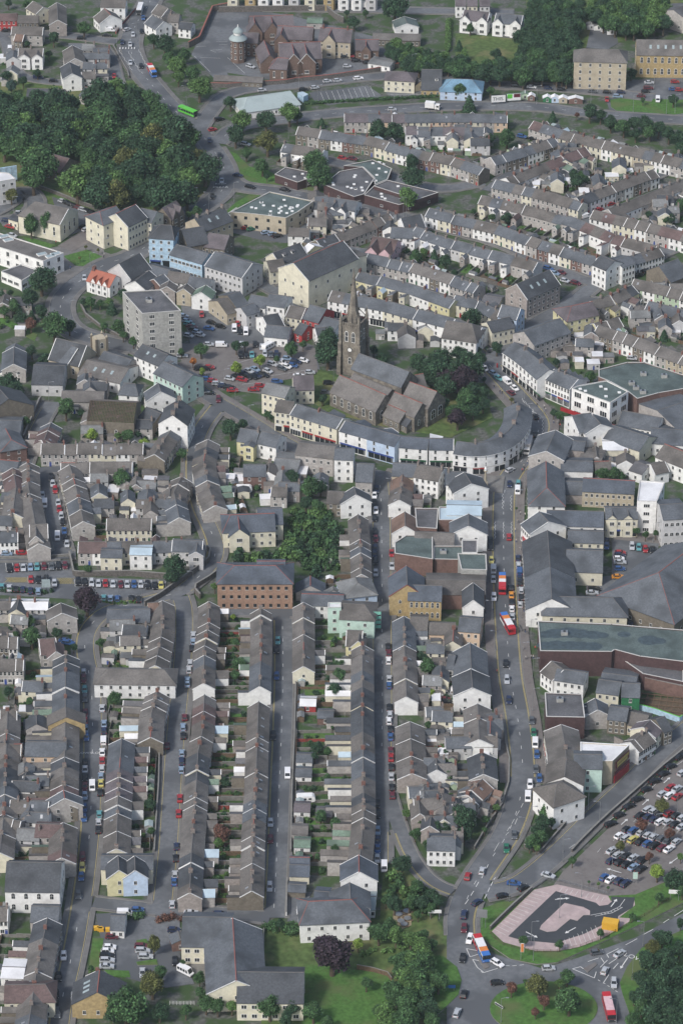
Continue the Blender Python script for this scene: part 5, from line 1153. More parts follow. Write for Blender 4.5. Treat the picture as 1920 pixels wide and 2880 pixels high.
for i, (x, y) in enumerate([(935, 150), (985, 155), (1030, 165), (1075, 185)]):
    H("%s lock-up garage from the left on the wooded track" % ordn(i+1), "garage", (x, y-3), (x+2, y+16), 4.4, 2.2, 3.0, "white" if i % 2 else "palegrey", "grey", 2, 0, cols=0, rows=1, kind="garage", ridge="roof_white")
H("left pair of white bay windowed houses on the hillside", "villa", (60, 70), (235, 88), 10, 6.2, 9, "white", "purple", 2, 0, cols=4, gables=((.15, 5, 1.2), (.82, 5, 1.2)), verge=V)
H("right pair of white bay windowed houses on the hillside", "villa", (280, 92), (465, 108), 10, 6.2, 9, "white", "slate", 2, 0, cols=4, gables=((.15, 5, 1.2), (.8, 5, 1.2)), verge=V)
for i, x in enumerate((10, 90, 175)): H("%s house at the top edge above the bay windowed pairs" % ("white", "cream", "pale")[i], "house", (x-10, -14), (x+60, -14), 8, 6, 8.5, ("white", "cream", "palegrey")[i], "purple", 2, 0, cols=2)
for i, x in enumerate((30, 150, 240, 340, 450, 560, 690, 790, 880, 980)):
    H("%s villa with bay window along the top edge of the view" % ordn(i+1), "villa", (x-30, -64), (x+50, -64), 8, 6, 8.5, ("cream", "goldstone", "white", "white", "palegrey")[i % 5], "purple", 1, 0, cols=2, gables=((.5, 4, 1),))
H("four storey stone mill with hipped roof and white windows", "mill", (880, 338), (1120, 345), 13, 13.5, 17, "buff", "taupe", 2, 0, cols=5, rows=4, hA=4, hB=4, ww=1.1, wh=1.7)
H("long golden stone range with arched windows by the car park", "mill", (1245, 275), (1700, 282), 14, 11, 15.5, "goldstone", "taupe", 2, 0, cols=9, rows=2, arch=True, wh=3.0, ww=1.4, sky=6)
H("grey shed roof at the top right corner", "shed", (1500, 70), (1620, 20), 24, 6, 10, "grey", "felt", 2, 0, cols=0, rows=1, kind="shed")
def billboard(lab, x0, x1, y, sub):
    a = T(2, 0, x0, y, .1); b = T(2, 0, x1, y-6, .1); w = (b-a).length; mid = (a+b)/2; m = MB(); m.box(-w/2, w/2, -.15, .15, 1.0, 4.6, "sign_green" if sub else "metal_dark"); m.box(-w/2+.15, w/2-.15, -.2, -.14, 1.15, 4.45, "trim_white")
    for k in (-1, 0, 1): m.box(k*w*.4-.1, k*w*.4+.1, .1, .3, 0, 4.4, "wood_fence")
    asm = [P("hoarding", m)]
    if sub: q = MB(); q.box(-w*.44, -w*.1, -.23, -.2, 2.2, 4.3, "paint_G"); q.box(0, w*.45, -.23, -.2, 2.6, 4.3, "paint_m"); q.box(-w*.1, w*.3, -.24, -.2, 1.4, 2.3, "trim_white"); asm.append(P("poster", q))
    reg("billboard", lab, "billboard", None, mid, frame(a, b), asm); return mid, frame(a, b)
mid, an = billboard("white billboard reading THIS beside the bypass", 243, 345, 722, False); BT = (mid, an)
billboard("billboard with green and red poster beside the bypass", 350, 450, 710, True)
# upper left civic buildings
H("cream columned chapel with brown roof on the green", "chapel", (245, 215), (475, 265), 15, 8, 12, "cream", "taupe", 0, 1, cols=4, rows=1, wh=4, wk=1, hA=4, verge=V)
H("small flat cream annexe left of the columned chapel", "annexe", (95, 300), (160, 320), 7, 4, 4.8, "cream", "dark", 0, 1, cols=2, rows=1)
H("cream three storey town building, gabled front block", "office", (800, 300), (935, 235), 13, 11, 15, "cream", "dark", 0, 1, cols=6, rows=3, flip=False, ridge="trim_red", verge=V)
H("cream three storey town building, left wing", "office", (690, 285), (800, 245), 12, 11, 14, "cream", "slate", 0, 1, cols=3, rows=3, ridge="trim_red", hA=3)
H("lower cream shops stepping up the street beside the town building", "shop", (975, 260), (1085, 285), 10, 9, 12, "cream", "slate", 0, 1, cols=5, rows=3)
H("dark gothic house with steep dormers by the wood", "house", (1120, 260), (1215, 210), 9, 6, 10, "stone", "purple", 0, 1, cols=4, rows=2, gables=((.3, 3.5, .5), (.7, 3.5, .5)))
flat("white concrete library with flat gravelled roof", "library", [(-40, 440), (0, 435), (440, 572), (300, 628), (150, 580), (-40, 520)], 8, "white", "taupe", 0, 1, cols=.22, rows=2, lights=0, seed=5, ww=1.6, wh=2.2)
for i, (x, y) in enumerate([(290, 578), (385, 576), (350, 592), (30, 455), (60, 480)]):
    m = MB(); m.box(-2, 2, -1.2, 1.2, 0, .4, "trim_white"); m.box(-1.8, 1.8, -1.0, 1.0, .4, .5, "glassroof"); p = T(0, 1, x, y, 8.1); reg("rooflight", "%s glazed rooflight on the white library roof" % ordn(i+1), "rooflight", "rooflights of the library", p, .5, [P("rooflight", m)])
flat("low white library annexe with strip windows", "library", [(10, 700), (150, 650), (270, 690), (150, 765), (135, 752)], 4.5, "white", "felt", 0, 1, cols=.3, rows=1, ww=3, wk=3, seed=8)
H("white house with orange-red tiled roof and small gables", "house", (640, 680), (800, 725), 9, 5, 8.2, "white", "red", 0, 1, cols=3, gables=((.3, 2.4, .3, 7), (.55, 2.4, .3, 7), (.8, 2.4, .3, 7)), ridge="roof_red", stacks=(-.05, -.1))
H("tall slate roofed hall behind the orange roofed house", "hall", (820, 645), (965, 570), 12, 7, 12, "palegrey", "dark", 0, 1, cols=3, rows=1, verge=V)
H("slate gabled workshop right of the orange roofed house", "workshop", (930, 765), (1030, 690), 10, 5, 8, "white", "dark", 0, 1, cols=2, rows=1, verge=V)
H("low slate workshop behind the tower block", "workshop", (1060, 750), (1130, 715), 10, 4.5, 7.5, "brick", "slate", 0, 1, cols=2, rows=1, verge=V)
H("large slate roofed yard building left of the blue shops", "workshop", (1000, 640), (1175, 690), 14, 4.5, 7.5, "grey", "slate", 0, 1, cols=3, rows=1)
H("brown roofed cottage backs behind the blue shops", "cottage row", (1165, 695), (1310, 715), 8, 5, 7.4, "white", "brown", 0, 1, cols=4)
H("slate cottage backs next to the brown roofed ones", "cottage row", (1310, 730), (1460, 750), 8, 5, 7.4, "white", "slate", 0, 1, cols=4)
H("narrow pebbledashed gabled back wing with one window", "house", (1170, 760), (1150, 800), 6.5, 6, 8, "pebble", "brown", 0, 1, cols=1, verge=V, flip=True)
H("second narrow gabled back wing with one window", "house", (1290, 780), (1265, 815), 6, 5.5, 7.6, "buff", "brown", 0, 1, cols=1, verge=V, flip=True)
H("white gabled house above the cars", "house", (1420, 790), (1385, 840), 8, 5.5, 8, "white", "green", 0, 1, cols=2, verge=V, flip=True)
flat("pale concrete tower block with plant on its flat roof", "tower block", [(845, 840), (1110, 825), (1248, 970), (980, 990)], 19, "concrete", "felt", 0, 1, cols=.14, rows=6, ww=2.0, wh=1.7, wk=3, units=2, seed=11, kind="tower_block")
H("light blue corner shop tower with steep roof", "shop", (1110, 375), (1180, 380), 11, 13, 16.5, "blue", "dark", 0, 1, cols=3, rows=4, hA=4, hB=2, ww=1.1, kind="shop_building", shop=True)
H("light blue terrace of shops with green shopfronts", "shop", (1215, 510), (1440, 575), 10, 8, 10.5, "blue", "slate", 0, 1, cols=8, rows=2, ww=1.5, shop=False, wk=3, kind="shop_building")
H("grey italianate bank with pediment", "bank", (1480, 560), (1740, 640), 14, 9, 12.5, "palegrey", "slate", 0, 1, cols=8, rows=3, verge=V, kind="bank", gables=())
H("dark slate hall behind the blue shops", "hall", (1250, 410), (1400, 385), 16, 8, 12, "stone", "dark", 0, 1, cols=2, rows=2)
H("grey slate stores right of the dark hall", "hall", (1440, 430), (1580, 450), 12, 7, 10.5, "stone", "purple", 0, 1, cols=4, rows=2)
H("stone house with tall cream chimneys by the junction", "house", (1340, 330), (1540, 255), 12, 8, 12, "buff", "dark", 0, 1, cols=5, rows=2, stacks=(.1, .45, .95), sky=2)
flat("blue netted scaffolded block at the left edge", "building", [(-60, 10), (60, 20), (110, 60), (-60, 90)], 11, "palegrey", "white", 0, 1, cols=.3, rows=3)
m = MB(); m.box(-6, 6, -.3, .3, 1, 7.5, "wall_blue"); [m.bar((-6+k*2.4, -.5, 0), (-6+k*2.4, -.5, 8), .06, .06, 4, "metal") for k in range(6)]; p = T(0, 1, 30, 75, 0); reg("scaffold_netting", "blue debris netting hung on the left edge block", "netting", None, (p.x, p.y-2, 0), .35, [P("netting", m)])
# tile 1 1
flat("low dark brick health centre wing with rooflights", "health centre", [(325, 30), (400, -20), (640, 30), (480, 85)], 3.8, "darkbrick", "felt", 1, 1, cols=.1, rows=1, lights=3, wh=1, seed=2)
flat("large dark brick health centre, left slab with many rooflights", "health centre", [(660, 100), (770, 10), (930, -20), (1010, 60), (940, 165), (870, 185)], 4.4, "darkbrick", "felt", 1, 1, cols=.08, rows=1, lights=12, wh=1, seed=4)
flat("large dark brick health centre, rear slab with rooflights", "health centre", [(800, -30), (1000, -70), (1130, -10), (1100, 65), (1012, 100), (1012, 55), (932, -22)], 3.9, "darkbrick", "feltgreen", 1, 1, cols=.08, rows=1, lights=7, wh=1, seed=14)
flat("large dark brick health centre, front slab", "health centre", [(1005, 112), (1100, 70), (1450, 155), (1320, 205), (1180, 240), (940, 172)], 4.1, "darkbrick", "felt", 1, 1, cols=.08, rows=1, lights=4, wh=1, seed=15)
flat("raised white rooflit block on the health centre", "health centre", [(1005, 110), (1100, 70), (1450, 155), (1300, 205)], 5.6, "darkbrick", "felt", 1, 1, cols=0, rows=1, lights=2, seed=9, base=4.3)
flat("green flat roofed office with many rooflights", "office", [(20, 290), (290, 150), (590, 215), (480, 290), (400, 330), (160, 300)], 7.5, "buff", "feltgreen", 1, 1, cols=.25, rows=2, lights=22, seed=6, wk=2)
flat("low wing of the green roofed office", "office", [(0, 300), (60, 260), (160, 290), (160, 345), (20, 320)], 4.5, "buff", "feltgreen", 1, 1, cols=.2, rows=1, lights=3, seed=7)
H("cream assembly hall with pedimented front and dark slate roof", "assembly hall", (452, 640), (795, 485), 17, 13, 18, "cream", "dark", 1, 1, cols=4, rows=2, verge=V, ridge="trim_red", kind="assembly_hall")
H("tall cream stage block behind the assembly hall", "assembly hall", (800, 560), (880, 600), 12, 12, 13, "cream", "brown", 1, 1, cols=0, rows=1, kind="assembly_hall")
H("slate dormered shop behind the grey bank", "shop", (310, 570), (500, 500), 9, 6, 9.5, "cream", "dark", 1, 1, cols=5, verge=V, dormers=((.3, -1), (.6, -1)))
H("yellow gabled store beside the assembly hall", "store", (560, 500), (600, 520), 9, 6, 8, "yellow", "white", 1, 1, cols=0, rows=1)
H("brown roofed house between bank and assembly hall", "house", (270, 625), (380, 610), 10, 6, 8.5, "cream", "brown", 1, 1, cols=2)
H("pink house with maroon roof and two wings", "house", (1000, 455), (1170, 480), 10, 6, 9, "pink", "maroon", 1, 1, cols=3, gables=((.2, 5, 4), (.75, 5, 4)), verge=None)
H("slate roofed white house above the pink house", "house", (1130, 390), (1280, 400), 9, 4.5, 7, "white", "slate", 1, 1, cols=3)
H("slate house with gable by the health centre", "house", (1190, 330), (1330, 300), 9, 5, 9, "white", "dark", 1, 1, cols=2, verge=V)
H("white and slate houses behind the office car park", "house", (700, 185), (900, 215), 9, 5.6, 8, "white", "slate", 1, 1, cols=4, gables=((.3, 4, 3), (.6, 4, 3)))
H("grey shed roof below the pink house", "shed", (845, 525), (975, 545), 9, 4, 6.5, "grey", "slate", 1, 1, cols=0, rows=1, kind="shed")
H("white shop house with grey roof below the assembly hall", "shop", (290, 850), (420, 870), 10, 7, 9.5, "white", "slate", 1, 1, cols=3, gables=())
H("white shop houses left of the assembly hall steps", "shop", (165, 855), (290, 880), 9, 6, 8.4, "white", "slate", 1, 1, cols=3)
H("red gabled workshop below the assembly hall", "workshop", (570, 925), (680, 955), 12, 6.5, 10, "red", "slate", 1, 1, cols=3)
H("small red workshop annexe", "workshop", (500, 1050), (555, 1070), 8, 4, 6.5, "red", "dark", 1, 1, cols=1)
H("brown roofed cream houses beside the red workshop", "house", (430, 930), (540, 950), 10, 5.5, 8, "cream", "brown", 1, 1, cols=3, verge=V)
H("long white hall beside the car park", "hall", (240, 1010), (350, 985), 12, 5, 8, "white", "dark", 1, 1, cols=2, verge=V)
H("white flat hall with pale slate roof beside the car park", "hall", (270, 1065), (430, 1080), 10, 4, 6.5, "white", "slate", 1, 1, cols=3, rows=1)
H("slate roofed hall between red workshop and white shops", "hall", (650, 1005), (780, 1040), 10, 5, 7.5, "white", "slate", 1, 1, cols=2, rows=1)
H("small white cottage above the churchyard trees", "cottage", (600, 1090), (680, 1080), 7, 4, 6, "white", "dark", 1, 1, cols=1, verge=V)
H("grey gabled house with blue sign beside the car park", "house", (90, 945), (180, 915), 8, 6, 8, "palegrey", "slate", 1, 1, cols=2)
H("brick warehouse with curved slate roof beside the car park", "warehouse", (0, 860), (85, 835), 14, 6, 9, "stone", "slate", 1, 1, cols=3, rows=2)
H("pebbledashed warehouse at the car park", "warehouse", (1500, 900), (1568, 880), 14, 5, 8, "buff", "brown", 0, 1, cols=2, rows=1)
# tile 2 1
H("tall pebbledashed block with long dark roof facing the play area", "apartment house", (420, 785), (650, 685), 12, 8.5, 13, "pebble", "dark", 2, 1, cols=7, rows=3, verge=V, sky=3, back=True)
H("white three storey corner pub with purple shopfront", "pub", (1000, 585), (1095, 625), 10, 9, 11.5, "white", "dark", 2, 1, cols=3, rows=3, verge=None, kind="pub")
H("white three storey side range of the corner pub", "pub", (1100, 620), (1190, 590), 9, 8, 9.4, "white", "slate", 2, 1, cols=4, rows=3, kind="pub")
H("yellow hipped corner shop with red ridges", "shop", (800, 935), (940, 905), 12, 8, 11, "yellow", "purple", 2, 1, cols=4, rows=3, hA=5, ridge="trim_red", kind="shop_building")
H("stone chapel roof at the right edge", "chapel", (1400, 660), (1530, 610), 14, 7, 11.5, "stone", "slate", 2, 1, cols=4, rows=1, kind="chapel")
H("pale blue gabled shop above the white shops", "shop", (320, 925), (450, 950), 9, 8.5, 11.5, "paleblue", "slate", 2, 1, cols=3, rows=3, kind="shop_building", verge=V)
H("yellow garage with red door", "garage", (200, 860), (320, 880), 8, 3.5, 4.5, "cream", "felt", 2, 1, cols=0, rows=1, kind="garage")
H("cream and green shops beside the pale blue shop", "shop", (215, 1045), (370, 1010), 9, 7, 9.5, "cream", "dark", 2, 1, cols=4, rows=2, kind="shop_building")
H("big hipped white corner building of the shop street", "shop", (-60, 1035), (110, 1060), 14, 8, 12, "white", "brown", 2, 1, cols=6, rows=3, hB=4, kind="shop_building")
H("long slate block above the curved shops", "shop", (470, 1110), (720, 1020), 13, 7.5, 11, "grey", "slate", 2, 1, cols=7, rows=3, kind="shop_building")
# tile 2 2
flat("white framed department store with red fascia", "store", [(800, 330), (850, 310), (1040, 275), (1190, 350), (1065, 428)], 12, "white", "feltgreen", 2, 2, cols=.2, rows=3, ww=3.2, wh=2.4, wk=3, lights=6, seed=3, kind="store_building")
flat("brown brick flat roofed supermarket behind the shops", "supermarket", [(985, 200), (1180, 150), (1300, 150), (1640, 260), (1640, 320), (1400, 360), (1250, 400), (1180, 345), (1060, 280), (985, 250)], 9, "brick", "feltgreen", 2, 2, cols=0, rows=1, units=5, seed=12, kind="store_building")
m = MB(); m.box(-13, 13, -.3, 0, 3.4, 5, "paint_r"); p = T(2, 2, 925, 530, 4.2)
reg("shop_fascia", "long red fascia of the white department store", "shop sign", None, (p.x, p.y, 0), frame(T(2, 2, 800, 478, 4), T(2, 2, 1045, 560, 4)), [P("fascia", m)])
H("white gabled house with slate roof standing by the street trees", "shop", (800, 520), (935, 495), 13, 8, 11.5, "white", "slate", 2, 2, cols=3, rows=3, verge=V, flip=True, kind="shop_building")
H("cream walled hall with red ridges behind the white gabled house", "hall", (935, 500), (1000, 575), 12, 8, 11, "white", "slate", 2, 2, cols=3, rows=2, verge=V, kind="hall")
H("white roofed lean shed in the back yards", "shed", (1010, 690), (1180, 690), 11, 5.5, 6.2, "cream", "white", 2, 2, cols=0, rows=1, kind="shed")
H("long slate roofed hall with cream end", "hall", (1080, 580), (1330, 660), 13, 6, 9, "cream", "slate", 2, 2, cols=3, rows=1, kind="hall")
H("white windowed range with slate roof right of the store", "shop", (1150, 480), (1420, 530), 11, 6, 9, "white", "slate", 2, 2, cols=7, rows=2, kind="shop_building")
H("wide slate shed roofs at the right edge", "warehouse", (1390, 480), (1640, 400), 30, 6, 9, "grey", "slate", 2, 2, cols=0, rows=1, kind="warehouse")
H("lower wide slate roof with white wall at the right edge", "warehouse", (1350, 600), (1640, 620), 16, 5, 7, "white", "slate", 2, 2, cols=3, rows=1, kind="warehouse")
H("white gabled houses with red ridge at the right edge", "house", (1440, 710), (1640, 790), 11, 6.5, 9.5, "white", "brown", 2, 2, cols=4, rows=2, ridge="trim_red")
H("small white workshop with green door", "workshop", (1240, 830), (1330, 860), 9, 4, 5.5, "white", "felt", 2, 2, cols=1, rows=1, kind="workshop")
H("small gabled store beside the green doored workshop", "workshop", (1340, 850), (1440, 830), 8, 4.5, 6.5, "white", "brown", 2, 2, cols=1, rows=1, kind="workshop", verge=V)
H("long stone range with navy roof and red hips", "office", (880, 945), (1235, 965), 10, 6.5, 9, "buff", "navy", 2, 2, cols=9, rows=2, ridge="trim_red", kind="office_building")
H("grey rendered extension with flat ridge behind the shops", "shop", (730, 680), (895, 695), 10, 7, 8, "pebble", "slate", 2, 2, cols=0, rows=2, kind="shop_building")
H("yellow capped grey block behind the shops", "shop", (870, 760), (1020, 780), 8, 5.5, 6, "grey", "taupe", 2, 2, cols=0, rows=1, kind="shop_building")
H("white walled extension behind the street shops", "shop", (725, 825), (945, 830), 10, 5.6, 7, "white", "slate", 2, 2, cols=0, rows=1, kind="shop_building")
H("low slate extension behind the street shops", "shop", (725, 965), (880, 970), 12, 4, 6, "pebble", "slate", 2, 2, cols=0, rows=1, kind="shop_building")
H("upper slate shop range with gable at the bend", "shop", (690, 615), (625, 760), 13, 8, 11, "grey", "slate", 2, 2, cols=5, rows=3, verge=V, kind="shop_building")
H("long slate shop range with red ridge right of the monument", "shop", (622, 830), (628, 1010), 13, 7, 11, "white", "slate", 2, 2, cols=7, rows=3, hB=6, ridge="trim_red", kind="shop_building")
H("second slate shop range right of the main street", "shop", (575, 0), (640, 70), 14, 7, 10.5, "white", "slate", 2, 3, cols=5, rows=2, verge=V, kind="shop_building")
H("very wide dark slate roof over the covered shops", "shopping hall", (632, 130), (650, 375), 17, 7, 11.5, "white", "dark", 2, 3, cols=9, rows=2, kind="shop_building")
H("lower half of the wide dark slate roof over the covered shops", "shopping hall", (650, 380), (662, 600), 17, 7, 11.5, "white", "slate", 2, 3, cols=9, rows=2, kind="shop_building")
H("cream range with slate roof closing the covered shops", "shop", (680, 585), (1080, 595), 13, 6.5, 10, "cream", "slate", 2, 3, cols=6, rows=2, hA=4, hB=5, kind="shop_building")
H("slate roofed white range above the yard", "shop", (630, -10), (1020, 0), 11, 6, 9, "white", "navy", 2, 3, cols=4, rows=2, kind="shop_building")
H("cream range with four small windows above the yard", "shop", (775, 130), (1020, 138), 9, 5.5, 7.6, "cream", "slate", 2, 3, cols=4, rows=2, kind="shop_building")
H("slate roofed yard block with brown door", "shop", (765, 262), (1015, 270), 16, 5.5, 9.5, "cream", "slate", 2, 3, cols=2, rows=1, kind="shop_building")
H("blue fronted shops on the market square", "shop", (1030, -28), (1250, -28), 9, 7.5, 9.5, "cream", "slate", 2, 3, cols=6, rows=2, shop=True, kind="shop_building", gables=((.2, 3.5, .3), (.7, 3.5, .3)))
flat("tall white shop with red fascia and glazed roof", "shop", [(1268, 965), (1440, 975), (1385, 1110), (1250, 1105)], 13, "white", "glassroof_x" if False else "white", 2, 2, cols=.2, rows=4, ww=2.2, wk=3, kind="shop_building")
H("ornate pale stone theatre front", "theatre", (1405, 1130), (1568, 1120), 14, 12, 14, "palegrey", "slate", 2, 2, cols=4, rows=3, arch=True, ww=1.5, kind="theatre")
H("big market hall with raised lantern roof", "market hall", (1400, 420), (1700, 190), 31, 6.5, 14.5, "stone", "slate", 2, 3, cols=6, rows=1, hA=14, ridge="trim_red", kind="market_hall")
flat("long flat green roofed brick store", "supermarket", [(567, 757), (1075, 778), (1640, 825), (1640, 1045), (1270, 1000), (1095, 953), (1075, 968), (583, 963)], 9.5, "darkbrick", "feltgreen", 2, 3, cols=0, rows=1, units=1, seed=21, stains=((625, 845, 2.2), (690, 838, 3), (780, 832, 3.3), (860, 840, 2.8), (950, 848, 2.6), (1010, 850, 1.8), (620, 920, 2.3), (695, 918, 2.8), (790, 920, 2.7), (862, 922, 2.6), (945, 926, 2.6), (1330, 885, 3), (1400, 890, 2), (1160, 845, 1.8)), kind="store_building")
flat("small dark brick block right of the flat green store", "supermarket", [(1075, 968), (1280, 1000), (1568, 1060), (1568, 1176), (1290, 1120)], 6, "darkbrick", "felt", 2, 3, cols=0, rows=1, seed=22, kind="store_building")
H("white gabled shop right below the flat green store", "shop", (660, 1030), (745, 1090), 9, 5.5, 8, "white", "brown", 2, 3, cols=3, rows=2, verge=V, kind="shop_building")
H("white house row with slate roof below the flat green store", "shop", (700, 1080), (900, 1110), 8, 6, 8, "white", "slate", 2, 3, cols=4, rows=2, kind="shop_building")
H("slate roofed workshops right of the white house row", "workshop", (1010, 1110), (1250, 1140), 13, 4, 6, "palegrey", "slate", 2, 3, cols=0, rows=1, kind="workshop")
flat("brown panelled flat roofed block with white parapet", "shop", [(615, 75), (870, 85), (890, 245), (625, 240)], 8, "darkbrick", "felt", 2, 4, cols=0, rows=2, kind="shop_building", units=1, seed=31)
flat("small flat annexe of the brown panelled block", "shop", [(820, 160), (930, 170), (930, 225), (885, 225)], 5.5, "white", "felt", 2, 4, cols=.2, rows=2, kind="shop_building")
H("cream and green house pair near the building site", "house", (985, -20), (1140, 0), 9, 6, 8.2, "cream", "slate", 2, 4, cols=3, rows=2)
H("green gabled house beside the building site", "house", (1145, 5), (1270, 10), 9, 6, 8.4, "darkgreen", "slate", 2, 4, cols=1, rows=2)
H("grey stone house with patched roof in the yard", "house", (1060, 165), (1190, 180), 9, 5.5, 7.6, "stone", "slate", 2, 4, cols=3, rows=2)
H("slate shed roof behind the brown panelled block", "shed", (960, 110), (980, 190), 8, 5, 7.5, "grey", "slate", 2, 4, cols=0, rows=1, kind="shed", verge=V)
H("long low slate roofed store by the slanting street", "store", (1190, 200), (1330, 230), 9, 4, 6, "buff", "brown", 2, 4, cols=2, rows=1)
H("cream gabled house with purple roof by the slanting street", "house", (1290, 310), (1340, 260), 9, 5.5, 8, "cream", "purple", 2, 4, cols=2, rows=2, verge=V)
H("dark end house at the top of the slanting street", "house", (1380, 255), (1440, 235), 9, 5.5, 8, "stone", "dark", 2, 4, cols=2, rows=2)
flat("red and gold fronted hall with white flat roof", "hall", [(860, 415), (1195, 435), (1080, 545), (1015, 545), (1010, 495), (860, 480)], 9, "buff", "white", 2, 4, cols=0, rows=1, kind="hall", cap="trim_white")
a, b = T(2, 4, 1090, 640, 3.5), T(2, 4, 1192, 545, 3.5)
m = MB(); w_ = (b-a).length; m.box(-w_/2, w_/2, -.3, 0, 0, 3.0, "paint_r"); m.box(-w_/2+.4, w_/2-.4, -.36, -.28, 5.4, 8.4, "paint_m"); m.box(-w_/2, w_/2, -.34, -.28, 3.2, 4.6, "paint_m")
for k in range(11): m.box(-w_/2+1+k*(w_-2)/11, -w_/2+1+k*(w_-2)/11+.7, -.42, -.36, 6.9, 7.9, "line_yellow"); m.box(-w_/2+1.4+k*(w_-3)/11, -w_/2+1.4+k*(w_-3)/11+.6, -.42, -.36, 5.7, 6.6, "line_yellow")
reg("hall_sign", "red and gold lettered front panels of the white roofed hall", "sign", None, ((a+b)/2).xy[:] + (0.2,), frame(a, b), [P("panel", m)])
H("pale green rendered side block of the brown roofed shops", "shop", (815, 495), (1010, 500), 10, 9, 11, "mint", "slate", 2, 4, cols=1, rows=3, kind="shop_building")
H("white hipped end building where the two streets meet", "shop", (700, 700), (730, 690), 12, 8.5, 12, "white", "brown", 2, 4, cols=2, rows=2, hA=5, hB=5, kind="shop_building", gables=())
H("brown roofed range behind the white hipped end building", "shop", (765, 520), (750, 650), 12, 8.5, 11.5, "white", "brown", 2, 4, cols=5, rows=3, kind="shop_building")
# left of the main street
H("white gabled chapel shop with brown roof by the bus", "shop", (120, 490), (124, 610), 7, 7, 10, "white", "dark", 2, 3, cols=2, rows=2, verge=V, kind="shop_building")
H("peach house with slate roof beside the crossing", "house", (30, 728), (180, 740), 10, 6.5, 8.8, "peach", "slate", 2, 3, cols=3, rows=2)
H("wide slate gabled store on the main street", "store", (100, 905), (108, 1080), 11, 6, 9.5, "white", "slate", 2, 3, cols=4, rows=2, verge=V, kind="shop_building")
H("white gabled store below the wide slate store", "store", (105, 1085), (118, 1215), 12, 6.5, 9.5, "white", "dark", 2, 3, cols=3, rows=2, verge=V, kind="shop_building")
H("long brown roofed range behind the bus stop", "store", (-200, 470), (205, 475), 14, 6, 7.5, "brick", "brown", 2, 3, cols=0, rows=1, kind="shop_building")
flat("dark flat roofed store with skylit well", "store", [(15, 290), (210, 295), (215, 405), (40, 400)], 8, "concrete", "feltgreen", 2, 3, cols=0, rows=1, kind="shop_building")
flat("small dark flat roof above the skylit well", "store", [(45, 195), (150, 195), (150, 285), (45, 285)], 8.4, "white", "felt", 2, 3, cols=0, rows=1, kind="shop_building")
H("slate hipped store with white verges on the main street", "store", (90, 15), (92, 100), 13, 7, 10.5, "white", "slate", 2, 3, cols=3, rows=2, verge=V, kind="shop_building")
H("pale blue roofed store above the slate stores", "store", (-60, 1130), (180, 1135), 10, 7.6, 8.6, "white", "paleblue", 2, 2, cols=0, rows=1, kind="shop_building")
H("white chimneyed corner house by the monument", "shop", (-60, 900), (70, 905), 10, 8, 10.5, "white", "slate", 2, 2, cols=3, rows=3, kind="shop_building", stacks=(.1,))
H("dark roofed corner shop by the monument", "shop", (60, 905), (110, 985), 13, 8, 11, "white", "dark", 2, 2, cols=2, rows=3, kind="shop_building", verge=V)
H("white rear range facing the lane by the monument", "shop", (1310, 850), (1480, 880), 10, 7.5, 10, "white", "brown", 1, 2, cols=4, rows=3, kind="shop_building", stacks=(.02, .98))
H("slate roofed shop facing the crescent", "shop", (1140, 840), (1310, 850), 10, 7, 9.5, "buff", "slate", 1, 2, cols=3, rows=2, kind="shop_building")
H("grey gable backed shop at the street corner", "shop", (890, 845), (1005, 850), 14, 6, 9.5, "grey", "slate", 1, 2, cols=3, rows=1, kind="shop_building")
H("white flat block with glazed lean-to behind the corner", "shop", (740, 740), (870, 745), 9, 9.5, 11.5, "white", "slate", 1, 2, cols=2, rows=3, kind="shop_building")
H("stone and render backs of the crescent shops", "shop", (490, 700), (750, 730), 11, 7.5, 9.5, "grey", "taupe", 1, 2, cols=5, rows=2, kind="shop_building")
H("grey sheeted shed roof among the back yards", "shed", (330, 805), (500, 820), 15, 4.5, 6, "grey", "grey", 1, 2, cols=0, rows=1, kind="shed")
H("yellow gabled house at the end of church street", "house", (90, 600), (220, 620), 9, 6, 9, "yellow", "slate", 1, 2, cols=2, rows=2, stacks=(.95,), gables=((.75, 4, 3, 6.5, "yellow"),))
H("white gabled house beside the yellow house", "house", (235, 620), (370, 650), 9, 6, 8.8, "white", "slate", 1, 2, cols=2, rows=2, verge=None)
H("stone and brick house in the back yards", "house", (110, 855), (265, 855), 9, 5.5, 7.6, "brick", "slate", 1, 2, cols=2, rows=2)
H("white gabled end house at the top of the fourth street", "house", (870, 1005), (885, 1060), 11, 6, 9.5, "white", "dark", 1, 2, cols=2, rows=2, verge=V)
H("brown roofed wing beside the white gabled end house", "house", (690, 1035), (800, 1040), 9, 5.5, 7.8, "stone", "brown", 1, 2, cols=2, rows=2)
H("cream three storey house left of church street", "shop", (270, 285), (430, 320), 9, 9, 11.2, "cream", "grey", 1, 2, cols=4, rows=3, kind="shop_building")
H("cream gabled house behind the church street shops", "house", (450, 240), (590, 235), 10, 6, 9.5, "cream", "purple", 1, 2, cols=3, rows=2, kind="house")
H("yellow corner shop with dark shopfront below the church", "shop", (345, 405), (460, 420), 9, 8.5, 11, "cream", "brown", 1, 2, cols=3, rows=3, kind="shop_building", shop=True)
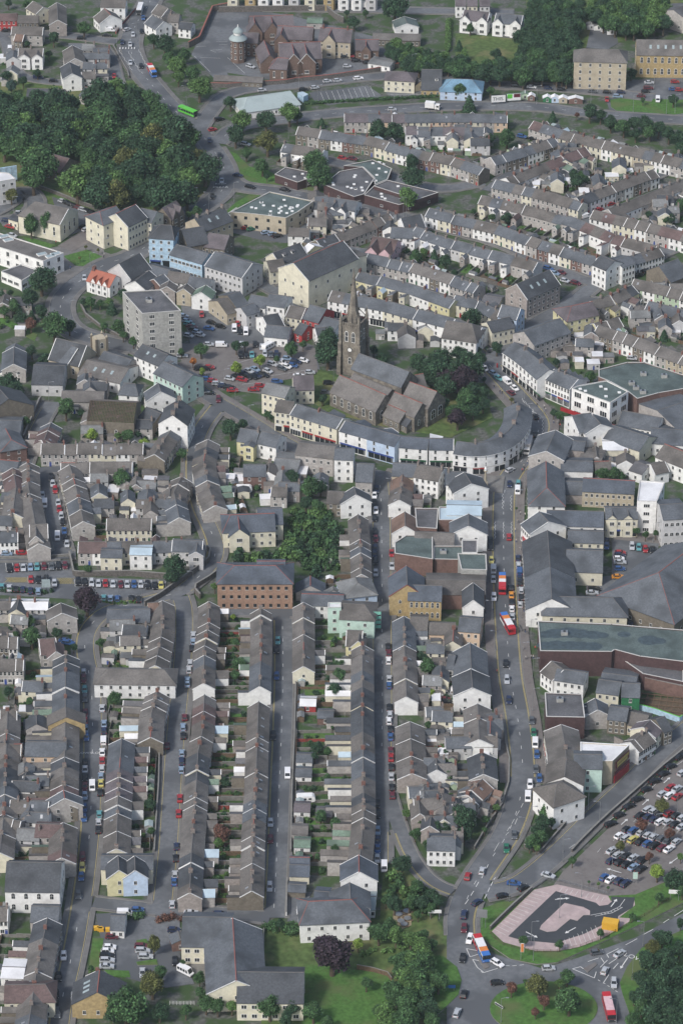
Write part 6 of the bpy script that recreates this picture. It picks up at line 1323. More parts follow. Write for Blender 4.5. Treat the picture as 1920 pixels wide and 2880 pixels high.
# left middle
H("mint gabled shops with white rear dormer", "shop", (1130, 140), (1330, 235), 11, 8, 11, "mint", "slate", 0, 2, cols=6, rows=3, kind="shop_building", dormers=((.08, 1),), verge=None)
H("white rear range of shops with rooflights", "shop", (985, 20), (1160, 95), 10, 8, 11, "white", "dark", 0, 2, cols=4, rows=3, kind="shop_building", sky=2)
H("tall white pub with three great chimneys", "pub", (1240, 400), (1190, 510), 11, 10, 14, "white", "dark", 0, 2, cols=4, rows=3, kind="pub", stacks=(.05, .5, .95), flip=True)
H("stone gothic chapel with rose window", "chapel", (390, -20), (600, 30), 13, 6, 12, "buff", "dark", 0, 2, cols=3, rows=1, kind="chapel", verge=V, arch=True, wh=3)
H("purple roofed transept of the gothic chapel", "chapel", (450, 10), (540, 50), 12, 6, 11, "buff", "slate", 0, 2, cols=2, rows=1, kind="chapel", verge=V)
m = MB(); m.box(-2.2, 2.2, -2.2, 2.2, 0, 9.5, "wall_buff")
for sx in (-1, 1):
    for sy in (-1, 1): m.box(sx*2.2-.4, sx*2.2+.4, sy*2.2-.4, sy*2.2+.4, 0, 10, "wall_stone"); m.cyl(sx*2.2, sy*2.2, 10, 11, .45, .05, 6, "wall_buff")
p = T(0, 2, 690, 120); reg("chapel_tower", "short square stone tower of the gothic chapel", "tower", None, (p.x, p.y, .02), .5, [P("tower", m), P("window", ARCH, (0, -2.2, 5.5), 0, (1.4, 1, 2.6)), P("window", ARCH, (2.2, 0, 5.5), PI/2, (1.4, 1, 2.6))])
H("large slate roofed concrete workshop by the lane", "workshop", (235, 165), (450, 170), 18, 5, 8.5, "palegrey", "dark", 0, 2, cols=3, rows=1, kind="workshop")
H("grey slate garage workshops with rooflights", "workshop", (600, 130), (890, 190), 16, 4.5, 7, "white", "taupe", 0, 2, cols=3, rows=1, kind="workshop", sky=3)
H("second slate workshop roof behind the chapel tower", "workshop", (720, 70), (910, 130), 13, 4.5, 7.4, "grey", "slate", 0, 2, cols=3, rows=1, kind="workshop")
H("small hipped white house in the yards", "house", (870, 290), (930, 295), 9, 5, 7.6, "white", "slate", 0, 2, cols=1, rows=2, hA=2, hB=2)
H("long grey low roof behind the roofless chapel", "shed", (430, 345), (720, 350), 9, 4, 6, "grey", "taupe", 0, 2, cols=0, rows=1, kind="shed")
def rafters(asm, L, W, e, r):
    m = MB(); s = (r-e)/(W/2)
    for k in range(30):
        x = -L/2+.4+k*(L-.8)/29
        for q in (-1, 1): m.bar((x, 0, r+.1), (x, q*W/2, e+.1), .12, .12, 4, "wood_fence")
    for k in range(14):
        for q in (-1, 1): y = q*W/2*(k+.5)/14; m.bar((-L/2, y, r-abs(y)*s+.2), (L/2, y, r-abs(y)*s+.2), .06, .06, 4, "stonewall")
    asm.append(P("rafters", m)); asm[1] = P("roof", MB().box(-L/2+.3, L/2-.3, -W/2+.3, W/2-.3, e-.6, e-.4, "garden"))
hall("roofless stone chapel with bare rafters and weeds growing inside", "ruined chapel", (620, 410), (945, 425), 17, 8, 12, "stone", "dark", 0, 2, cols=4, rows=1, kind="chapel", arch=True, wh=2.4, ww=1.2, extra=rafters)
H("slate houses behind the roofless chapel", "house", (1010, 455), (1110, 500), 10, 5, 8, "stone", "dark", 0, 2, cols=2, rows=1)
H("white and slate house below the mint shops", "house", (1090, 290), (1110, 350), 11, 5.5, 9, "white", "slate", 0, 2, cols=2, rows=2, verge=V)
H("dark chapel roof cut by the left edge", "chapel", (-30, 300), (60, 400), 20, 7, 12, "stone", "dark", 0, 2, cols=2, rows=1, kind="chapel")
H("slate roofed hall at the left edge above the terraces", "hall", (-60, 545), (150, 548), 13, 5, 7, "grey", "slate", 0, 2, cols=0, rows=1, kind="hall")
H("house with red hips at the left lane", "house", (40, 605), (80, 680), 10, 6, 8.5, "brick", "slate", 0, 2, cols=2, rows=2, ridge="trim_red", hB=3)
H("slate terrace with red hips at the left edge", "house", (-40, 815), (130, 830), 8, 5, 7.4, "grey", "slate", 0, 2, cols=3, rows=2, ridge="trim_red")
H("upper slate houses at the left edge", "house", (100, 40), (95, 160), 9, 5.5, 8, "grey", "slate", 0, 2, cols=3, rows=2, verge=V)
H("pair of gardened houses at the upper left edge", "house", (110, 15), (60, 190), 7, 4, 6, "white", "slate", 0, 2, cols=2, rows=1)
H("yellow square fronted rear house above the car park", "house", (700, 262), (845, 265), 7, 6, 7, "cream", "slate", 0, 3, cols=2, rows=2)
H("white square fronted rear house above the car park", "house", (900, 245), (1050, 248), 7, 6.2, 7, "white", "paleblue", 0, 3, cols=2, rows=2)
H("pale gabled villa with bay window beside the willow", "villa", (1190, 195), (1400, 200), 8.5, 6, 8, "palegrey", "slate", 0, 3, cols=3, rows=2, gables=((.82, 5, 3),), verge=V)
H("stone gothic villa with tall gable at the left", "villa", (205, 90), (330, 85), 9, 7, 10, "grey", "taupe", 0, 3, cols=3, rows=2, gables=((.35, 5, 3),), verge=V)
H("tan bungalow house with small windows by the car park", "house", (1020, 630), (1090, 625), 7, 5, 7, "cream", "rust", 0, 3, cols=1, rows=2)
H("long grey house with blue roof below the car park", "house", (740, 675), (1035, 672), 10, 5, 7, "pebble", "slate", 0, 3, cols=5, rows=2, ww=1.6)
H("brown gabled house beside the copper tree", "house", (420, 630), (430, 700), 10, 6, 8.6, "grey", "taupe", 0, 3, cols=2, rows=2, verge=V)
H("maroon roofed house by the curve of the road", "house", (270, 880), (385, 870), 10, 5.5, 8.4, "grey", "maroon", 0, 3, cols=2, rows=2, gables=((.9, 6, 3),), verge=V)
H("hipped white house row closing the second street block", "house", (740, 1085), (1130, 1090), 10, 5.6, 8.2, "white", "taupe", 0, 3, cols=8, rows=2, hA=4, hB=4, gables=())
H("buff gable ended house on the leftmost long street", "house", (455, 170), (458, 240), 12, 6, 9, "goldstone", "brown", 0, 4, cols=1, rows=2)
H("peach rendered rear range on the leftmost long street", "house", (180, 410), (460, 412), 9, 6, 8.4, "peach", "slate", 0, 4, cols=3, rows=2)
H("pale house with blue hipped roof on the leftmost long street", "house", (440, 745), (448, 800), 11, 6, 9.2, "grey", "slate", 0, 4, cols=1, rows=2, verge=V, ridge="trim_red")
H("maroon roofed range on the leftmost long street", "house", (250, 975), (430, 980), 8, 5.5, 7.5, "grey", "maroon", 0, 4, cols=3, rows=2)
H("yellow half of the twin gabled houses", "house", (815, 18), (822, 120), 7.5, 6.5, 9.5, "yellow", "dark", 0, 5, cols=1, rows=2, verge=V)
H("pale blue half of the twin gabled houses", "house", (930, 20), (932, 120), 7.5, 6.5, 9.5, "paleblue", "dark", 0, 5, cols=1, rows=2, verge=V)
H("slate back range of the twin gabled houses", "house", (700, 20), (1055, 20), 8, 6, 8, "cream", "slate", 0, 5, cols=2, rows=2)
H("white chapel with four arched windows and dark slate roof", "chapel", (50, 62), (425, 68), 16, 8, 13, "white", "dark", 0, 5, cols=4, rows=2, kind="chapel", arch=True, ww=1.3, wh=2.2)
H("slate house with red hips below the chapel", "house", (220, 365), (410, 370), 9, 5.5, 8, "grey", "slate", 0, 5, cols=3, rows=2)
H("cream end house with brown roof at the bottom left", "house", (35, 910), (310, 905), 10, 6, 8.5, "cream", "maroon", 0, 5, cols=4, rows=2, hB=3)
H("white flat roofed unit at the bottom left", "house", (20, 785), (175, 790), 9, 5.5, 6, "white", "white", 0, 5, cols=2, rows=2)
H("red ridged hall with three rooflights at the bottom", "hall", (688, 808), (672, 960), 15, 5, 9.5, "goldstone", "dark", 0, 5, cols=2, rows=1, kind="hall", ridge="trim_red", sky=3)
H("white gate lodge with grey roof", "lodge", (768, 432), (865, 435), 8, 3.2, 5.4, "white", "slate", 0, 5, cols=2, rows=1, kind="lodge")
H("long slate roofed care home, street wing", "care home", (1260, 440), (1600, 445), 17, 6.5, 11, "cream", "slate", 0, 5, cols=5, rows=2, kind="care_home", ww=1.6)
H("long slate roofed care home, spine with red ridge", "care home", (35, 450), (60, 880), 17, 6.5, 11, "cream", "slate", 1, 5, cols=10, rows=2, kind="care_home", ridge="trim_red", verge=V)
H("long slate roofed care home, lower right wing", "care home", (70, 820), (525, 825), 17, 6.5, 11, "cream", "dark", 1, 5, cols=6, rows=2, kind="care_home", ww=1.7, verge=None)
H("small red walled porch of the care home", "porch", (1225, 540), (1245, 600), 5, 3, 4, "brick", "slate", 0, 5, cols=0, rows=1, kind="porch")
H("pinkish white public house with L-shaped slate roof, front range", "pub", (560, 335), (850, 322), 13, 7, 10.5, "white", "slate", 1, 5, cols=5, rows=2, kind="pub", hA=3, hB=5, ridge="trim_red")
H("pinkish white public house, rear range", "pub", (840, 205), (845, 320), 12, 7, 10.5, "white", "slate", 1, 5, cols=3, rows=2, kind="pub")
H("small blue slate rear wing of the public house", "pub", (600, 262), (700, 270), 10, 4.5, 6.5, "white", "navy", 1, 5, cols=2, rows=1, kind="pub")
H("new blue slate double house above the public house", "house", (903, 15), (905, 130), 11, 6, 9.5, "white", "navy", 1, 5, cols=3, rows=2, ridge="trim_red", verge=V)
H("glass roofed conservatory of the public house", "conservatory", (965, 300), (1020, 302), 9, 3, 4.5, "white", "zinc", 1, 5, cols=2, rows=1, kind="conservatory")
H("small garage with blue slate roof and cream wall", "garage", (430, 82), (565, 85), 7, 3, 4.6, "cream", "navy", 1, 5, cols=0, rows=1, kind="garage")
H("second small garage with blue slate roof", "garage", (430, 30), (565, 32), 6, 3, 4.6, "cream", "navy", 1, 5, cols=0, rows=1, kind="garage", ridge="trim_red")
H("long low slate open shed over the wheelie bins", "shed", (420, 215), (540, 222), 5, 2.4, 3.2, "wood" if False else "stone", "slate", 1, 5, cols=0, rows=1, kind="shed")
H("villa with white bays beside the branch road", "villa", (1375, 1060), (1568, 1065), 9, 6, 8, "white", "slate", 1, 4, cols=4, rows=2, stacks=(.02, .98), gables=())
for i, (x, y, wc, rc) in enumerate([(445, 990, "grey", "taupe"), (460, 1080, "white", "green"), (460, 835, "white", "purple"), (470, 595, "white", "slate"), (475, 495, "white", "slate"), (620, 195, "brick", "slate"), (500, 110, "red", "white"), (610, 870, "wood" if False else "stone", "felt")]):
    H("%s garage roof, %s down the row beside the third long street" % (ROOFN[rc], ordn(i+1)), "garage", (x, y), (x+110, y+3), 5.5, 2.6, 3.6, wc, rc, 1, 4, cols=1, rows=1, kind="garage")
# centre: offices
H("cream villa with navy roof and red hips above the brick office", "surgery", (530, 1184), (630, 1180), 13, 6.5, 9.8, "cream", "navy", cols=6, rows=2, hA=3, hB=0, gables=((.3, 7, 3),), ridge="trim_red", kind="surgery")
H("right hand block of the cream villa", "surgery", (590, 1170), (648, 1168), 12, 6.5, 9.5, "cream", "navy", cols=2, rows=2, kind="surgery")
H("orange brick office block with navy hipped roof", "office", (540, 1300), (632, 1300), 14, 10.4, 13.4, "orange", "navy", cols=9, rows=3, hA=6, hB=6, ridge="trim_red", kind="office_building", ww=1.1, wh=1.3, wk=2)
H("rear wing of the orange brick office", "office", (590, 1290), (655, 1290), 10, 10.4, 12.6, "orange", "navy", cols=3, rows=3, kind="office_building", ridge="trim_red")
H("low white shop with blue fascia by the brick office", "shop", (510, 566), (800, 575), 9, 5.5, 7.2, "white", "slate", 1, 3, cols=5, rows=2, kind="shop_building", ridge="trim_red")
H("small slate pavilion roof with red ridge", "pavilion", (570, 445), (570, 510), 10, 3.2, 6, "grey", "navy", 1, 3, cols=0, rows=1, kind="pavilion", ridge="trim_red")
H("small grey hipped outbuilding by the pavilion", "outbuilding", (725, 515), (728, 540), 8, 3, 5.2, "grey", "grey", 1, 3, cols=0, rows=1, kind="outbuilding")
H("light blue corner house with grey hipped roof", "house", (880, 455), (895, 490), 12, 6, 9, "paleblue", "grey", 1, 3, cols=2, rows=2, hA=3, hB=4)
H("mint corner building behind green scaffolding", "building", (780, 632), (940, 640), 12, 7.5, 10, "mint", "brown", 1, 3, cols=2, rows=2, hB=4)
flat("mint tower wing with white flat roof", "building", [(692, 630), (780, 628), (782, 662), (690, 665)], 10, "mint", "white", 1, 3, cols=.3, rows=3)
m = MB()
for i in range(7):
    for j in (0, 2.2): m.bar((i*2.1, -j, 0), (i*2.1, -j, 7.5), .06, .06, 4, "metal")
for k in range(4): m.box(0, 12.6, -2.2, 0, 1.8*k+1.6, 1.8*k+1.7, "wood_fence"); m.box(0, 12.6, -2.26, -2.2, 1.8*k+1.7, 1.8*k+2.9, "scaffold")
p = T(1, 3, 790, 810); reg("scaffolding", "green netted scaffolding wrapped round the mint corner building", "scaffolding", None, (p.x+.5, p.y, .1), .02, [P("scaffold", m)])
H("peach gabled house below the scaffolding", "house", (820, 818), (930, 822), 10, 5.5, 8.4, "yellow", "brown", 1, 3, cols=2, rows=2, gables=((.8, 5, 1),), verge=V)
H("yellow stone schoolroom, gabled front", "chapel", (1230, 372), (1236, 505), 12, 8, 12.5, "goldstone", "navy", 1, 3, cols=2, rows=2, kind="chapel", verge="trim_red", arch=True)
H("yellow stone schoolroom, long side range", "chapel", (1245, 505), (1475, 512), 10, 8, 11, "goldstone", "navy", 1, 3, cols=6, rows=2, kind="chapel", arch=True, wh=2.2)
flat("flat roofed workshops with dark roof above the schoolroom", "workshop", [(1150, 215), (1230, 165), (1410, 170), (1412, 330), (1150, 290)], 7, "brick", "feltgreen", 1, 3, cols=0, rows=1, kind="workshop")
flat("second flat dark roof above the schoolroom", "workshop", [(1420, 240), (1690, 240), (1690, 335), (1420, 330)], 6, "brick", "feltgreen", 1, 3, cols=0, rows=1, kind="workshop", units=1)
H("slate roofed range above the flat roofs", "store", (1290, 140), (1560, 150), 10, 5.5, 8, "grey", "taupe", 1, 3, cols=4, rows=2, kind="shop_building")
H("brown roofed gabled range at the head of the flat roofs", "store", (1220, 0), (1222, 100), 9, 6, 9, "white", "rust", 1, 3, cols=3, rows=2, verge=V, kind="shop_building")
flat("black flat roof with parapet on the back lane", "store", [(1290, -20), (1450, -20), (1440, 120), (1300, 110)], 6.5, "brick", "felt", 1, 3, cols=0, rows=1, kind="shop_building")
flat("pale blue sheet roof on the back lane", "store", [(1455, -30), (1690, -30), (1690, 60), (1455, 60)], 7, "brick", "paleblue", 1, 3, cols=0, rows=1, kind="shop_building")
H("brick range with red parapets facing the schoolroom", "store", (1300, 470), (1660, 485), 9, 5.5, 7, "brick", "brown", 1, 3, cols=3, rows=2, kind="shop_building")
H("brown roofed side range below the schoolroom", "house", (1260, 725), (1380, 730), 10, 5, 7, "grey", "brown", 1, 3, cols=2, rows=2)
H("slate roof range with cream wall below the schoolroom", "house", (1390, 765), (1568, 770), 8, 4.5, 6.5, "peach", "brown", 1, 3, cols=3, rows=1)
H("slate side building behind the main street stores", "store", (1520, 985), (1568, 990), 10, 5.5, 8, "white", "slate", 1, 3, cols=2, rows=2, kind="shop_building")
# ================================================================== THE CHURCH
def church():
    N = dict(kind="church", cat="church"); W_, R_ = "stone", "slate"
    def C(lab, A, B, W, e, r, roof, **k): hall(lab, "church", A, B, W, e, r, "churchstone", roof, 1, 2, kind="church", ridge=k.pop("ridge", "ridge_grey"), arch=True, **k)
    C("high slate nave of the stone church", (905, 85), (1250, 212), 9.5, 11, 15.5, "slate", cols=5, rows=1, wh=1.8, ww=1.0)
    C("long south aisle of the stone church with red ridge", (772, 235), (1088, 372), 11, 6, 11, "taupe", cols=6, rows=1, wh=3.6, ww=1.5, ridge="trim_red")
    C("low middle roof of the stone church between aisle and nave", (870, 225), (1130, 335), 8, 7, 9.5, "taupe", cols=0, rows=1, back=False)
    C("chancel of the stone church with patched roof and great east window", (1255, 282), (1440, 348), 11, 8, 13, "taupe", cols=2, rows=1, wh=4, ww=3, ridge="trim_red")
    C("side chapel of the stone church with red ridge", (1150, 352), (1340, 430), 9, 6.5, 10.5, "taupe", cols=2, rows=1, wh=2.6, ww=1.2, ridge="trim_red")
    C("low vestry of the stone church with three arched windows", (1110, 440), (1225, 490), 7, 4, 7, "taupe", cols=3, rows=1, wh=1.8, ww=.9, ridge="trim_red")
    C("small porch of the stone church", (1215, 520), (1265, 545), 5, 3, 4.8, "dark", cols=1, rows=1, wh=1.5)
    C("far transept of the stone church", (1290, 235), (1345, 225), 8, 7, 11, "taupe", cols=1, rows=1, wh=2, ridge="trim_red")
WALLN["school"] = "brown brick"; WALLN["churchstone"] = "stone"; mk("wall_churchstone", (.20, .18, .15), .95, .3, 1.2, (.10, .09, .08), .4, thr=(.45, .7))
church()
p = T(1, 2, 868, 208); TB, ST, TR = 3.7, 21.0, 44.5; m = MB(); s = "wall_churchstone"
m.box(-TB, TB, -TB, TB, 0, ST, s)
for sx in (-1, 1):
    for sy in (-1, 1):
        for (hz, o) in ((8, 1.3), (14, 1.0), (ST, .7)): m.box(sx*TB-o if sx < 0 else sx*TB-.4, sx*TB+.4 if sx < 0 else sx*TB+o, sy*TB-o if sy < 0 else sy*TB-.4, sy*TB+.4 if sy < 0 else sy*TB+o, 0, hz, s)
tw = m; m = MB(); m.box(-TB-.3, TB+.3, -TB-.3, TB+.3, ST, ST+.4, s)
for k in range(9):
    for (a, b) in ((1, 0), (0, 1)):
        for q in (-1, 1):
            u = -TB+k*TB/4; x, y = (u, q*TB) if a else (q*TB, u); m.box(x-.3, x+.3, y-.3, y+.3, ST+.4, ST+1.7, s)
m.box(-TB-.1, TB+.1, -TB-.12, -TB+.12, ST+1.2, ST+1.5, s); m.box(TB-.12, TB+.12, -TB-.1, TB+.1, ST+1.2, ST+1.5, s)
par = m; m = MB(); m.cyl(0, 0, ST, TR, 2.5, .1, 8, s)
for z in (25, 30, 35, 40): m.cyl(0, 0, z, z+.3, 2.5*(TR-z)/(TR-ST)+.14, 2.5*(TR-z)/(TR-ST)+.1, 8, s)
for k in range(4): a = k*PI/2+PI/4*0; q = MB(); m.bar((2.6*math.cos(a), 2.6*math.sin(a), ST), (2.2*math.cos(a), 2.2*math.sin(a), ST+5), .7, .05, 4, s)
m.cyl(0, 0, TR, TR+1.2, .08, .03, 5, "metal"); spire = m
m = MB()
for sx in (-1, 1):
    for sy in (-1, 1): x, y = sx*(TB+.1), sy*(TB+.1); m.cyl(x, y, ST, ST+3, .7, .6, 6, s); m.cyl(x, y, ST+3, ST+6.5, .6, .04, 6, s); m.bar((x*.9, y*.9, ST+2.5), (x*.38, y*.38, ST+6), .15, .15, 4, s)
asm = [P("tower", tw), P("parapet", par), P("spire", spire), P("pinnacles", m)]
for k in range(4):
    a = k*PI/2
    for u in (-1.4, 1.4): asm.append(P("belfry_window", ARCH, (TB*math.sin(a)+u*math.cos(a), -TB*math.cos(a)+u*math.sin(a), 14.5), a, (1.5, 1, 4.6)))
    asm.append(P("window", ARCH, (TB*math.sin(a), -TB*math.cos(a), 5), a, (1.4, 1, 3)))
q = MB(); M = Matrix.Rotation(PI/2, 4, 'X'); w2 = MB(); w2.cyl(0, 0, 0, .15, 1.0, 1.0, 16, "metal_dark"); w2.cyl(0, 0, .15, .2, .8, .8, 16, "frame_white"); q.add(w2, M); asm.append(P("clock", q, (0, -TB, 11.2)))
reg("church_tower", "tall stone church tower with parapet pinnacles and slender spire", "church tower", None, (p.x, p.y, .02), -.42, asm)
# monument
m = MB()
for k in range(3): m.box(-2.4+k*.6, 2.4-k*.6, -2.4+k*.6, 2.4-k*.6, k*.25, k*.25+.25, "concrete_slab")
m.box(-.7, .7, -.7, .7, .75, 2.6, "wall_buff"); m.cyl(0, 0, 2.6, 7, .5, .35, 8, "wall_buff"); m.box(-.6, .6, -.6, .6, 7, 7.4, "wall_buff"); m.cyl(0, 0, 7.4, 8.2, .5, .5, 8, "trim_white"); m.cyl(0, 0, 8.2, 9, .5, .05, 8, "trim_white")
yardfill("between the white shops and the churchyard", [(850, 712), (960, 735), (1085, 772), (1075, 800), (950, 790), (870, 765)], 30, 2, .45)
yardfill("behind the curved shops", [(1250, 785), (1330, 755), (1385, 795), (1400, 820), (1330, 850), (1300, 840)], 26, 3, .6)
yardfill("in the garden round the branch road villa", [(960, 1830), (1085, 1840), (1060, 1900), (1045, 1960), (985, 1955), (950, 1890)], 17, 33, .08)
yardfill("in the plots behind the long far terrace", [(1290, 325), (1330, 345), (1300, 385), (1200, 420), (1180, 410), (1290, 350)], 20, 24, .45)
yardfill("in the inner plots of the diagonal terraces", [(1300, 395), (1460, 360), (1500, 380), (1400, 420), (1340, 445), (1290, 425)], 22, 25, .4)
yardfill("behind the backs of the top terrace", [(930, 305), (1120, 308), (1110, 345), (1000, 330), (940, 318)], 20, 26, .4)
yardfill("beside the office car park", [(720, 450), (850, 480), (800, 520), (740, 540), (700, 560), (660, 600)], 22, 27, .45)
yardfill("behind the long pale terrace", [(905, 500), (960, 515), (940, 560), (860, 560)], 20, 28, .35)
yardfill("in the right edge yards of the top terrace", [(1480, 355), (1568, 378), (1568, 395), (1470, 375)], 18, 29, .5)
yardfill("behind the green fronted terrace", [(1490, 655), (1568, 675), (1568, 700), (1500, 690)], 20, 30, .5)
yardfill("in the yards left of the mint shops", [(150, 900), (230, 880), (240, 920), (160, 940)], 22, 31, .5)
yardfill("in the gardens above the library road", [(0, 680), (60, 690), (50, 760), (0, 750)], 22, 32, .1)
yardfill("in the gardens above the cream row", [(205, 1085), (390, 1085), (400, 1180), (360, 1190), (205, 1180)], 26, 4, .4)
yardfill("in the yards below the church street houses", [(500, 1080), (640, 1085), (740, 1075), (740, 1120), (640, 1150), (505, 1140)], 28, 5, .45)
yardfill("in the yards left of the wide slate store", [(985, 1470), (1040, 1450), (1040, 1600), (985, 1620)], 22, 6, .5)
yardfill("behind the main street cottages", [(985, 1640), (1060, 1640), (1060, 1800), (985, 1810)], 22, 7, .45)
yardfill("in the walled gardens by the curve", [(240, 1440), (335, 1440), (330, 1515), (240, 1515)], 22, 8, .35)
yardfill("in the back yards at the left edge", [(5, 1090), (60, 1090), (50, 1215), (0, 1215)], 20, 9, .45)
yardfill("in the yards beside the roofless chapel", [(200, 960), (330, 955), (420, 960), (400, 1000), (200, 1005)], 24, 10, .4)
yardfill("in the top left gardens", [(175, 100), (245, 110), (255, 190), (190, 190)], 20, 11, .35)
yardfill("at the top left corner", [(0, 110), (60, 120), (40, 200), (0, 190)], 20, 12, .35)
yardfill("in the back plots behind the slate shop ranges", [(1350, 1030), (1420, 1020), (1440, 1080), (1360, 1090)], 24, 13, .6)
yardfill("in the inner yards of the upper grid", [(1180, 420), (1290, 385), (1310, 440), (1230, 430)], 22, 14, .4)
yardfill("in the outer yards of the upper grid", [(1430, 490), (1560, 430), (1568, 500), (1500, 510)], 22, 15, .45)
yardfill("in the right hand yards of the lower grid", [(1430, 700), (1568, 735), (1568, 790), (1440, 755)], 22, 16, .5)
yardfill("in the gardens left of the lower main street", [(1100, 1640), (1135, 1640), (1130, 1800), (1110, 1800)], 18, 17, .3)
yardfill("in the yards at the left below the car park", [(0, 1400), (95, 1410), (120, 1490), (0, 1450)], 22, 18, .35)
yardfill("in the yards at the far left of the terraces", [(50, 1560), (95, 1560), (90, 1960), (55, 1960)], 22, 19, .45)
p = T(2, 2, 205, 1010, .3); reg("monument", "pale stone war memorial on a stepped base in the road island", "monument", None, p, .3, [P("monument", m)])
area("traffic_island", "concrete_slab", [(150, 945), (340, 940), (325, 1050), (180, 1040)], 2, 2, .35, "kerb")
# ================================================================== VEHICLES
V_ = (0, 1); U_ = (0, -1)
cars("parked on the left of the leftmost street", 0, 4, "585 48 t,587 105 d,588 208 m,588 268 r,592 322 l,597 375 b,587 555 k,587 600 s,587 650 k,586 715 m,586 780 l,583 862 b,580 930 b", V_)
cars("parked on the right of the leftmost street", 0, 4, "705 175 s,718 283 l,718 330 n,714 400 wV,706 478 w,706 535 r,704 590 s,697 643 l,697 690 y,692 755 k,686 905 t,681 960 s,679 1010 k", U_)
cars("driving down the middle of the leftmost street", 0, 4, "637 715 wV", V_)
cars("parked at the top of the leftmost street", 0, 3, "578 1110 s,578 1150 m", V_)
cars("parked on the lower leftmost street", 0, 5, "571 25 m,568 98 y,562 160 b,541 285 d,440 705 w,405 850 k,388 970 k,512 990 s,387 1040 k,397 1100 d", V_)
cars("parked at the top of the second street", 0, 3, "1333 848 s,1331 892 l,1323 938 k,1311 1040 s,1303 1085 s,1292 1160 l", U_)
cars("parked along the second street", 0, 4, "1292 5 l,1273 238 m,1262 305 l,1264 365 k,1254 485 l,1253 540 n,1251 600 l,1151 433 m,1240 795 r,1232 900 r,1218 1127 n", U_)
cars("parked low on the second street", 0, 5, "1213 32 k,1207 145 s,1201 193 b,1187 350 s", U_)
cars("parked high on the third street", 1, 3, "345 885 t,336 950 k,338 1130 b", V_)
cars("parked along the third street", 1, 4, "315 365 k,413 630 wV,296 965 s,295 1078 m", V_)
cars("parked low on the third street", 1, 5, "290 230 s", V_)
cars("parked on the upper fourth street", 1, 3, "1010 45 k,1012 140 k,1019 182 m,1014 250 n,1012 292 n,1018 340 k,1019 420 s,1131 372 s,1129 283 r", V_)
cars("parked below the fourth street crossing", 1, 3, "1105 928 k,1110 970 m,1108 1022 w,1112 1150 s", U_)
cars("parked on the right of the fourth street", 1, 4, "1112 15 b,1114 170 k,1117 217 s,1111 260 w,1121 318 k,1121 372 b,1124 465 m,1125 515 r,1127 580 k,1127 647 s,1131 720 k,1134 775 m", U_)
cars("parked on the left of the fourth street", 1, 4, "1030 835 k,1031 905 k,1032 1020 l,1032 1088 n,1032 1145 b", V_)
cars("at the foot of the fourth street", 1, 5, "1030 37 s,1078 95 wV", V_)
cars("at the head of the fourth street", 1, 2, "1010 1060 w,1020 1165 w,1010 1115 k,1025 1020 n", V_)
cars("parked behind the fourth street chapel", 1, 4, "1500 45 s 1 0,1510 72 s 1 0,1495 115 m 1 0,1505 130 k 1 0", (1, 0))
cars("on the left kerb of the main street", 2, 3, "242 195 k,242 240 k,247 332 y,261 400 sV,261 465 s,264 585 w", V_)
cars("queuing on the main street", 2, 3, "380 520 k,385 570 o,387 620 k,388 665 w,391 720 s", U_)
cars("on the right kerb of the main street", 2, 3, "430 318 n,434 365 s,441 410 bV,441 455 n,441 487 k,452 540 s,452 585 k,446 637 s", U_)
cars("driving on the upper main street", 2, 3, "368 170 r", U_)
cars("driving below the crossing", 2, 3, "346 1045 k,354 1155 s", V_)
cars("on the lower main street", 2, 4, "367 120 n,525 262 d,538 345 g,548 420 wV,560 495 b,554 597 d,577 658 b,513 700 w,498 790 wV,578 755 m,570 805 d,405 1050 d,351 1140 g,870 855 r", V_)
cars("on the curve by the crescent", 2, 2, "187 187 wV 1 .5,262 220 l 1 .6,298 252 t 1 .6,355 277 wV 1 .8,407 322 w 1 .8,380 353 m -1 -.7,551 518 k -.4 -1,551 642 k 0 -1,572 715 w .3 -1,376 885 s 1 -.5,372 985 n 0 1,432 985 t,427 1030 wV", V_)
cars("around the roundabout", 2, 5, "84 157 r .3 -1,184 120 s .3 -1,402 205 b 1 .1,467 237 k .9 -.5,325 292 k 1 -.2,150 337 n .8 -.5,58 420 n .2 -1,60 515 m -.1 1,98 588 w -.3 1,50 722 k -.2 1,288 755 w 1 .6,640 790 s 1 -.05,288 890 k 1 -.1,58 968 k .3 -1,972 680 d 1 -.15,1130 690 s .7 -.5,1027 808 s .5 -1,1090 892 s 0 1,10 1098 s .4 -1,638 150 s 1 .3", V_)
cars("in the upper bays of the lower car park", 2, 5, "1070 50 n,1128 60 k,1180 73 k,1225 93 l,1277 108 k,1118 10 s,1175 18 k,1222 30 s,1287 45 k", (.7, -.5))
cars("in the front bays of the lower car park", 2, 5, "1023 163 b,1068 177 w,1123 190 n,1170 205 n", (.7, -.6))
cars("lined up under the wall of the slanting street", 2, 4, "1545 510 k,1483 575 k,1433 627 k,1374 678 k,1315 735 k,1252 802 k,1195 850 k,1128 910 k,1068 972 k", (1, -.42))
cars("in the top bays of the right car park", 2, 4, "1480 720 r,1525 730 s,1422 765 s,1474 775 w,1527 783 r,1560 620 s,1324 872 s,1365 885 s,1412 905 k,1468 900 r,1518 915 k,1560 930 s", (.7, -.5))
cars("in the middle bays of the right car park", 2, 4, "1272 912 k,1325 922 n,1368 940 n,1412 955 wE,1463 960 s,1512 975 k,1560 990 s", (.8, -.5))
cars("in the lower bays of the right car park", 2, 4, "1173 1010 k,1220 1018 b,1277 1030 s,1322 1050 s,1363 1063 s,1415 1075 d,1458 1090 d,1520 1095 s", (.7, -.6))
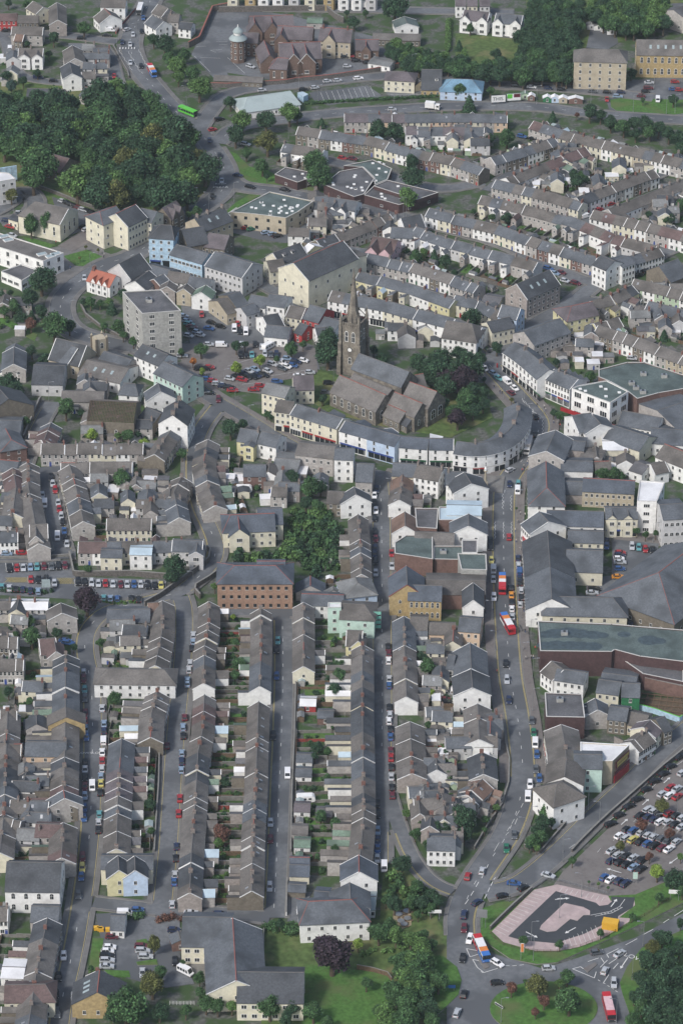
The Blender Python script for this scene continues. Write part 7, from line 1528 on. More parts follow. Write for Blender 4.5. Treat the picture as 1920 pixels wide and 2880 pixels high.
cars("in the nearest bays of the right car park", 2, 4, "1128 1053 w,1175 1068 s,1222 1078 y,1272 1092 k,1320 1107 b,1368 1120 k,1420 1137 m,1470 1145 w,1075 1155 s", (.7, -.5))
cars("in the back row of the walled car park", 0, 3, "67 388 k,118 385 r,163 382 s,212 380 l,257 377 t,306 374 m,358 374 d,405 371 k,450 368 m", V_)
cars("in the middle of the walled car park", 0, 3, "215 465 r,268 465 k,321 465 k,377 490 s", V_)
cars("in the long row under the garden wall", 0, 3, "540 478 k,586 482 k,633 486 s,680 492 s,728 492 r,780 496 s,832 496 m,877 498 s,925 498 b,971 498 s,1018 502 k,1070 506 k,1111 505 y", V_)
cars("in the left front row of the walled car park", 0, 3, "15 512 t,66 522 s,112 530 k,158 532 n,211 540 n,265 545 l", U_)
cars("in the row behind the hedge", 0, 3, "717 590 t,762 595 l,810 597 b,905 593 k,957 600 k", U_)
cars("outside the stone villa", 0, 3, "50 287 l,160 282 r", (1, 0))
cars("on the left long street", 0, 3, "424 28 s,435 70 k,445 130 b,452 178 k,463 220 s,398 170 wV,450 885 b 1 .1,470 900 b 1 .1", V_)
cars("on the upper left long street", 0, 2, "355 937 k,366 980 s,382 1022 r,293 1060 s,310 1120 wV,403 1112 s,410 1155 r,250 738 wV,148 775 l,160 740 k", V_)
cars("in the care home car park", 0, 5, "773 572 m,757 645 w,743 673 w,739 703 k,740 735 s,737 777 s,980 638 m,985 668 s,1005 710 sE,1278 815 wM 1 .5,950 388 b,860 412 wV,1317 408 s,1200 527 n,1520 418 n", (1, 0))
cars("by the care home entrance", 0, 5, "1207 743 k,983 822 s", V_)
cars("in the public house yard", 1, 5, "495 385 w", V_)
cars("in the central car park", 1, 2, "95 20 s,190 18 k,235 40 s,340 15 w 1 .2,90 95 k,130 92 k,168 90 t,257 85 s,297 88 d,337 88 n,410 117 l 1 .2,470 138 n 1 .2,523 130 w 1 .2,310 155 s 1 .3,360 145 wV 1 .2,450 165 b 1 .2,408 172 w 1 .3,375 187 d 1 .3,278 203 s 1 .4,145 203 s 1 .4,190 190 l 1 .5,105 220 n 1 .5,140 240 k 1 .5,175 242 k 1 .5,207 232 n 1 .5,250 232 k 1 .2,15 255 s 1 .2,60 240 k 1 .2,100 262 r 1 .2,35 335 r 1 0,10 315 k 1 0,180 330 r 1 0,225 305 r 1 0,340 275 b 1 0", V_)
cars("behind the church street houses", 1, 2, "567 212 s,490 235 w,697 285 k,675 350 d", (1, 0))
cars("in the left end of the central car park", 0, 2, "1255 98 s,1445 177 r,1415 187 k,1370 187 k,1400 240 k,1428 258 b,1465 270 r,1500 290 s,1540 305 n,1445 355 k,1505 398 m 0 1,1525 25 wV,1440 20 s", (1, 0))
cars("behind the tower block", 0, 1, "1265 1000 l,1280 1020 d,1290 1035 l,1305 1055 t,1320 1075 m,1340 1095 k,1360 1110 l,1380 1130 s,1300 1135 s,1455 1045 k,1440 1085 b,1520 1072 k,1390 990 r 0 1", (1, .2))
cars("beside the white halls", 1, 1, "47 1090 wV,126 1112 wV,85 1105 k,70 1058 r", V_)
cars("in the office car park", 1, 1, "262 425 l,310 435 l,343 447 k,166 400 g,127 392 r,62 370 k,25 362 k,527 330 k,570 420 s,600 405 k,625 395 n,648 380 s,615 268 s,655 272 k", (1, -.2))
cars("at the fork by the health centre", 1, 1, "155 110 k,395 130 k,70 30 n", (1, .2))
cars("behind the columned chapel", 0, 1, "433 210 s,465 220 k,490 235 k,518 243 k,548 255 m,575 268 s,605 275 k,640 290 k,597 402 s 1 -.5,575 385 k 1 -.5", (1, .3))
cars("on the streets round the civic green", 0, 1, "135 290 s 1 0,50 343 n 1 .1,72 385 r 1 .2,88 445 s 1 .3,583 738 s,1037 545 s,1465 178 k,1528 68 s", V_)
cars("on the road at the top left", 0, 0, "988 122 b,877 203 s 1 -.3,918 238 s,843 290 n,898 305 s,900 430 s,973 455 k,788 522 r,855 590 s,977 217 k", V_)
cars("parked among the houses at the top left", 0, 0, "70 340 wV,96 458 s,560 262 k 1 0,738 242 k 1 0,762 207 wV 1 0,622 325 m 1 .3,265 533 nV 1 0,45 210 k 1 0,370 555 k 1 0", V_)
cars("at the small roundabout near the wood", 0, 0, "1512 818 k,1465 892 r,1348 927 wV,1444 968 n 0 1,1514 1073 k 0 1", (1, -.2))
cars("on the top street", 1, 0, "157 58 wV,258 62 b,395 60 y,597 57 m,810 52 w,30 55 k", (1, 0))
cars("around the school", 1, 0, "160 456 s 1 .3,822 455 s,885 415 k,843 385 r,806 388 k,962 428 k", (1, 0))
cars("on the upper road below the school", 1, 0, "686 558 s,757 553 s,900 538 w,237 620 s,600 602 s,520 615 k", (1, -.1))
cars("on the bypass", 1, 0, "1132 752 s", (1, 0))
cars("below the painted terrace", 1, 0, "790 1088 r,860 1092 m,1052 1130 w,125 992 s", (1, .2))
cars("along the road under the stone mill", 2, 0, "417 590 k,523 598 w,637 607 n,728 617 k,943 628 d,1043 633 k,1137 633 n,1117 662 l,1278 660 m", (1, .05))
cars("in the top right car park", 2, 0, "1042 683 r 0 1,1333 567 s,1328 605 m,1308 630 k,1510 562 r,1500 613 b,1540 618 r,1392 687 wV 0 1", (1, 0))
cars("among the upper right terraces", 2, 0, "457 938 b,533 955 k,762 1022 w,710 1008 m", (1, .2))
cars("in the right hand streets", 2, 1, "640 672 b,683 705 l,730 702 m,753 757 s,828 773 m,897 313 wV 1 -.3,990 267 r 1 -.3,1070 228 r 1 -.3,1390 635 k 1 -.3,1310 690 k 1 -.3,1257 718 k 1 -.3,1350 900 w,720 1005 k 1 -.3,820 1150 s", (1, .3))
cars("in the market car park", 2, 3, "1215 235 s 0 1,1262 243 t 0 1,1307 255 r 0 1,1357 258 k 0 1,1135 280 r,1130 295 n,1125 320 w,1132 345 s,1130 390 b,1118 445 o,1040 205 n 0 1,1040 235 b 0 1,955 528 k,940 555 s,1285 722 s,1412 760 w,1205 757 n 0 1", (1, 0))
cars("in the supermarket yards", 2, 2, "1208 918 s,1255 935 r 0 1,1215 115 s", (1, .1))
RW, RO, RB = "roof_white", "yellow_steel", "sign_blue"; mk("bus_orange", (.6, .2, .05), .5, 0); mk("bus_red", (.45, .03, .04), .4, 0); mk("bus_pink", (.5, .12, .2), .4, 0)
bus("single deck bus with red, white, orange and blue bands at the roundabout", 180, 660, (.45, 1), 2, 5, (RB, "bus_red", RW, RB), ["bus_red", RW, RW, "bus_orange", RB])
bus("red bus with pink white roof leaving at the bottom right", 1055, 1065, (.25, 1), 2, 5, ("bus_red", "bus_red", "bus_red", "metal_dark"), ["bus_red", "wall_pink", "wall_pink", "wall_pink", "bus_red"])
bus("banded bus turning at the main street crossing", 360, 775, (-.55, -1), 2, 3, (RW, "bus_red", "bus_red", RB), ["bus_red", RW, RW, "bus_orange", RB])
bus("banded bus driving up the middle of the main street", 322, 500, (0, -1), 2, 3, (RW, "bus_red", "bus_red", RB), ["bus_red", "bus_red", RW, "bus_orange", RB])
bus("banded bus by the pelican crossing at the top left", 1048, 490, (.55, 1), 0, 0, (RB, "bus_red", RW, RB), ["bus_red", RW, "bus_orange", RB])
bus("bright green bus turning at the small roundabout", 1295, 770, (1, .4), 0, 0, ("paint_G", "paint_G", "paint_G", "pane"), ["paint_G"]*3, 10)
bus("white coach on the top road", 965, 65, (-.3, 1), 0, 0, (RW, RW, RW, "pane"), [RW]*3, 10)
def boxtruck(label, c, r, x, y, hd, L, col, cab, cat="lorry", kind="lorry"):
    p = T(c, r, x, y, 1.5); q = T(c, r, x+hd[0]*10, y+hd[1]*10, 1.5); l = L/2; B = MB(); B.box(-l, l-2.3, -1.2, 1.2, .9, 3.5, col); B.box(-l+.2, l-.3, -.9, .9, .5, .9, "metal_dark"); K = MB(); K.box(l-2.1, l, -1.1, 1.1, .5, 2.6, cab); K.box(l-.1, l+.04, -1, 1, 1.5, 2.4, "pane"); K.box(l-1.3, l-.3, -1.13, 1.13, 1.5, 2.3, "pane")
    reg(kind, label, cat, None, (p.x, p.y, .4), frame(p, q), [P("box_body", B), P("cab", K)] + [P("wheel", ("wheel",), (sx, sy, .45), 0, (1.4, 1.6, 1.4)) for sx in (l-1.2, -l+1.6) for sy in (-1, 1)])
boxtruck("large grey and white lorry on the curve by the crescent", 2, 2, 498, 725, (-.25, 1), 10, "wall_palegrey", "trim_white")
boxtruck("white pickup lorry on the bypass", 1, 0, 1410, 737, (1, .1), 6.5, "trim_white", "trim_white")
boxtruck("white motorhome parked on the top street", 1, 0, 935, 42, (-1, 0), 7, "trim_white", "trim_white", "motorhome", "motorhome")
def caravan(label, c, r, x, y, rz, L=6.0):
    p = T(c, r, x, y, 1.2); B = MB(); l = L/2; pr = [(-l, .5), (l-.4, .5), (l, 1.2), (l-.3, 2.2), (l-1, 2.7), (-l+.3, 2.7), (-l, 2.2)]; profile(B, pr, 1.1, 1.1, "trim_white", "trim_white"); W = MB()
    for k in range(3): W.box(-l+.6+k*1.6, -l+1.5+k*1.6, -1.14, 1.14, 1.4, 2.0, "pane")
    reg("caravan", label, "caravan", None, (p.x, p.y, .1), rz, [P("body", B), P("windows", W), P("wheel", ("wheel",), (0, -1, .32)), P("wheel", ("wheel",), (0, 1, .32))])
caravan("white caravan parked in a garden beside the third long street", 1, 4, 540, 800, .05); caravan("white caravan in the central car park", 1, 2, 280, 35, .9)
caravan("white caravan in a yard among the left hand terraces", 1, 2, 115, 1020, .0)
# ================================================================== TREES
D_, M_, L_, LI, CO, AU, RE, OR = "dark", "mid", "light", "lime", "copper", "autumn", "red", "orange"
wood("in the big wood", [(-10, 225), (60, 215), (150, 215), (205, 205), (260, 208), (318, 190), (345, 222), (372, 262), (440, 312), (478, 345), (486, 400), (470, 440), (420, 462), (360, 470), (290, 462), (225, 450), (190, 430), (165, 400), (190, 372), (178, 348), (130, 345), (110, 372), (90, 420), (60, 425), (40, 330), (-10, 340)], 42, 26, 4.6, 9.4, "dark dark mid mid dark dark mid mid dark light mid dark autumn", 3)
trees("lining the road beside the school wall", 0, 0, [(1060, 270, 50, D_), (1135, 300, 75, D_), (1170, 400, 62, M_), (1265, 375, 58, M_), (1215, 450, 75, L_), (1330, 500, 65, M_), (1375, 600, 90, L_), (1230, 530, 50, L_)])
trees("among the top left houses", 0, 0, [(370, 260, 50, D_), (580, 190, 58, M_), (190, 300, 25, D_), (45, 520, 45, D_), (80, 590, 45, "blue"), (340, 370, 30, D_), (260, 500, 35, D_), (160, 555, 35, D_), (700, 390, 22, L_), (180, 30, 30, M_), (60, 20, 30, D_)])
trees("on the bank below the club", 1, 0, [(100, 830, 80, L_), (265, 830, 80, D_), (425, 770, 85, L_), (275, 970, 95, AU), (55, 930, 75, D_), (130, 1050, 45, M_), (20, 700, 50, D_), (480, 790, 50, D_), (240, 1140, 60, M_)])
trees("near the painted terrace", 1, 0, [(600, 1120, 90, M_), (1040, 890, 80, D_), (1140, 900, 80, D_), (648, 845, 30, D_, "cone"), (1270, 1120, 60, D_), (870, 150, 48, D_), (1150, 40, 100, D_), (820, 85, 25, D_), (950, 90, 25, M_)])
wood("right of the school huts", [(880, 100), (905, 100), (1010, 125), (1045, 160), (1000, 170), (920, 152)], 16, 11, 2.6, 4.2, "mid dark light dark", 4)
wood("on the hillside left of the stone mill", [(1030, 135), (1180, 150), (1195, 80), (1215, 30), (1230, 0), (1340, 0), (1340, 50), (1325, 105), (1310, 180), (1200, 178), (1100, 172), (1045, 165)], 22, 13, 3.4, 5.4, "dark dark mid dark", 5)
wood("on the hillside top", [(1340, 0), (1530, -5), (1530, 60), (1450, 85), (1400, 60), (1350, 40)], 24, 14, 3.6, 5.2, "mid light dark mid", 6)
hedge("tall clipped green hedge beside the hillside gardens", [(1030, 50), (1028, 120)], 2, 2.4, "light")
hedge("long hedge along the bypass verge", [(700, 240), (830, 232), (980, 225), (1010, 222)], 1.6, 1.6, "mid")
trees("in the hillside gardens", 2, 0, [(25, 310, 30, D_, "cone"), (60, 370, 40, L_, "cone"), (460, 400, 45, D_, "cone"), (520, 240, 35, L_), (600, 120, 55, D_), (640, 180, 50, M_), (100, 195, 35, M_), (280, 370, 45, D_), (180, 80, 12, M_)])
trees("between bypass and upper right terraces", 2, 0, [(925, 770, 62, D_), (1000, 790, 50, D_), (1070, 840, 60, D_), (1160, 870, 62, M_), (1230, 850, 55, D_), (1305, 850, 70, D_), (1400, 880, 55, D_), (1470, 920, 58, D_), (1540, 940, 60, D_), (1340, 910, 50, M_), (1240, 920, 45, D_), (1560, 1010, 50, D_)])
trees("around the blue hall and billboards", 2, 0, [(30, 620, 48, M_), (95, 710, 50, D_, "cone"), (240, 620, 35, M_), (670, 800, 30, D_, "cone"), (355, 950, 65, M_), (1290, 690, 22, M_), (1500, 680, 45, D_), (835, 790, 22, RE), (240, 950, 40, D_), (1210, 500, 40, D_)])
trees("beside the health centre", 1, 1, [(620, 30, 100, M_), (1270, 45, 95, D_), (1245, 180, 85, L_), (270, 40, 22, D_)])
trees("in the gardens below the pink house", 1, 1, [(1422, 590, 40, D_, "cone"), (1290, 590, 55, M_), (1500, 620, 55, D_), (1350, 560, 35, L_), (690, 840, 20, D_), (1560, 700, 30, D_)])
trees("between the office and junction", 0, 1, [(1350, 280, 45, M_), (1300, 300, 25, L_)])
trees("behind the right hand terraces", 2, 1, [(860, 40, 45, M_), (700, 60, 35, D_), (200, 250, 30, M_), (900, 60, 35, D_), (1480, 330, 40, D_), (1560, 230, 45, M_), (60, 560, 28, M_), (700, 500, 25, L_), (1000, 440, 25, M_), (350, 325, 48, D_), (250, 320, 28, M_), (835, 70, 60, D_), (750, 90, 28, L_), (1330, 300, 30, D_), (1440, 340, 30, M_), (1530, 270, 40, L_), (110, 1010, 75, D_), (1400, 1040, 30, M_), (1435, 1130, 32, D_, "cone"), (120, 280, 25, M_), (810, 20, 40, D_), (60, 950, 30, D_)])
trees("on the civic green", 0, 1, [(215, 370, 62, M_, "tall"), (325, 360, 62, M_, "tall"), (80, 170, 50, AU), (593, 525, 14, AU), (678, 545, 14, AU), (552, 600, 14, AU)])
trees("by the road bend below the library", 0, 1, [(285, 740, 110, D_), (210, 880, 75, D_), (20, 880, 55, D_, "cone"), (75, 840, 25, D_), (100, 930, 55, M_), (290, 970, 60, D_), (375, 1060, 105, M_), (480, 1070, 55, D_), (220, 1000, 35, D_, "cone"), (140, 1010, 50, D_), (30, 960, 40, M_), (215, 1050, 50, RE), (130, 965, 30, D_)])
trees("in the garden beside the tower block", 0, 1, [(625, 900, 45, M_), (850, 850, 48, D_), (570, 900, 30, D_), (770, 940, 38, D_, "cone"), (720, 1070, 35, M_), (810, 1070, 55, M_), (750, 900, 35, L_), (850, 1130, 35, M_), (930, 1160, 35, M_), (690, 910, 30, M_)])
trees("around the central car park", 1, 2, [(440, 50, 58, M_), (220, 130, 48, LI), (55, 180, 48, LI), (337, 120, 28, M_), (60, 30, 45, D_), (520, 20, 30, M_), (120, 20, 30, D_)])
trees("in the churchyard", 1, 2, [(690, 70, 115, "dark"), (700, -30, 80, D_), (1430, 170, 120, D_), (1350, 200, 60, D_), (1500, 250, 80, CO), (1060, 120, 50, D_), (1330, 150, 75, D_), (1490, 120, 85, D_), (1570, 200, 100, D_), (1400, 270, 60, D_), (1290, 120, 45, M_), (1005, 60, 40, D_), (1040, 155, 35, D_), (650, 400, 30, D_)])
trees("in the churchyard corner near the crescent", 2, 2, [(-60, 300, 90, D_), (-90, 420, 60, D_), (40, 470, 65, M_), (120, 470, 58, D_), (120, 330, 68, D_), (150, 400, 45, M_), (200, 350, 45, D_), (-30, 480, 45, M_), (90, 170, 125, D_), (160, 120, 60, D_), (60, 270, 110, CO), (80, 390, 88, M_), (15, 520, 80, CO), (190, 430, 50, D_), (20, 80, 70, D_)])
trees("in the paved parts of the main street", 2, 2, [(285, 40, 48, D_), (160, 60, 28, D_), (215, 50, 18, D_), (675, 490, 34, D_), (720, 510, 38, M_), (197, 260, 20, D_), (385, 400, 20, AU), (420, 1150, 12, M_)])
trees("in the yards behind the store", 2, 2, [(930, 240, 48, M_), (690, 140, 30, D_), (1010, 910, 55, M_), (1090, 910, 60, M_), (1140, 930, 40, M_), (960, 900, 30, D_)])
trees("in the market square", 2, 3, [(1245, 130, 30, M_), (1308, 155, 28, M_), (1378, 145, 26, M_)])
trees("among the left hand yards", 0, 2, [(315, 125, 55, D_), (60, 290, 95, D_), (95, 350, 85, D_), (160, 430, 50, M_), (455, 455, 78, M_), (560, 490, 35, D_), (640, 640, 52, LI), (590, 650, 30, D_), (840, 940, 78, M_), (905, 1030, 45, M_), (990, 700, 38, LI), (880, 650, 50, M_), (815, 650, 30, L_), (1255, 770, 45, M_), (1150, 560, 40, RE), (950, 640, 30, D_), (180, 550, 40, M_), (700, 510, 30, M_), (220, 60, 45, D_), (860, 1100, 40, M_), (960, 1060, 30, M_)])
trees("at the left end of the central car park", 0, 2, [(1385, 50, 55, M_), (1250, 70, 30, M_), (1330, 135, 30, OR), (1395, 205, 25, LI), (1100, 10, 20, D_), (920, 0, 35, M_)])
trees("among the yards below church street", 1, 2, [(20, 590, 75, D_), (100, 570, 45, D_), (440, 930, 65, D_), (560, 1000, 80, M_), (640, 1000, 50, D_), (540, 1110, 60, D_), (620, 1130, 55, M_), (270, 500, 28, M_), (300, 520, 22, D_), (660, 390, 35, D_)])
trees("around the walled car park", 0, 3, [(600, 600, 112, CO), (1205, 370, 95, D_), (1180, 440, 70, D_), (220, 850, 80, M_), (190, 750, 55, M_), (605, 390, 32, M_), (70, 810, 30, D_), (540, 740, 45, D_), (390, 830, 45, D_), (510, 930, 30, D_), (690, 900, 35, M_), (1480, 510, 30, L_), (110, 840, 25, M_)])
wood("in the overgrown gardens above the brick office", [(655, 1180), (680, 1165), (770, 1180), (790, 1250), (770, 1310), (720, 1320), (690, 1290), (600, 1285), (530, 1280), (530, 1262), (640, 1265), (660, 1240)], 21, 14, 1.9, 3.6, "mid dark light mid mid light", 8)
hedge("dark hedge at the front of the walled car park", [(0, 548), (180, 555), (330, 560), (375, 555)], 2, 1.6, "dark", 0, 3)
hedge("bright hedge in front of the row of five cars", [(705, 620), (800, 635), (940, 632)], 2, 1.3, "light", 0, 3)
trees("in the gardens off the third long street", 1, 4, [(640, 925, 55, M_), (745, 970, 52, M_), (620, 445, 50, D_), (745, 50, 60, D_), (880, 60, 45, L_), (600, 505, 35, D_), (690, 470, 35, M_), (570, 1000, 30, M_), (540, 370, 15, L_), (720, 310, 15, M_), (740, 1140, 35, M_), (660, 1000, 30, L_), (690, 650, 30, M_)])
trees("in the gardens above the crossing", 1, 3, [(765, 1120, 60, M_), (765, 1025, 45, M_), (80, 1050, 58, M_), (50, 1120, 45, M_), (40, 720, 22, LI), (1380, 1060, 75, M_), (1330, 1000, 45, D_), (1450, 1080, 35, M_), (60, 890, 30, M_), (740, 880, 28, D_)])
trees("in the leftmost gardens", 0, 4, [(785, 100, 52, M_), (238, 705, 55, M_), (1020, 610, 35, M_), (1035, 830, 50, D_), (1530, 1030, 75, "red"), (1545, 680, 40, D_), (60, 60, 40, D_), (210, 125, 35, M_), (1040, 1020, 35, M_), (40, 640, 25, D_), (1500, 1100, 40, L_)])
trees("beside the villa on the branch road", 2, 4, [(100, 980, 45, M_), (-30, 930, 50, M_), (-110, 900, 35, D_), (0, 1100, 35, M_), (90, 860, 35, L_), (45, 920, 105, D_), (60, 1040, 60, D_), (20, 840, 50, M_), (-70, 1000, 50, D_)])
trees("in the gardens left of the lower main street", 1, 4, [(1520, 640, 45, M_), (1490, 600, 35, D_), (1400, 220, 38, L_), (1440, 770, 35, M_), (1230, 900, 35, L_), (1500, 480, 30, D_), (1290, 1040, 45, M_), (1440, 1000, 60, D_), (1400, 70, 30, LI), (1380, 290, 30, M_), (1320, 950, 40, M_)])
trees("in the raised bed where the streets meet", 2, 4, [(625, 880, 62, M_, "cone"), (600, 960, 70, D_), (570, 1020, 62, D_), (540, 1090, 58, M_), (660, 960, 40, D_), (600, 1060, 55, M_), (510, 1120, 35, D_), (560, 1140, 32, L_)])
trees("standing in the right car park", 2, 4, [(1425, 840, 55, AU), (1280, 975, 52, RE), (1475, 1040, 42, RE), (1138, 1120, 42, AU), (280, 860, 30, L_), (210, 940, 35, M_), (200, 1010, 25, M_)])
trees("around the care home", 0, 5, [(1050, 890, 105, AU), (870, 1030, 150, M_), (780, 1110, 80, D_), (1110, 820, 60, M_), (1058, 620, 58, AU, "tall"), (1375, 860, 45, M_, "tall"), (1385, 960, 50, M_), (1420, 1030, 65, M_), (960, 1110, 80, M_), (630, 790, 28, M_), (1100, 1080, 70, D_), (1260, 750, 25, M_), (1500, 1050, 60, M_), (1280, 1080, 50, M_)])
hedge("red leaved hedge beside the bottom lane", [(1095, 480), (1150, 455), (1245, 460)], 5, 2.2, "red", 0, 5); hedge("rounded green hedge beside the gate lodge", [(870, 450), (980, 450)], 6, 2.4, "mid", 0, 5)
trees("on the green below the public house", 1, 5, [(720, 680, 168, CO), (900, 620, 45, LI), (860, 490, 55, LI), (955, 890, 50, M_), (1040, 540, 85, M_), (1160, 560, 75, L_), (1260, 590, 70, L_), (1110, 490, 60, M_), (360, 480, 38, D_), (1340, 560, 50, M_)])
trees("on the slope beside the patio", 1, 5, [(1200, 75, 75, D_), (1300, 230, 58, M_), (1150, 345, 70, D_), (1250, 340, 60, M_), (1340, 340, 60, D_), (1410, 290, 60, D_), (1090, 320, 45, M_), (1400, 380, 45, M_), (1450, 330, 40, D_), (1310, 420, 35, M_)])
trees("in the thicket at the bottom beside the roundabout", 1, 5, [(1380, 700, 60, L_), (1340, 790, 85, M_), (1290, 880, 100, M_), (1220, 830, 70, D_), (1130, 960, 90, M_), (1240, 1000, 105, M_), (1360, 950, 85, D_), (1380, 1080, 85, D_), (1100, 1100, 85, L_), (1250, 1130, 100, M_), (1410, 620, 45, M_), (1390, 860, 60, L_)])
wood("in the bottom thicket behind the verge", [(905, 2195), (985, 2165), (1008, 2225), (1000, 2360), (850, 2360), (880, 2290)], 30, 21, 2.2, 4.2, "mid light mid light mid autumn", 11)
wood("on the bank above the verge", [(885, 2010), (930, 2005), (1000, 2045), (990, 2130), (975, 2100), (940, 2060), (880, 2060)], 27, 19, 1.9, 3.2, "mid light light mid", 12)
trees("along the bottom edge of the lawn", 1, 5, [(290, 1060, 90, M_), (440, 1060, 72, D_), (590, 1080, 85, M_), (30, 1050, 50, L_), (400, 1140, 60, D_), (690, 1160, 50, M_)])
hedge("overgrown ivy bank behind the care home", [(270, 520), (400, 540), (560, 560), (640, 570)], 9, 3, "mid", 1, 5)
hedge("rough brambles on the green", [(900, 700), (1050, 690), (1240, 660)], 6, 1.6, "light", 1, 5)
trees("on the large roundabout", 2, 5, [(385, 930, 52, RE), (575, 905, 88, AU), (770, 845, 65, M_), (720, 890, 40, L_), (785, 1010, 108, M_), (610, 1020, 48, RE), (550, 1090, 38, RE), (480, 880, 20, M_)])
trees("beside the small pink paved car park", 2, 5, [(466, 600, 38, M_), (718, 625, 38, M_), (1000, 545, 34, M_), (1218, 430, 28, M_), (805, 45, 36, M_), (985, 210, 14, L_), (1050, 235, 14, M_), (920, 195, 12, M_)])
trees("in the corner above the approach road", 2, 5, [(1505, 170, 85, D_), (1390, 120, 65, LI), (1400, 300, 42, M_), (1335, 20, 35, RE), (1560, 260, 50, M_), (1550, 480, 38, D_), (1550, 20, 30, L_)])
trees("in the wood right of the roundabout", 2, 5, [(1425, 580, 80, D_), (1350, 640, 60, AU), (1330, 740, 90, D_), (1450, 730, 100, D_), (1540, 660, 80, D_), (1280, 850, 75, D_), (1400, 880, 110, D_), (1520, 860, 110, D_), (1300, 960, 95, D_), (1430, 1010, 115, D_), (1550, 1010, 100, D_), (1280, 1060, 70, M_), (1360, 1110, 95, D_), (1500, 1130, 110, D_), (1215, 1140, 65, M_), (1230, 990, 50, D_)])
# ================================================================== STREET FURNITURE
lamps("at the roundabout", 2, 5, [(368, 340, -1), (535, 745, -1), (1290, 640, -1), (1215, 880, -1), (312, 1170, 1), (1105, 1176, -1), (520, 640, 1), (715, 455, 1), (866, 305, -1), (1075, 170, 1), (737, 70, 1)], 9)
lamps("on the lower main street", 2, 4, [(478, 1095, -1), (990, 985, -1), (740, 1176, -1), (530, 200, 1), (913, 880, 1), (515, 1020, 1), (1372, 1070, 1), (1523, 920, 1)], 9)
lamps("in the walled car park", 0, 3, [(820, 625, 1), (978, 650, 1), (1335, 565, -1), (547, 715, 1), (325, 545, 1)], 9)
lamps("beside the bypass", 1, 0, [(620, 715, 1), (1143, 735, 1), (1270, 500, 1), (490, 640, 1), (420, 960, 1)], 9)
lamps("near the top left road", 0, 0, [(1287, 720, -1), (945, 290, -1), (1225, 880, 1), (808, 320, 1)], 9)
lamps("on the bypass at the right", 2, 0, [(558, 720, 1), (1222, 780, 1), (1450, 790, 1), (1510, 780, 1), (930, 730, 1), (1365, 620, 1)], 9)
lamps("on the health centre verges", 1, 1, [(545, 195, 1), (1228, 320, -1), (45, 215, 1), (1210, 330, -1)], 9)
lamps("around the civic green", 0, 1, [(625, 690, 1), (718, 590, 1), (490, 1020, 1), (1330, 240, 1), (1440, 270, -1), (95, 300, 1)], 8)
lamps("on the shop street", 2, 2, [(213, 180, 1), (475, 400, 1), (605, 500, 1), (490, 560, 1), (475, 1010, 1), (420, 1160, 1), (330, 400, 1)], 8)
lamps("on the middle main street", 2, 3, [(460, 1040, 1), (517, 880, 1), (250, 750, -1), (280, 960, -1), (450, 740, 1), (470, 90, 1), (1358, 210, 1), (530, 1150, 1)], 8)
lamps("by the central car park", 0, 2, [(1410, 480, 1), (1545, 320, 1), (340, 410, 1), (1290, 850, -1), (1300, 1100, -1)], 8)
lamps("on the church street bend", 1, 2, [(145, 570, 1), (730, 330, -1), (985, 1010, 1), (1130, 1080, -1), (55, 470, 1)], 8)
wall_line("grey retaining wall between slanting street and car park", [(1568, 480), (1430, 590), (1300, 705), (1170, 820), (1050, 925), (950, 1020), (850, 1120), (800, 1176)], 1.6, .5, "stonewall", 2, 4)
wall_line("tall dark wall along the pink car park", [(238, 535), (310, 462), (400, 375), (525, 262)], 1.8, .4, "stonewall", 2, 5)
rail("timber post and rail fence round the pink car park", [(240, 560), (270, 600), (330, 640), (440, 672), (560, 690), (700, 688), (860, 655), (1020, 590), (1140, 530), (1240, 470), (1300, 440), (1480, 320)], 1.2, 2, 5, "wood_fence", 2.0, "post_and_rail_fence", 3)
rail("black pedestrian railings above the pink car park", [(540, 245), (620, 190), (720, 200), (880, 245), (1050, 290)], 1.1, 2, 5, "metal", 1.5)
rail("black railing curving below the crescent", [(80, 905), (200, 915), (290, 895), (370, 850), (410, 800), (440, 780)], 1.1, 2, 2, "metal_dark", 1.5)
rail("dark railing on the main street corner", [(440, 790), (460, 830), (500, 850), (540, 855)], 1.1, 2, 3, "metal_dark", 1.5)
wall_line("high stone wall beside the walled car park", [(480, 305), (510, 440), (555, 445), (900, 440), (1150, 460)], 2.2, .5, "stonewall", 0, 3)
wall_line("curving stone wall under the willow", [(1000, 655), (1100, 600), (1240, 500), (1350, 420), (1440, 350), (1450, 290), (1430, 270)], 2.5, .5, "stonewall", 0, 3)
wall_line("garden wall on the outside of the curve", [(1380, 600), (1345, 560), (1350, 530), (1450, 470), (1540, 400)], 2.2, .5, "stonewall", 0, 3)
wall_line("concrete edge wall of the walled car park along the street", [(-30, 328), (200, 325), (480, 310)], 1.2, .4, "blockwall", 0, 3)
wall_line("long school boundary wall", [(1300, 330), (1375, 290), (1465, 80), (1568, 60)], 3.0, .6, "stonewall", 0, 0, cap="trim_red")
wall_line("school front wall along the upper road", [(-120, 600), (0, 605), (400, 580), (480, 565), (700, 545), (1010, 500), (1200, 460)], 2.2, .5, "stonewall", 1, 0, cap="trim_red")
wall_line("wall behind the school along the top street", [(-60, 85), (400, 80), (680, 75), (740, 130), (800, 160)], 3, .5, "stonewall", 1, 0)
wall_line("low stone wall round the tower block garden", [(560, 935), (590, 1000), (690, 1080), (820, 1150), (900, 1176)], 1.4, .5, "stonewall", 0, 1)
wall_line("low stone wall along the wooded park edge", [(170, 85), (400, 170), (560, 235), (700, 280)], 1.6, .5, "stonewall", 0, 1)
wall_line("brick retaining wall beside the top road", [(780, 320), (840, 430), (880, 500), (890, 540)], 1.2, .4, "stonewall", 0, 0)
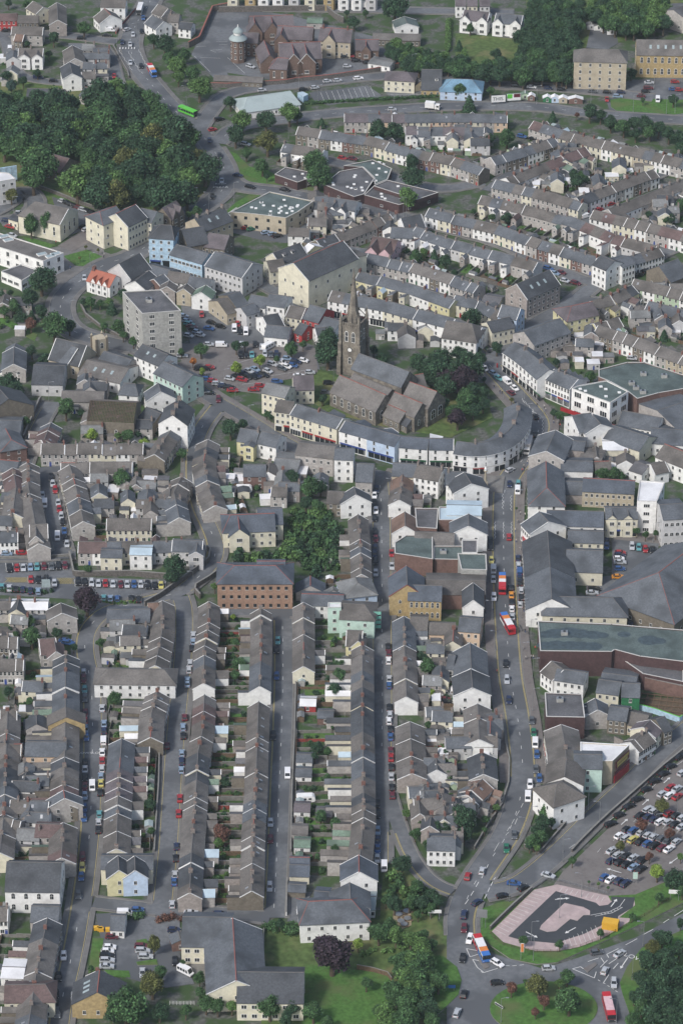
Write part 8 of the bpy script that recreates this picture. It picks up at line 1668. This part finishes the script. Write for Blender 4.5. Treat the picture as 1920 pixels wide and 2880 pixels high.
wall_line("red brick wall left of the top road", [(800, 235), (830, 190), (900, 110), (935, 70)], 1.4, .4, "redfence", 0, 0)
wall_line("lane wall with tall stone sides at the left", [(165, 690), (275, 430), (285, 420)], 2.6, .5, "stonewall", 0, 2)
wall_line("front garden wall along the lower main street", [(245, 260), (330, 280), (345, 430), (370, 540), (365, 700), (320, 850), (230, 980), (130, 1150)], 1.2, .35, "stonewall", 2, 4)
wall_line("raised bed wall where the streets meet", [(470, 1140), (590, 1176), (760, 980), (760, 965)], 1.5, .4, "stonewall", 2, 4)
wall_line("long back garden wall right of the second street gardens", [(1100, 420), (1095, 700), (1075, 1000), (1065, 1176)], 1.6, .3, "blockwall", 0, 4)
wall_line("back wall beside the third long street garages", [(470, 0), (460, 400), (445, 700), (435, 1176)], 1.5, .3, "blockwall", 1, 4)
wall_line("yellow rendered wall of the public house yard", [(410, 200), (405, 440)], 2, .3, "wall_white", 1, 5)
wall_line("fence beside the care home", [(250, 520), (250, 800)], 1.5, .2, "wood_fence", 1, 5)
wall_line("brown panel fence across the green", [(890, 800), (1000, 820), (1100, 850), (1130, 890)], 1.8, .15, "wood_fence", 1, 5)
rail("white railing before the care home garden", [(1170, 1050), (1340, 1050)], 1.4, 0, 5, "trim_white", 1.0)
wall_line("painted community mural hoarding beside the building site", [(1235, 180), (1370, 215), (1540, 275), (1560, 262)], 2.2, .2, "wall_blue", 2, 4, kind="hoarding", cat="hoarding", cap="paint_G")
wall_line("tall red brick wall behind the building site", [(1300, 50), (1568, 110)], 5, .5, "wall_brick", 2, 4)
area("building_site", "soil", [(1310, 100), (1568, 120), (1568, 240), (1290, 170)], 2, 4)
m = MB()
for k in range(9): m.box(-9+k*2.2, -8.7+k*2.2, -5, 5, .1, .5, "wood_fence")
for k in range(4): m.box(-9, 9, -5+k*3, -4.7+k*3, .5, .8, "wood_fence")
p = T(2, 4, 1450, 150); reg("timber_frame", "exposed floor joists of the half built house beside the mural hoarding", "timber frame", None, p, -.2, [P("timber_frame", m)])
def container(label, c, r, x, y, L, W, h, rz, mat, top):
    p = T(c, r, x, y); m = MB(); m.box(-L/2, L/2, -W/2, W/2, .2, h, mat, top)
    for k in range(int(L/.35)): m.box(-L/2+.1+k*.35, -L/2+.22+k*.35, -W/2-.05, W/2+.05, .3, h-.15, mat)
    d = MB()
    for s in (-1, 1): d.box(L/2, L/2+.08, s*W/4-W/4+.08, s*W/4+W/4-.08, .35, h-.2, mat); d.bar((L/2+.12, s*.3, .4), (L/2+.12, s*.3, h-.3), .04, .04, 4, "metal")
    reg("site_cabin", label, "site cabin", None, (p.x, p.y, .3), rz, [P("body", m), P("door", d)])
container("bright yellow site cabin beside the pink car park", 2, 5, 1065, 520, 4.8, 3.0, 2.7, -.25, "yellow_steel", "yellow_steel")
for i, (x, y) in enumerate([(665, 530), (690, 535), (700, 540), (745, 540)]):
    p = T(0, 5, x, y); m = MB(); m.box(-.7, .7, -.5, .5, .1, 1.2, "yellow_steel"); m.box(-.75, .75, -.55, .55, 1.2, 1.3, "yellow_steel"); reg("waste_bin", "%s yellow waste bin from the left beside the gate lodge" % ordn(i+1), "waste bin", "yellow waste bins", (p.x, p.y, .1), .1, [P("waste_bin", m)])
for i, (x, y) in enumerate([(1178, 432), (1238, 460), (1192, 478), (1232, 410), (1215, 500)]):
    p = T(1, 5, x, y); m = MB(); m.cyl(0, 0, .7, .78, 1.1, 1.1, 10, "metal"); m.cyl(0, 0, 0, .7, .1, .1, 6, "metal")
    for k in range(4): a = k*PI/2; m.box(1.5*math.cos(a)-.35, 1.5*math.cos(a)+.35, 1.5*math.sin(a)-.35, 1.5*math.sin(a)+.35, .4, .48, "wood_fence")
    reg("picnic_table", "round picnic table with benches, %s on the sandy patio" % ordn(i+1), "picnic table", "picnic tables on the patio", (p.x, p.y, .1), i, [P("picnic_table", m)])
def sign(label, c, r, x, y, w, h, z, mat, rz=0, n=2, face="trim_white"):
    p = T(c, r, x, y); m = MB(); f = MB()
    for k in range(n): xx = -w*.35+k*w*.7/max(1, n-1); m.bar((xx, .1, 0), (xx, .1, z+h), .08, .08, 5, "metal")
    f.box(-w/2, w/2, -.04, .04, z, z+h, mat); f.box(-w/2+.1, w/2-.1, -.06, -.03, z+.1, z+h-.1, face); reg("road_sign", label, "road sign", None, (p.x, p.y, .2), rz, [P("post", m), P("panel", f)])
sign("large grey-backed direction sign on three posts", 2, 5, 180, 520, 3.2, 3.0, 4, "metal", -.2, 3, "metal"); sign("white sign on two posts above the approach road", 2, 5, 1505, 330, 3.6, 1.4, 2.6, "trim_white", -.1)
sign("white sign board beside the public house slope", 1, 5, 1425, 460, 4, 1.2, 2.4, "trim_white"); sign("blue sign board on the left verge", 1, 5, 1530, 955, 3.2, 1.1, 1.2, "sign_blue", 0, 2, "sign_blue")
sign("white sign on two posts by the small wood", 0, 1, 1322, 240, 3, 1.6, 3, "trim_white"); sign("tall red and white banner sign by the verge", 2, 5, 457, 740, 1, 3.2, 3, "trim_white", 0, 1, "bus_orange")
sign("small blue parking sign in the walled car park", 0, 3, 322, 560, 3, 3.2, 2.2, "glassroof", 0, 2, "glassroof"); sign("grey parking sign at the lower car park entrance", 2, 5, 1235, 210, 1.6, 2.6, 1.6, "metal", 0, 2, "wall_mint"); sign("black and white chevron sign on the roundabout", 2, 5, 298, 1070, 3.2, .8, .6, "trim_white", -.8, 2, "metal_dark")
p = T(2, 2, 287, 185); m = MB(); m.cyl(0, 0, 0, 1.6, .3, .3, 10, "paint_r"); m.cyl(0, 0, 1.6, 1.85, .34, .1, 10, "paint_r"); reg("post_box", "red pillar box on the pavement at the top of the shop street", "post box", None, (p.x, p.y, .4), 0, [P("post_box", m)])
m = MB(); m.box(-1.2, 1.2, -3, 3, 2.6, 2.8, "paint_r"); m.box(-1.3, -1.2, -3, 3, 2.0, 2.8, "paint_r"); m.bar((-1.1, -2.8, 0), (-1.1, -2.8, 2.6), .05, .05, 4, "metal"); m.bar((-1.1, 2.8, 0), (-1.1, 2.8, 2.6), .05, .05, 4, "metal")
p = T(2, 3, 485, 235); reg("shop_awning", "red shop awning over the main street pavement", "awning", None, (p.x, p.y, .4), 0, [P("awning", m)])
# walkers
people("on the main street pavement", 2, 3, [(430, 75), (425, 80), (410, 135), (445, 265), (418, 210), (480, 155), (478, 30), (485, 425), (492, 570), (498, 700), (508, 715), (524, 712), (470, 690), (518, 770), (480, 830), (465, 950), (483, 1015), (520, 1010), (535, 1012), (222, 125), (205, 700), (190, 690), (255, 680), (500, 370), (447, 20), (285, 1110), (548, 950), (505, 300), (470, 60)])
people("round the crescent", 2, 2, [(485, 555), (470, 870), (460, 900), (475, 890), (495, 845), (500, 830), (610, 460), (563, 390), (560, 450), (620, 480), (675, 565), (700, 570), (720, 590), (710, 560), (305, 360), (320, 365), (335, 155), (325, 210), (390, 800), (150, 890), (265, 325)])
people("on the civic square", 0, 1, [(720, 590), (716, 605), (388, 505), (488, 680), (125, 415), (490, 250)])
for sm, mb_ in YARD.items(): struct({"grass": "lawn", "garden": "planting_bed", "concrete_slab": "yard_paving", "soil": "bare_soil"}[sm], mb_)
emit_all(290)
t_ = bpy.data.curves.new("poster_lettering", 'FONT'); t_.body = "THIS."; t_.size = 2.3; t_.align_x = 'CENTER'; t_.materials.append(MATS["metal_dark"]); t_.extrude = .01
o = link(text_mesh("poster_lettering", t_)); bb = [q for q in bpy.data.objects if q.name.startswith("billboard") and "THIS" in q.get("label", "")][0]
o.parent = bb; o.location = (0, -.24, 2.0); o.rotation_euler = (PI/2, 0, 0)
haze()
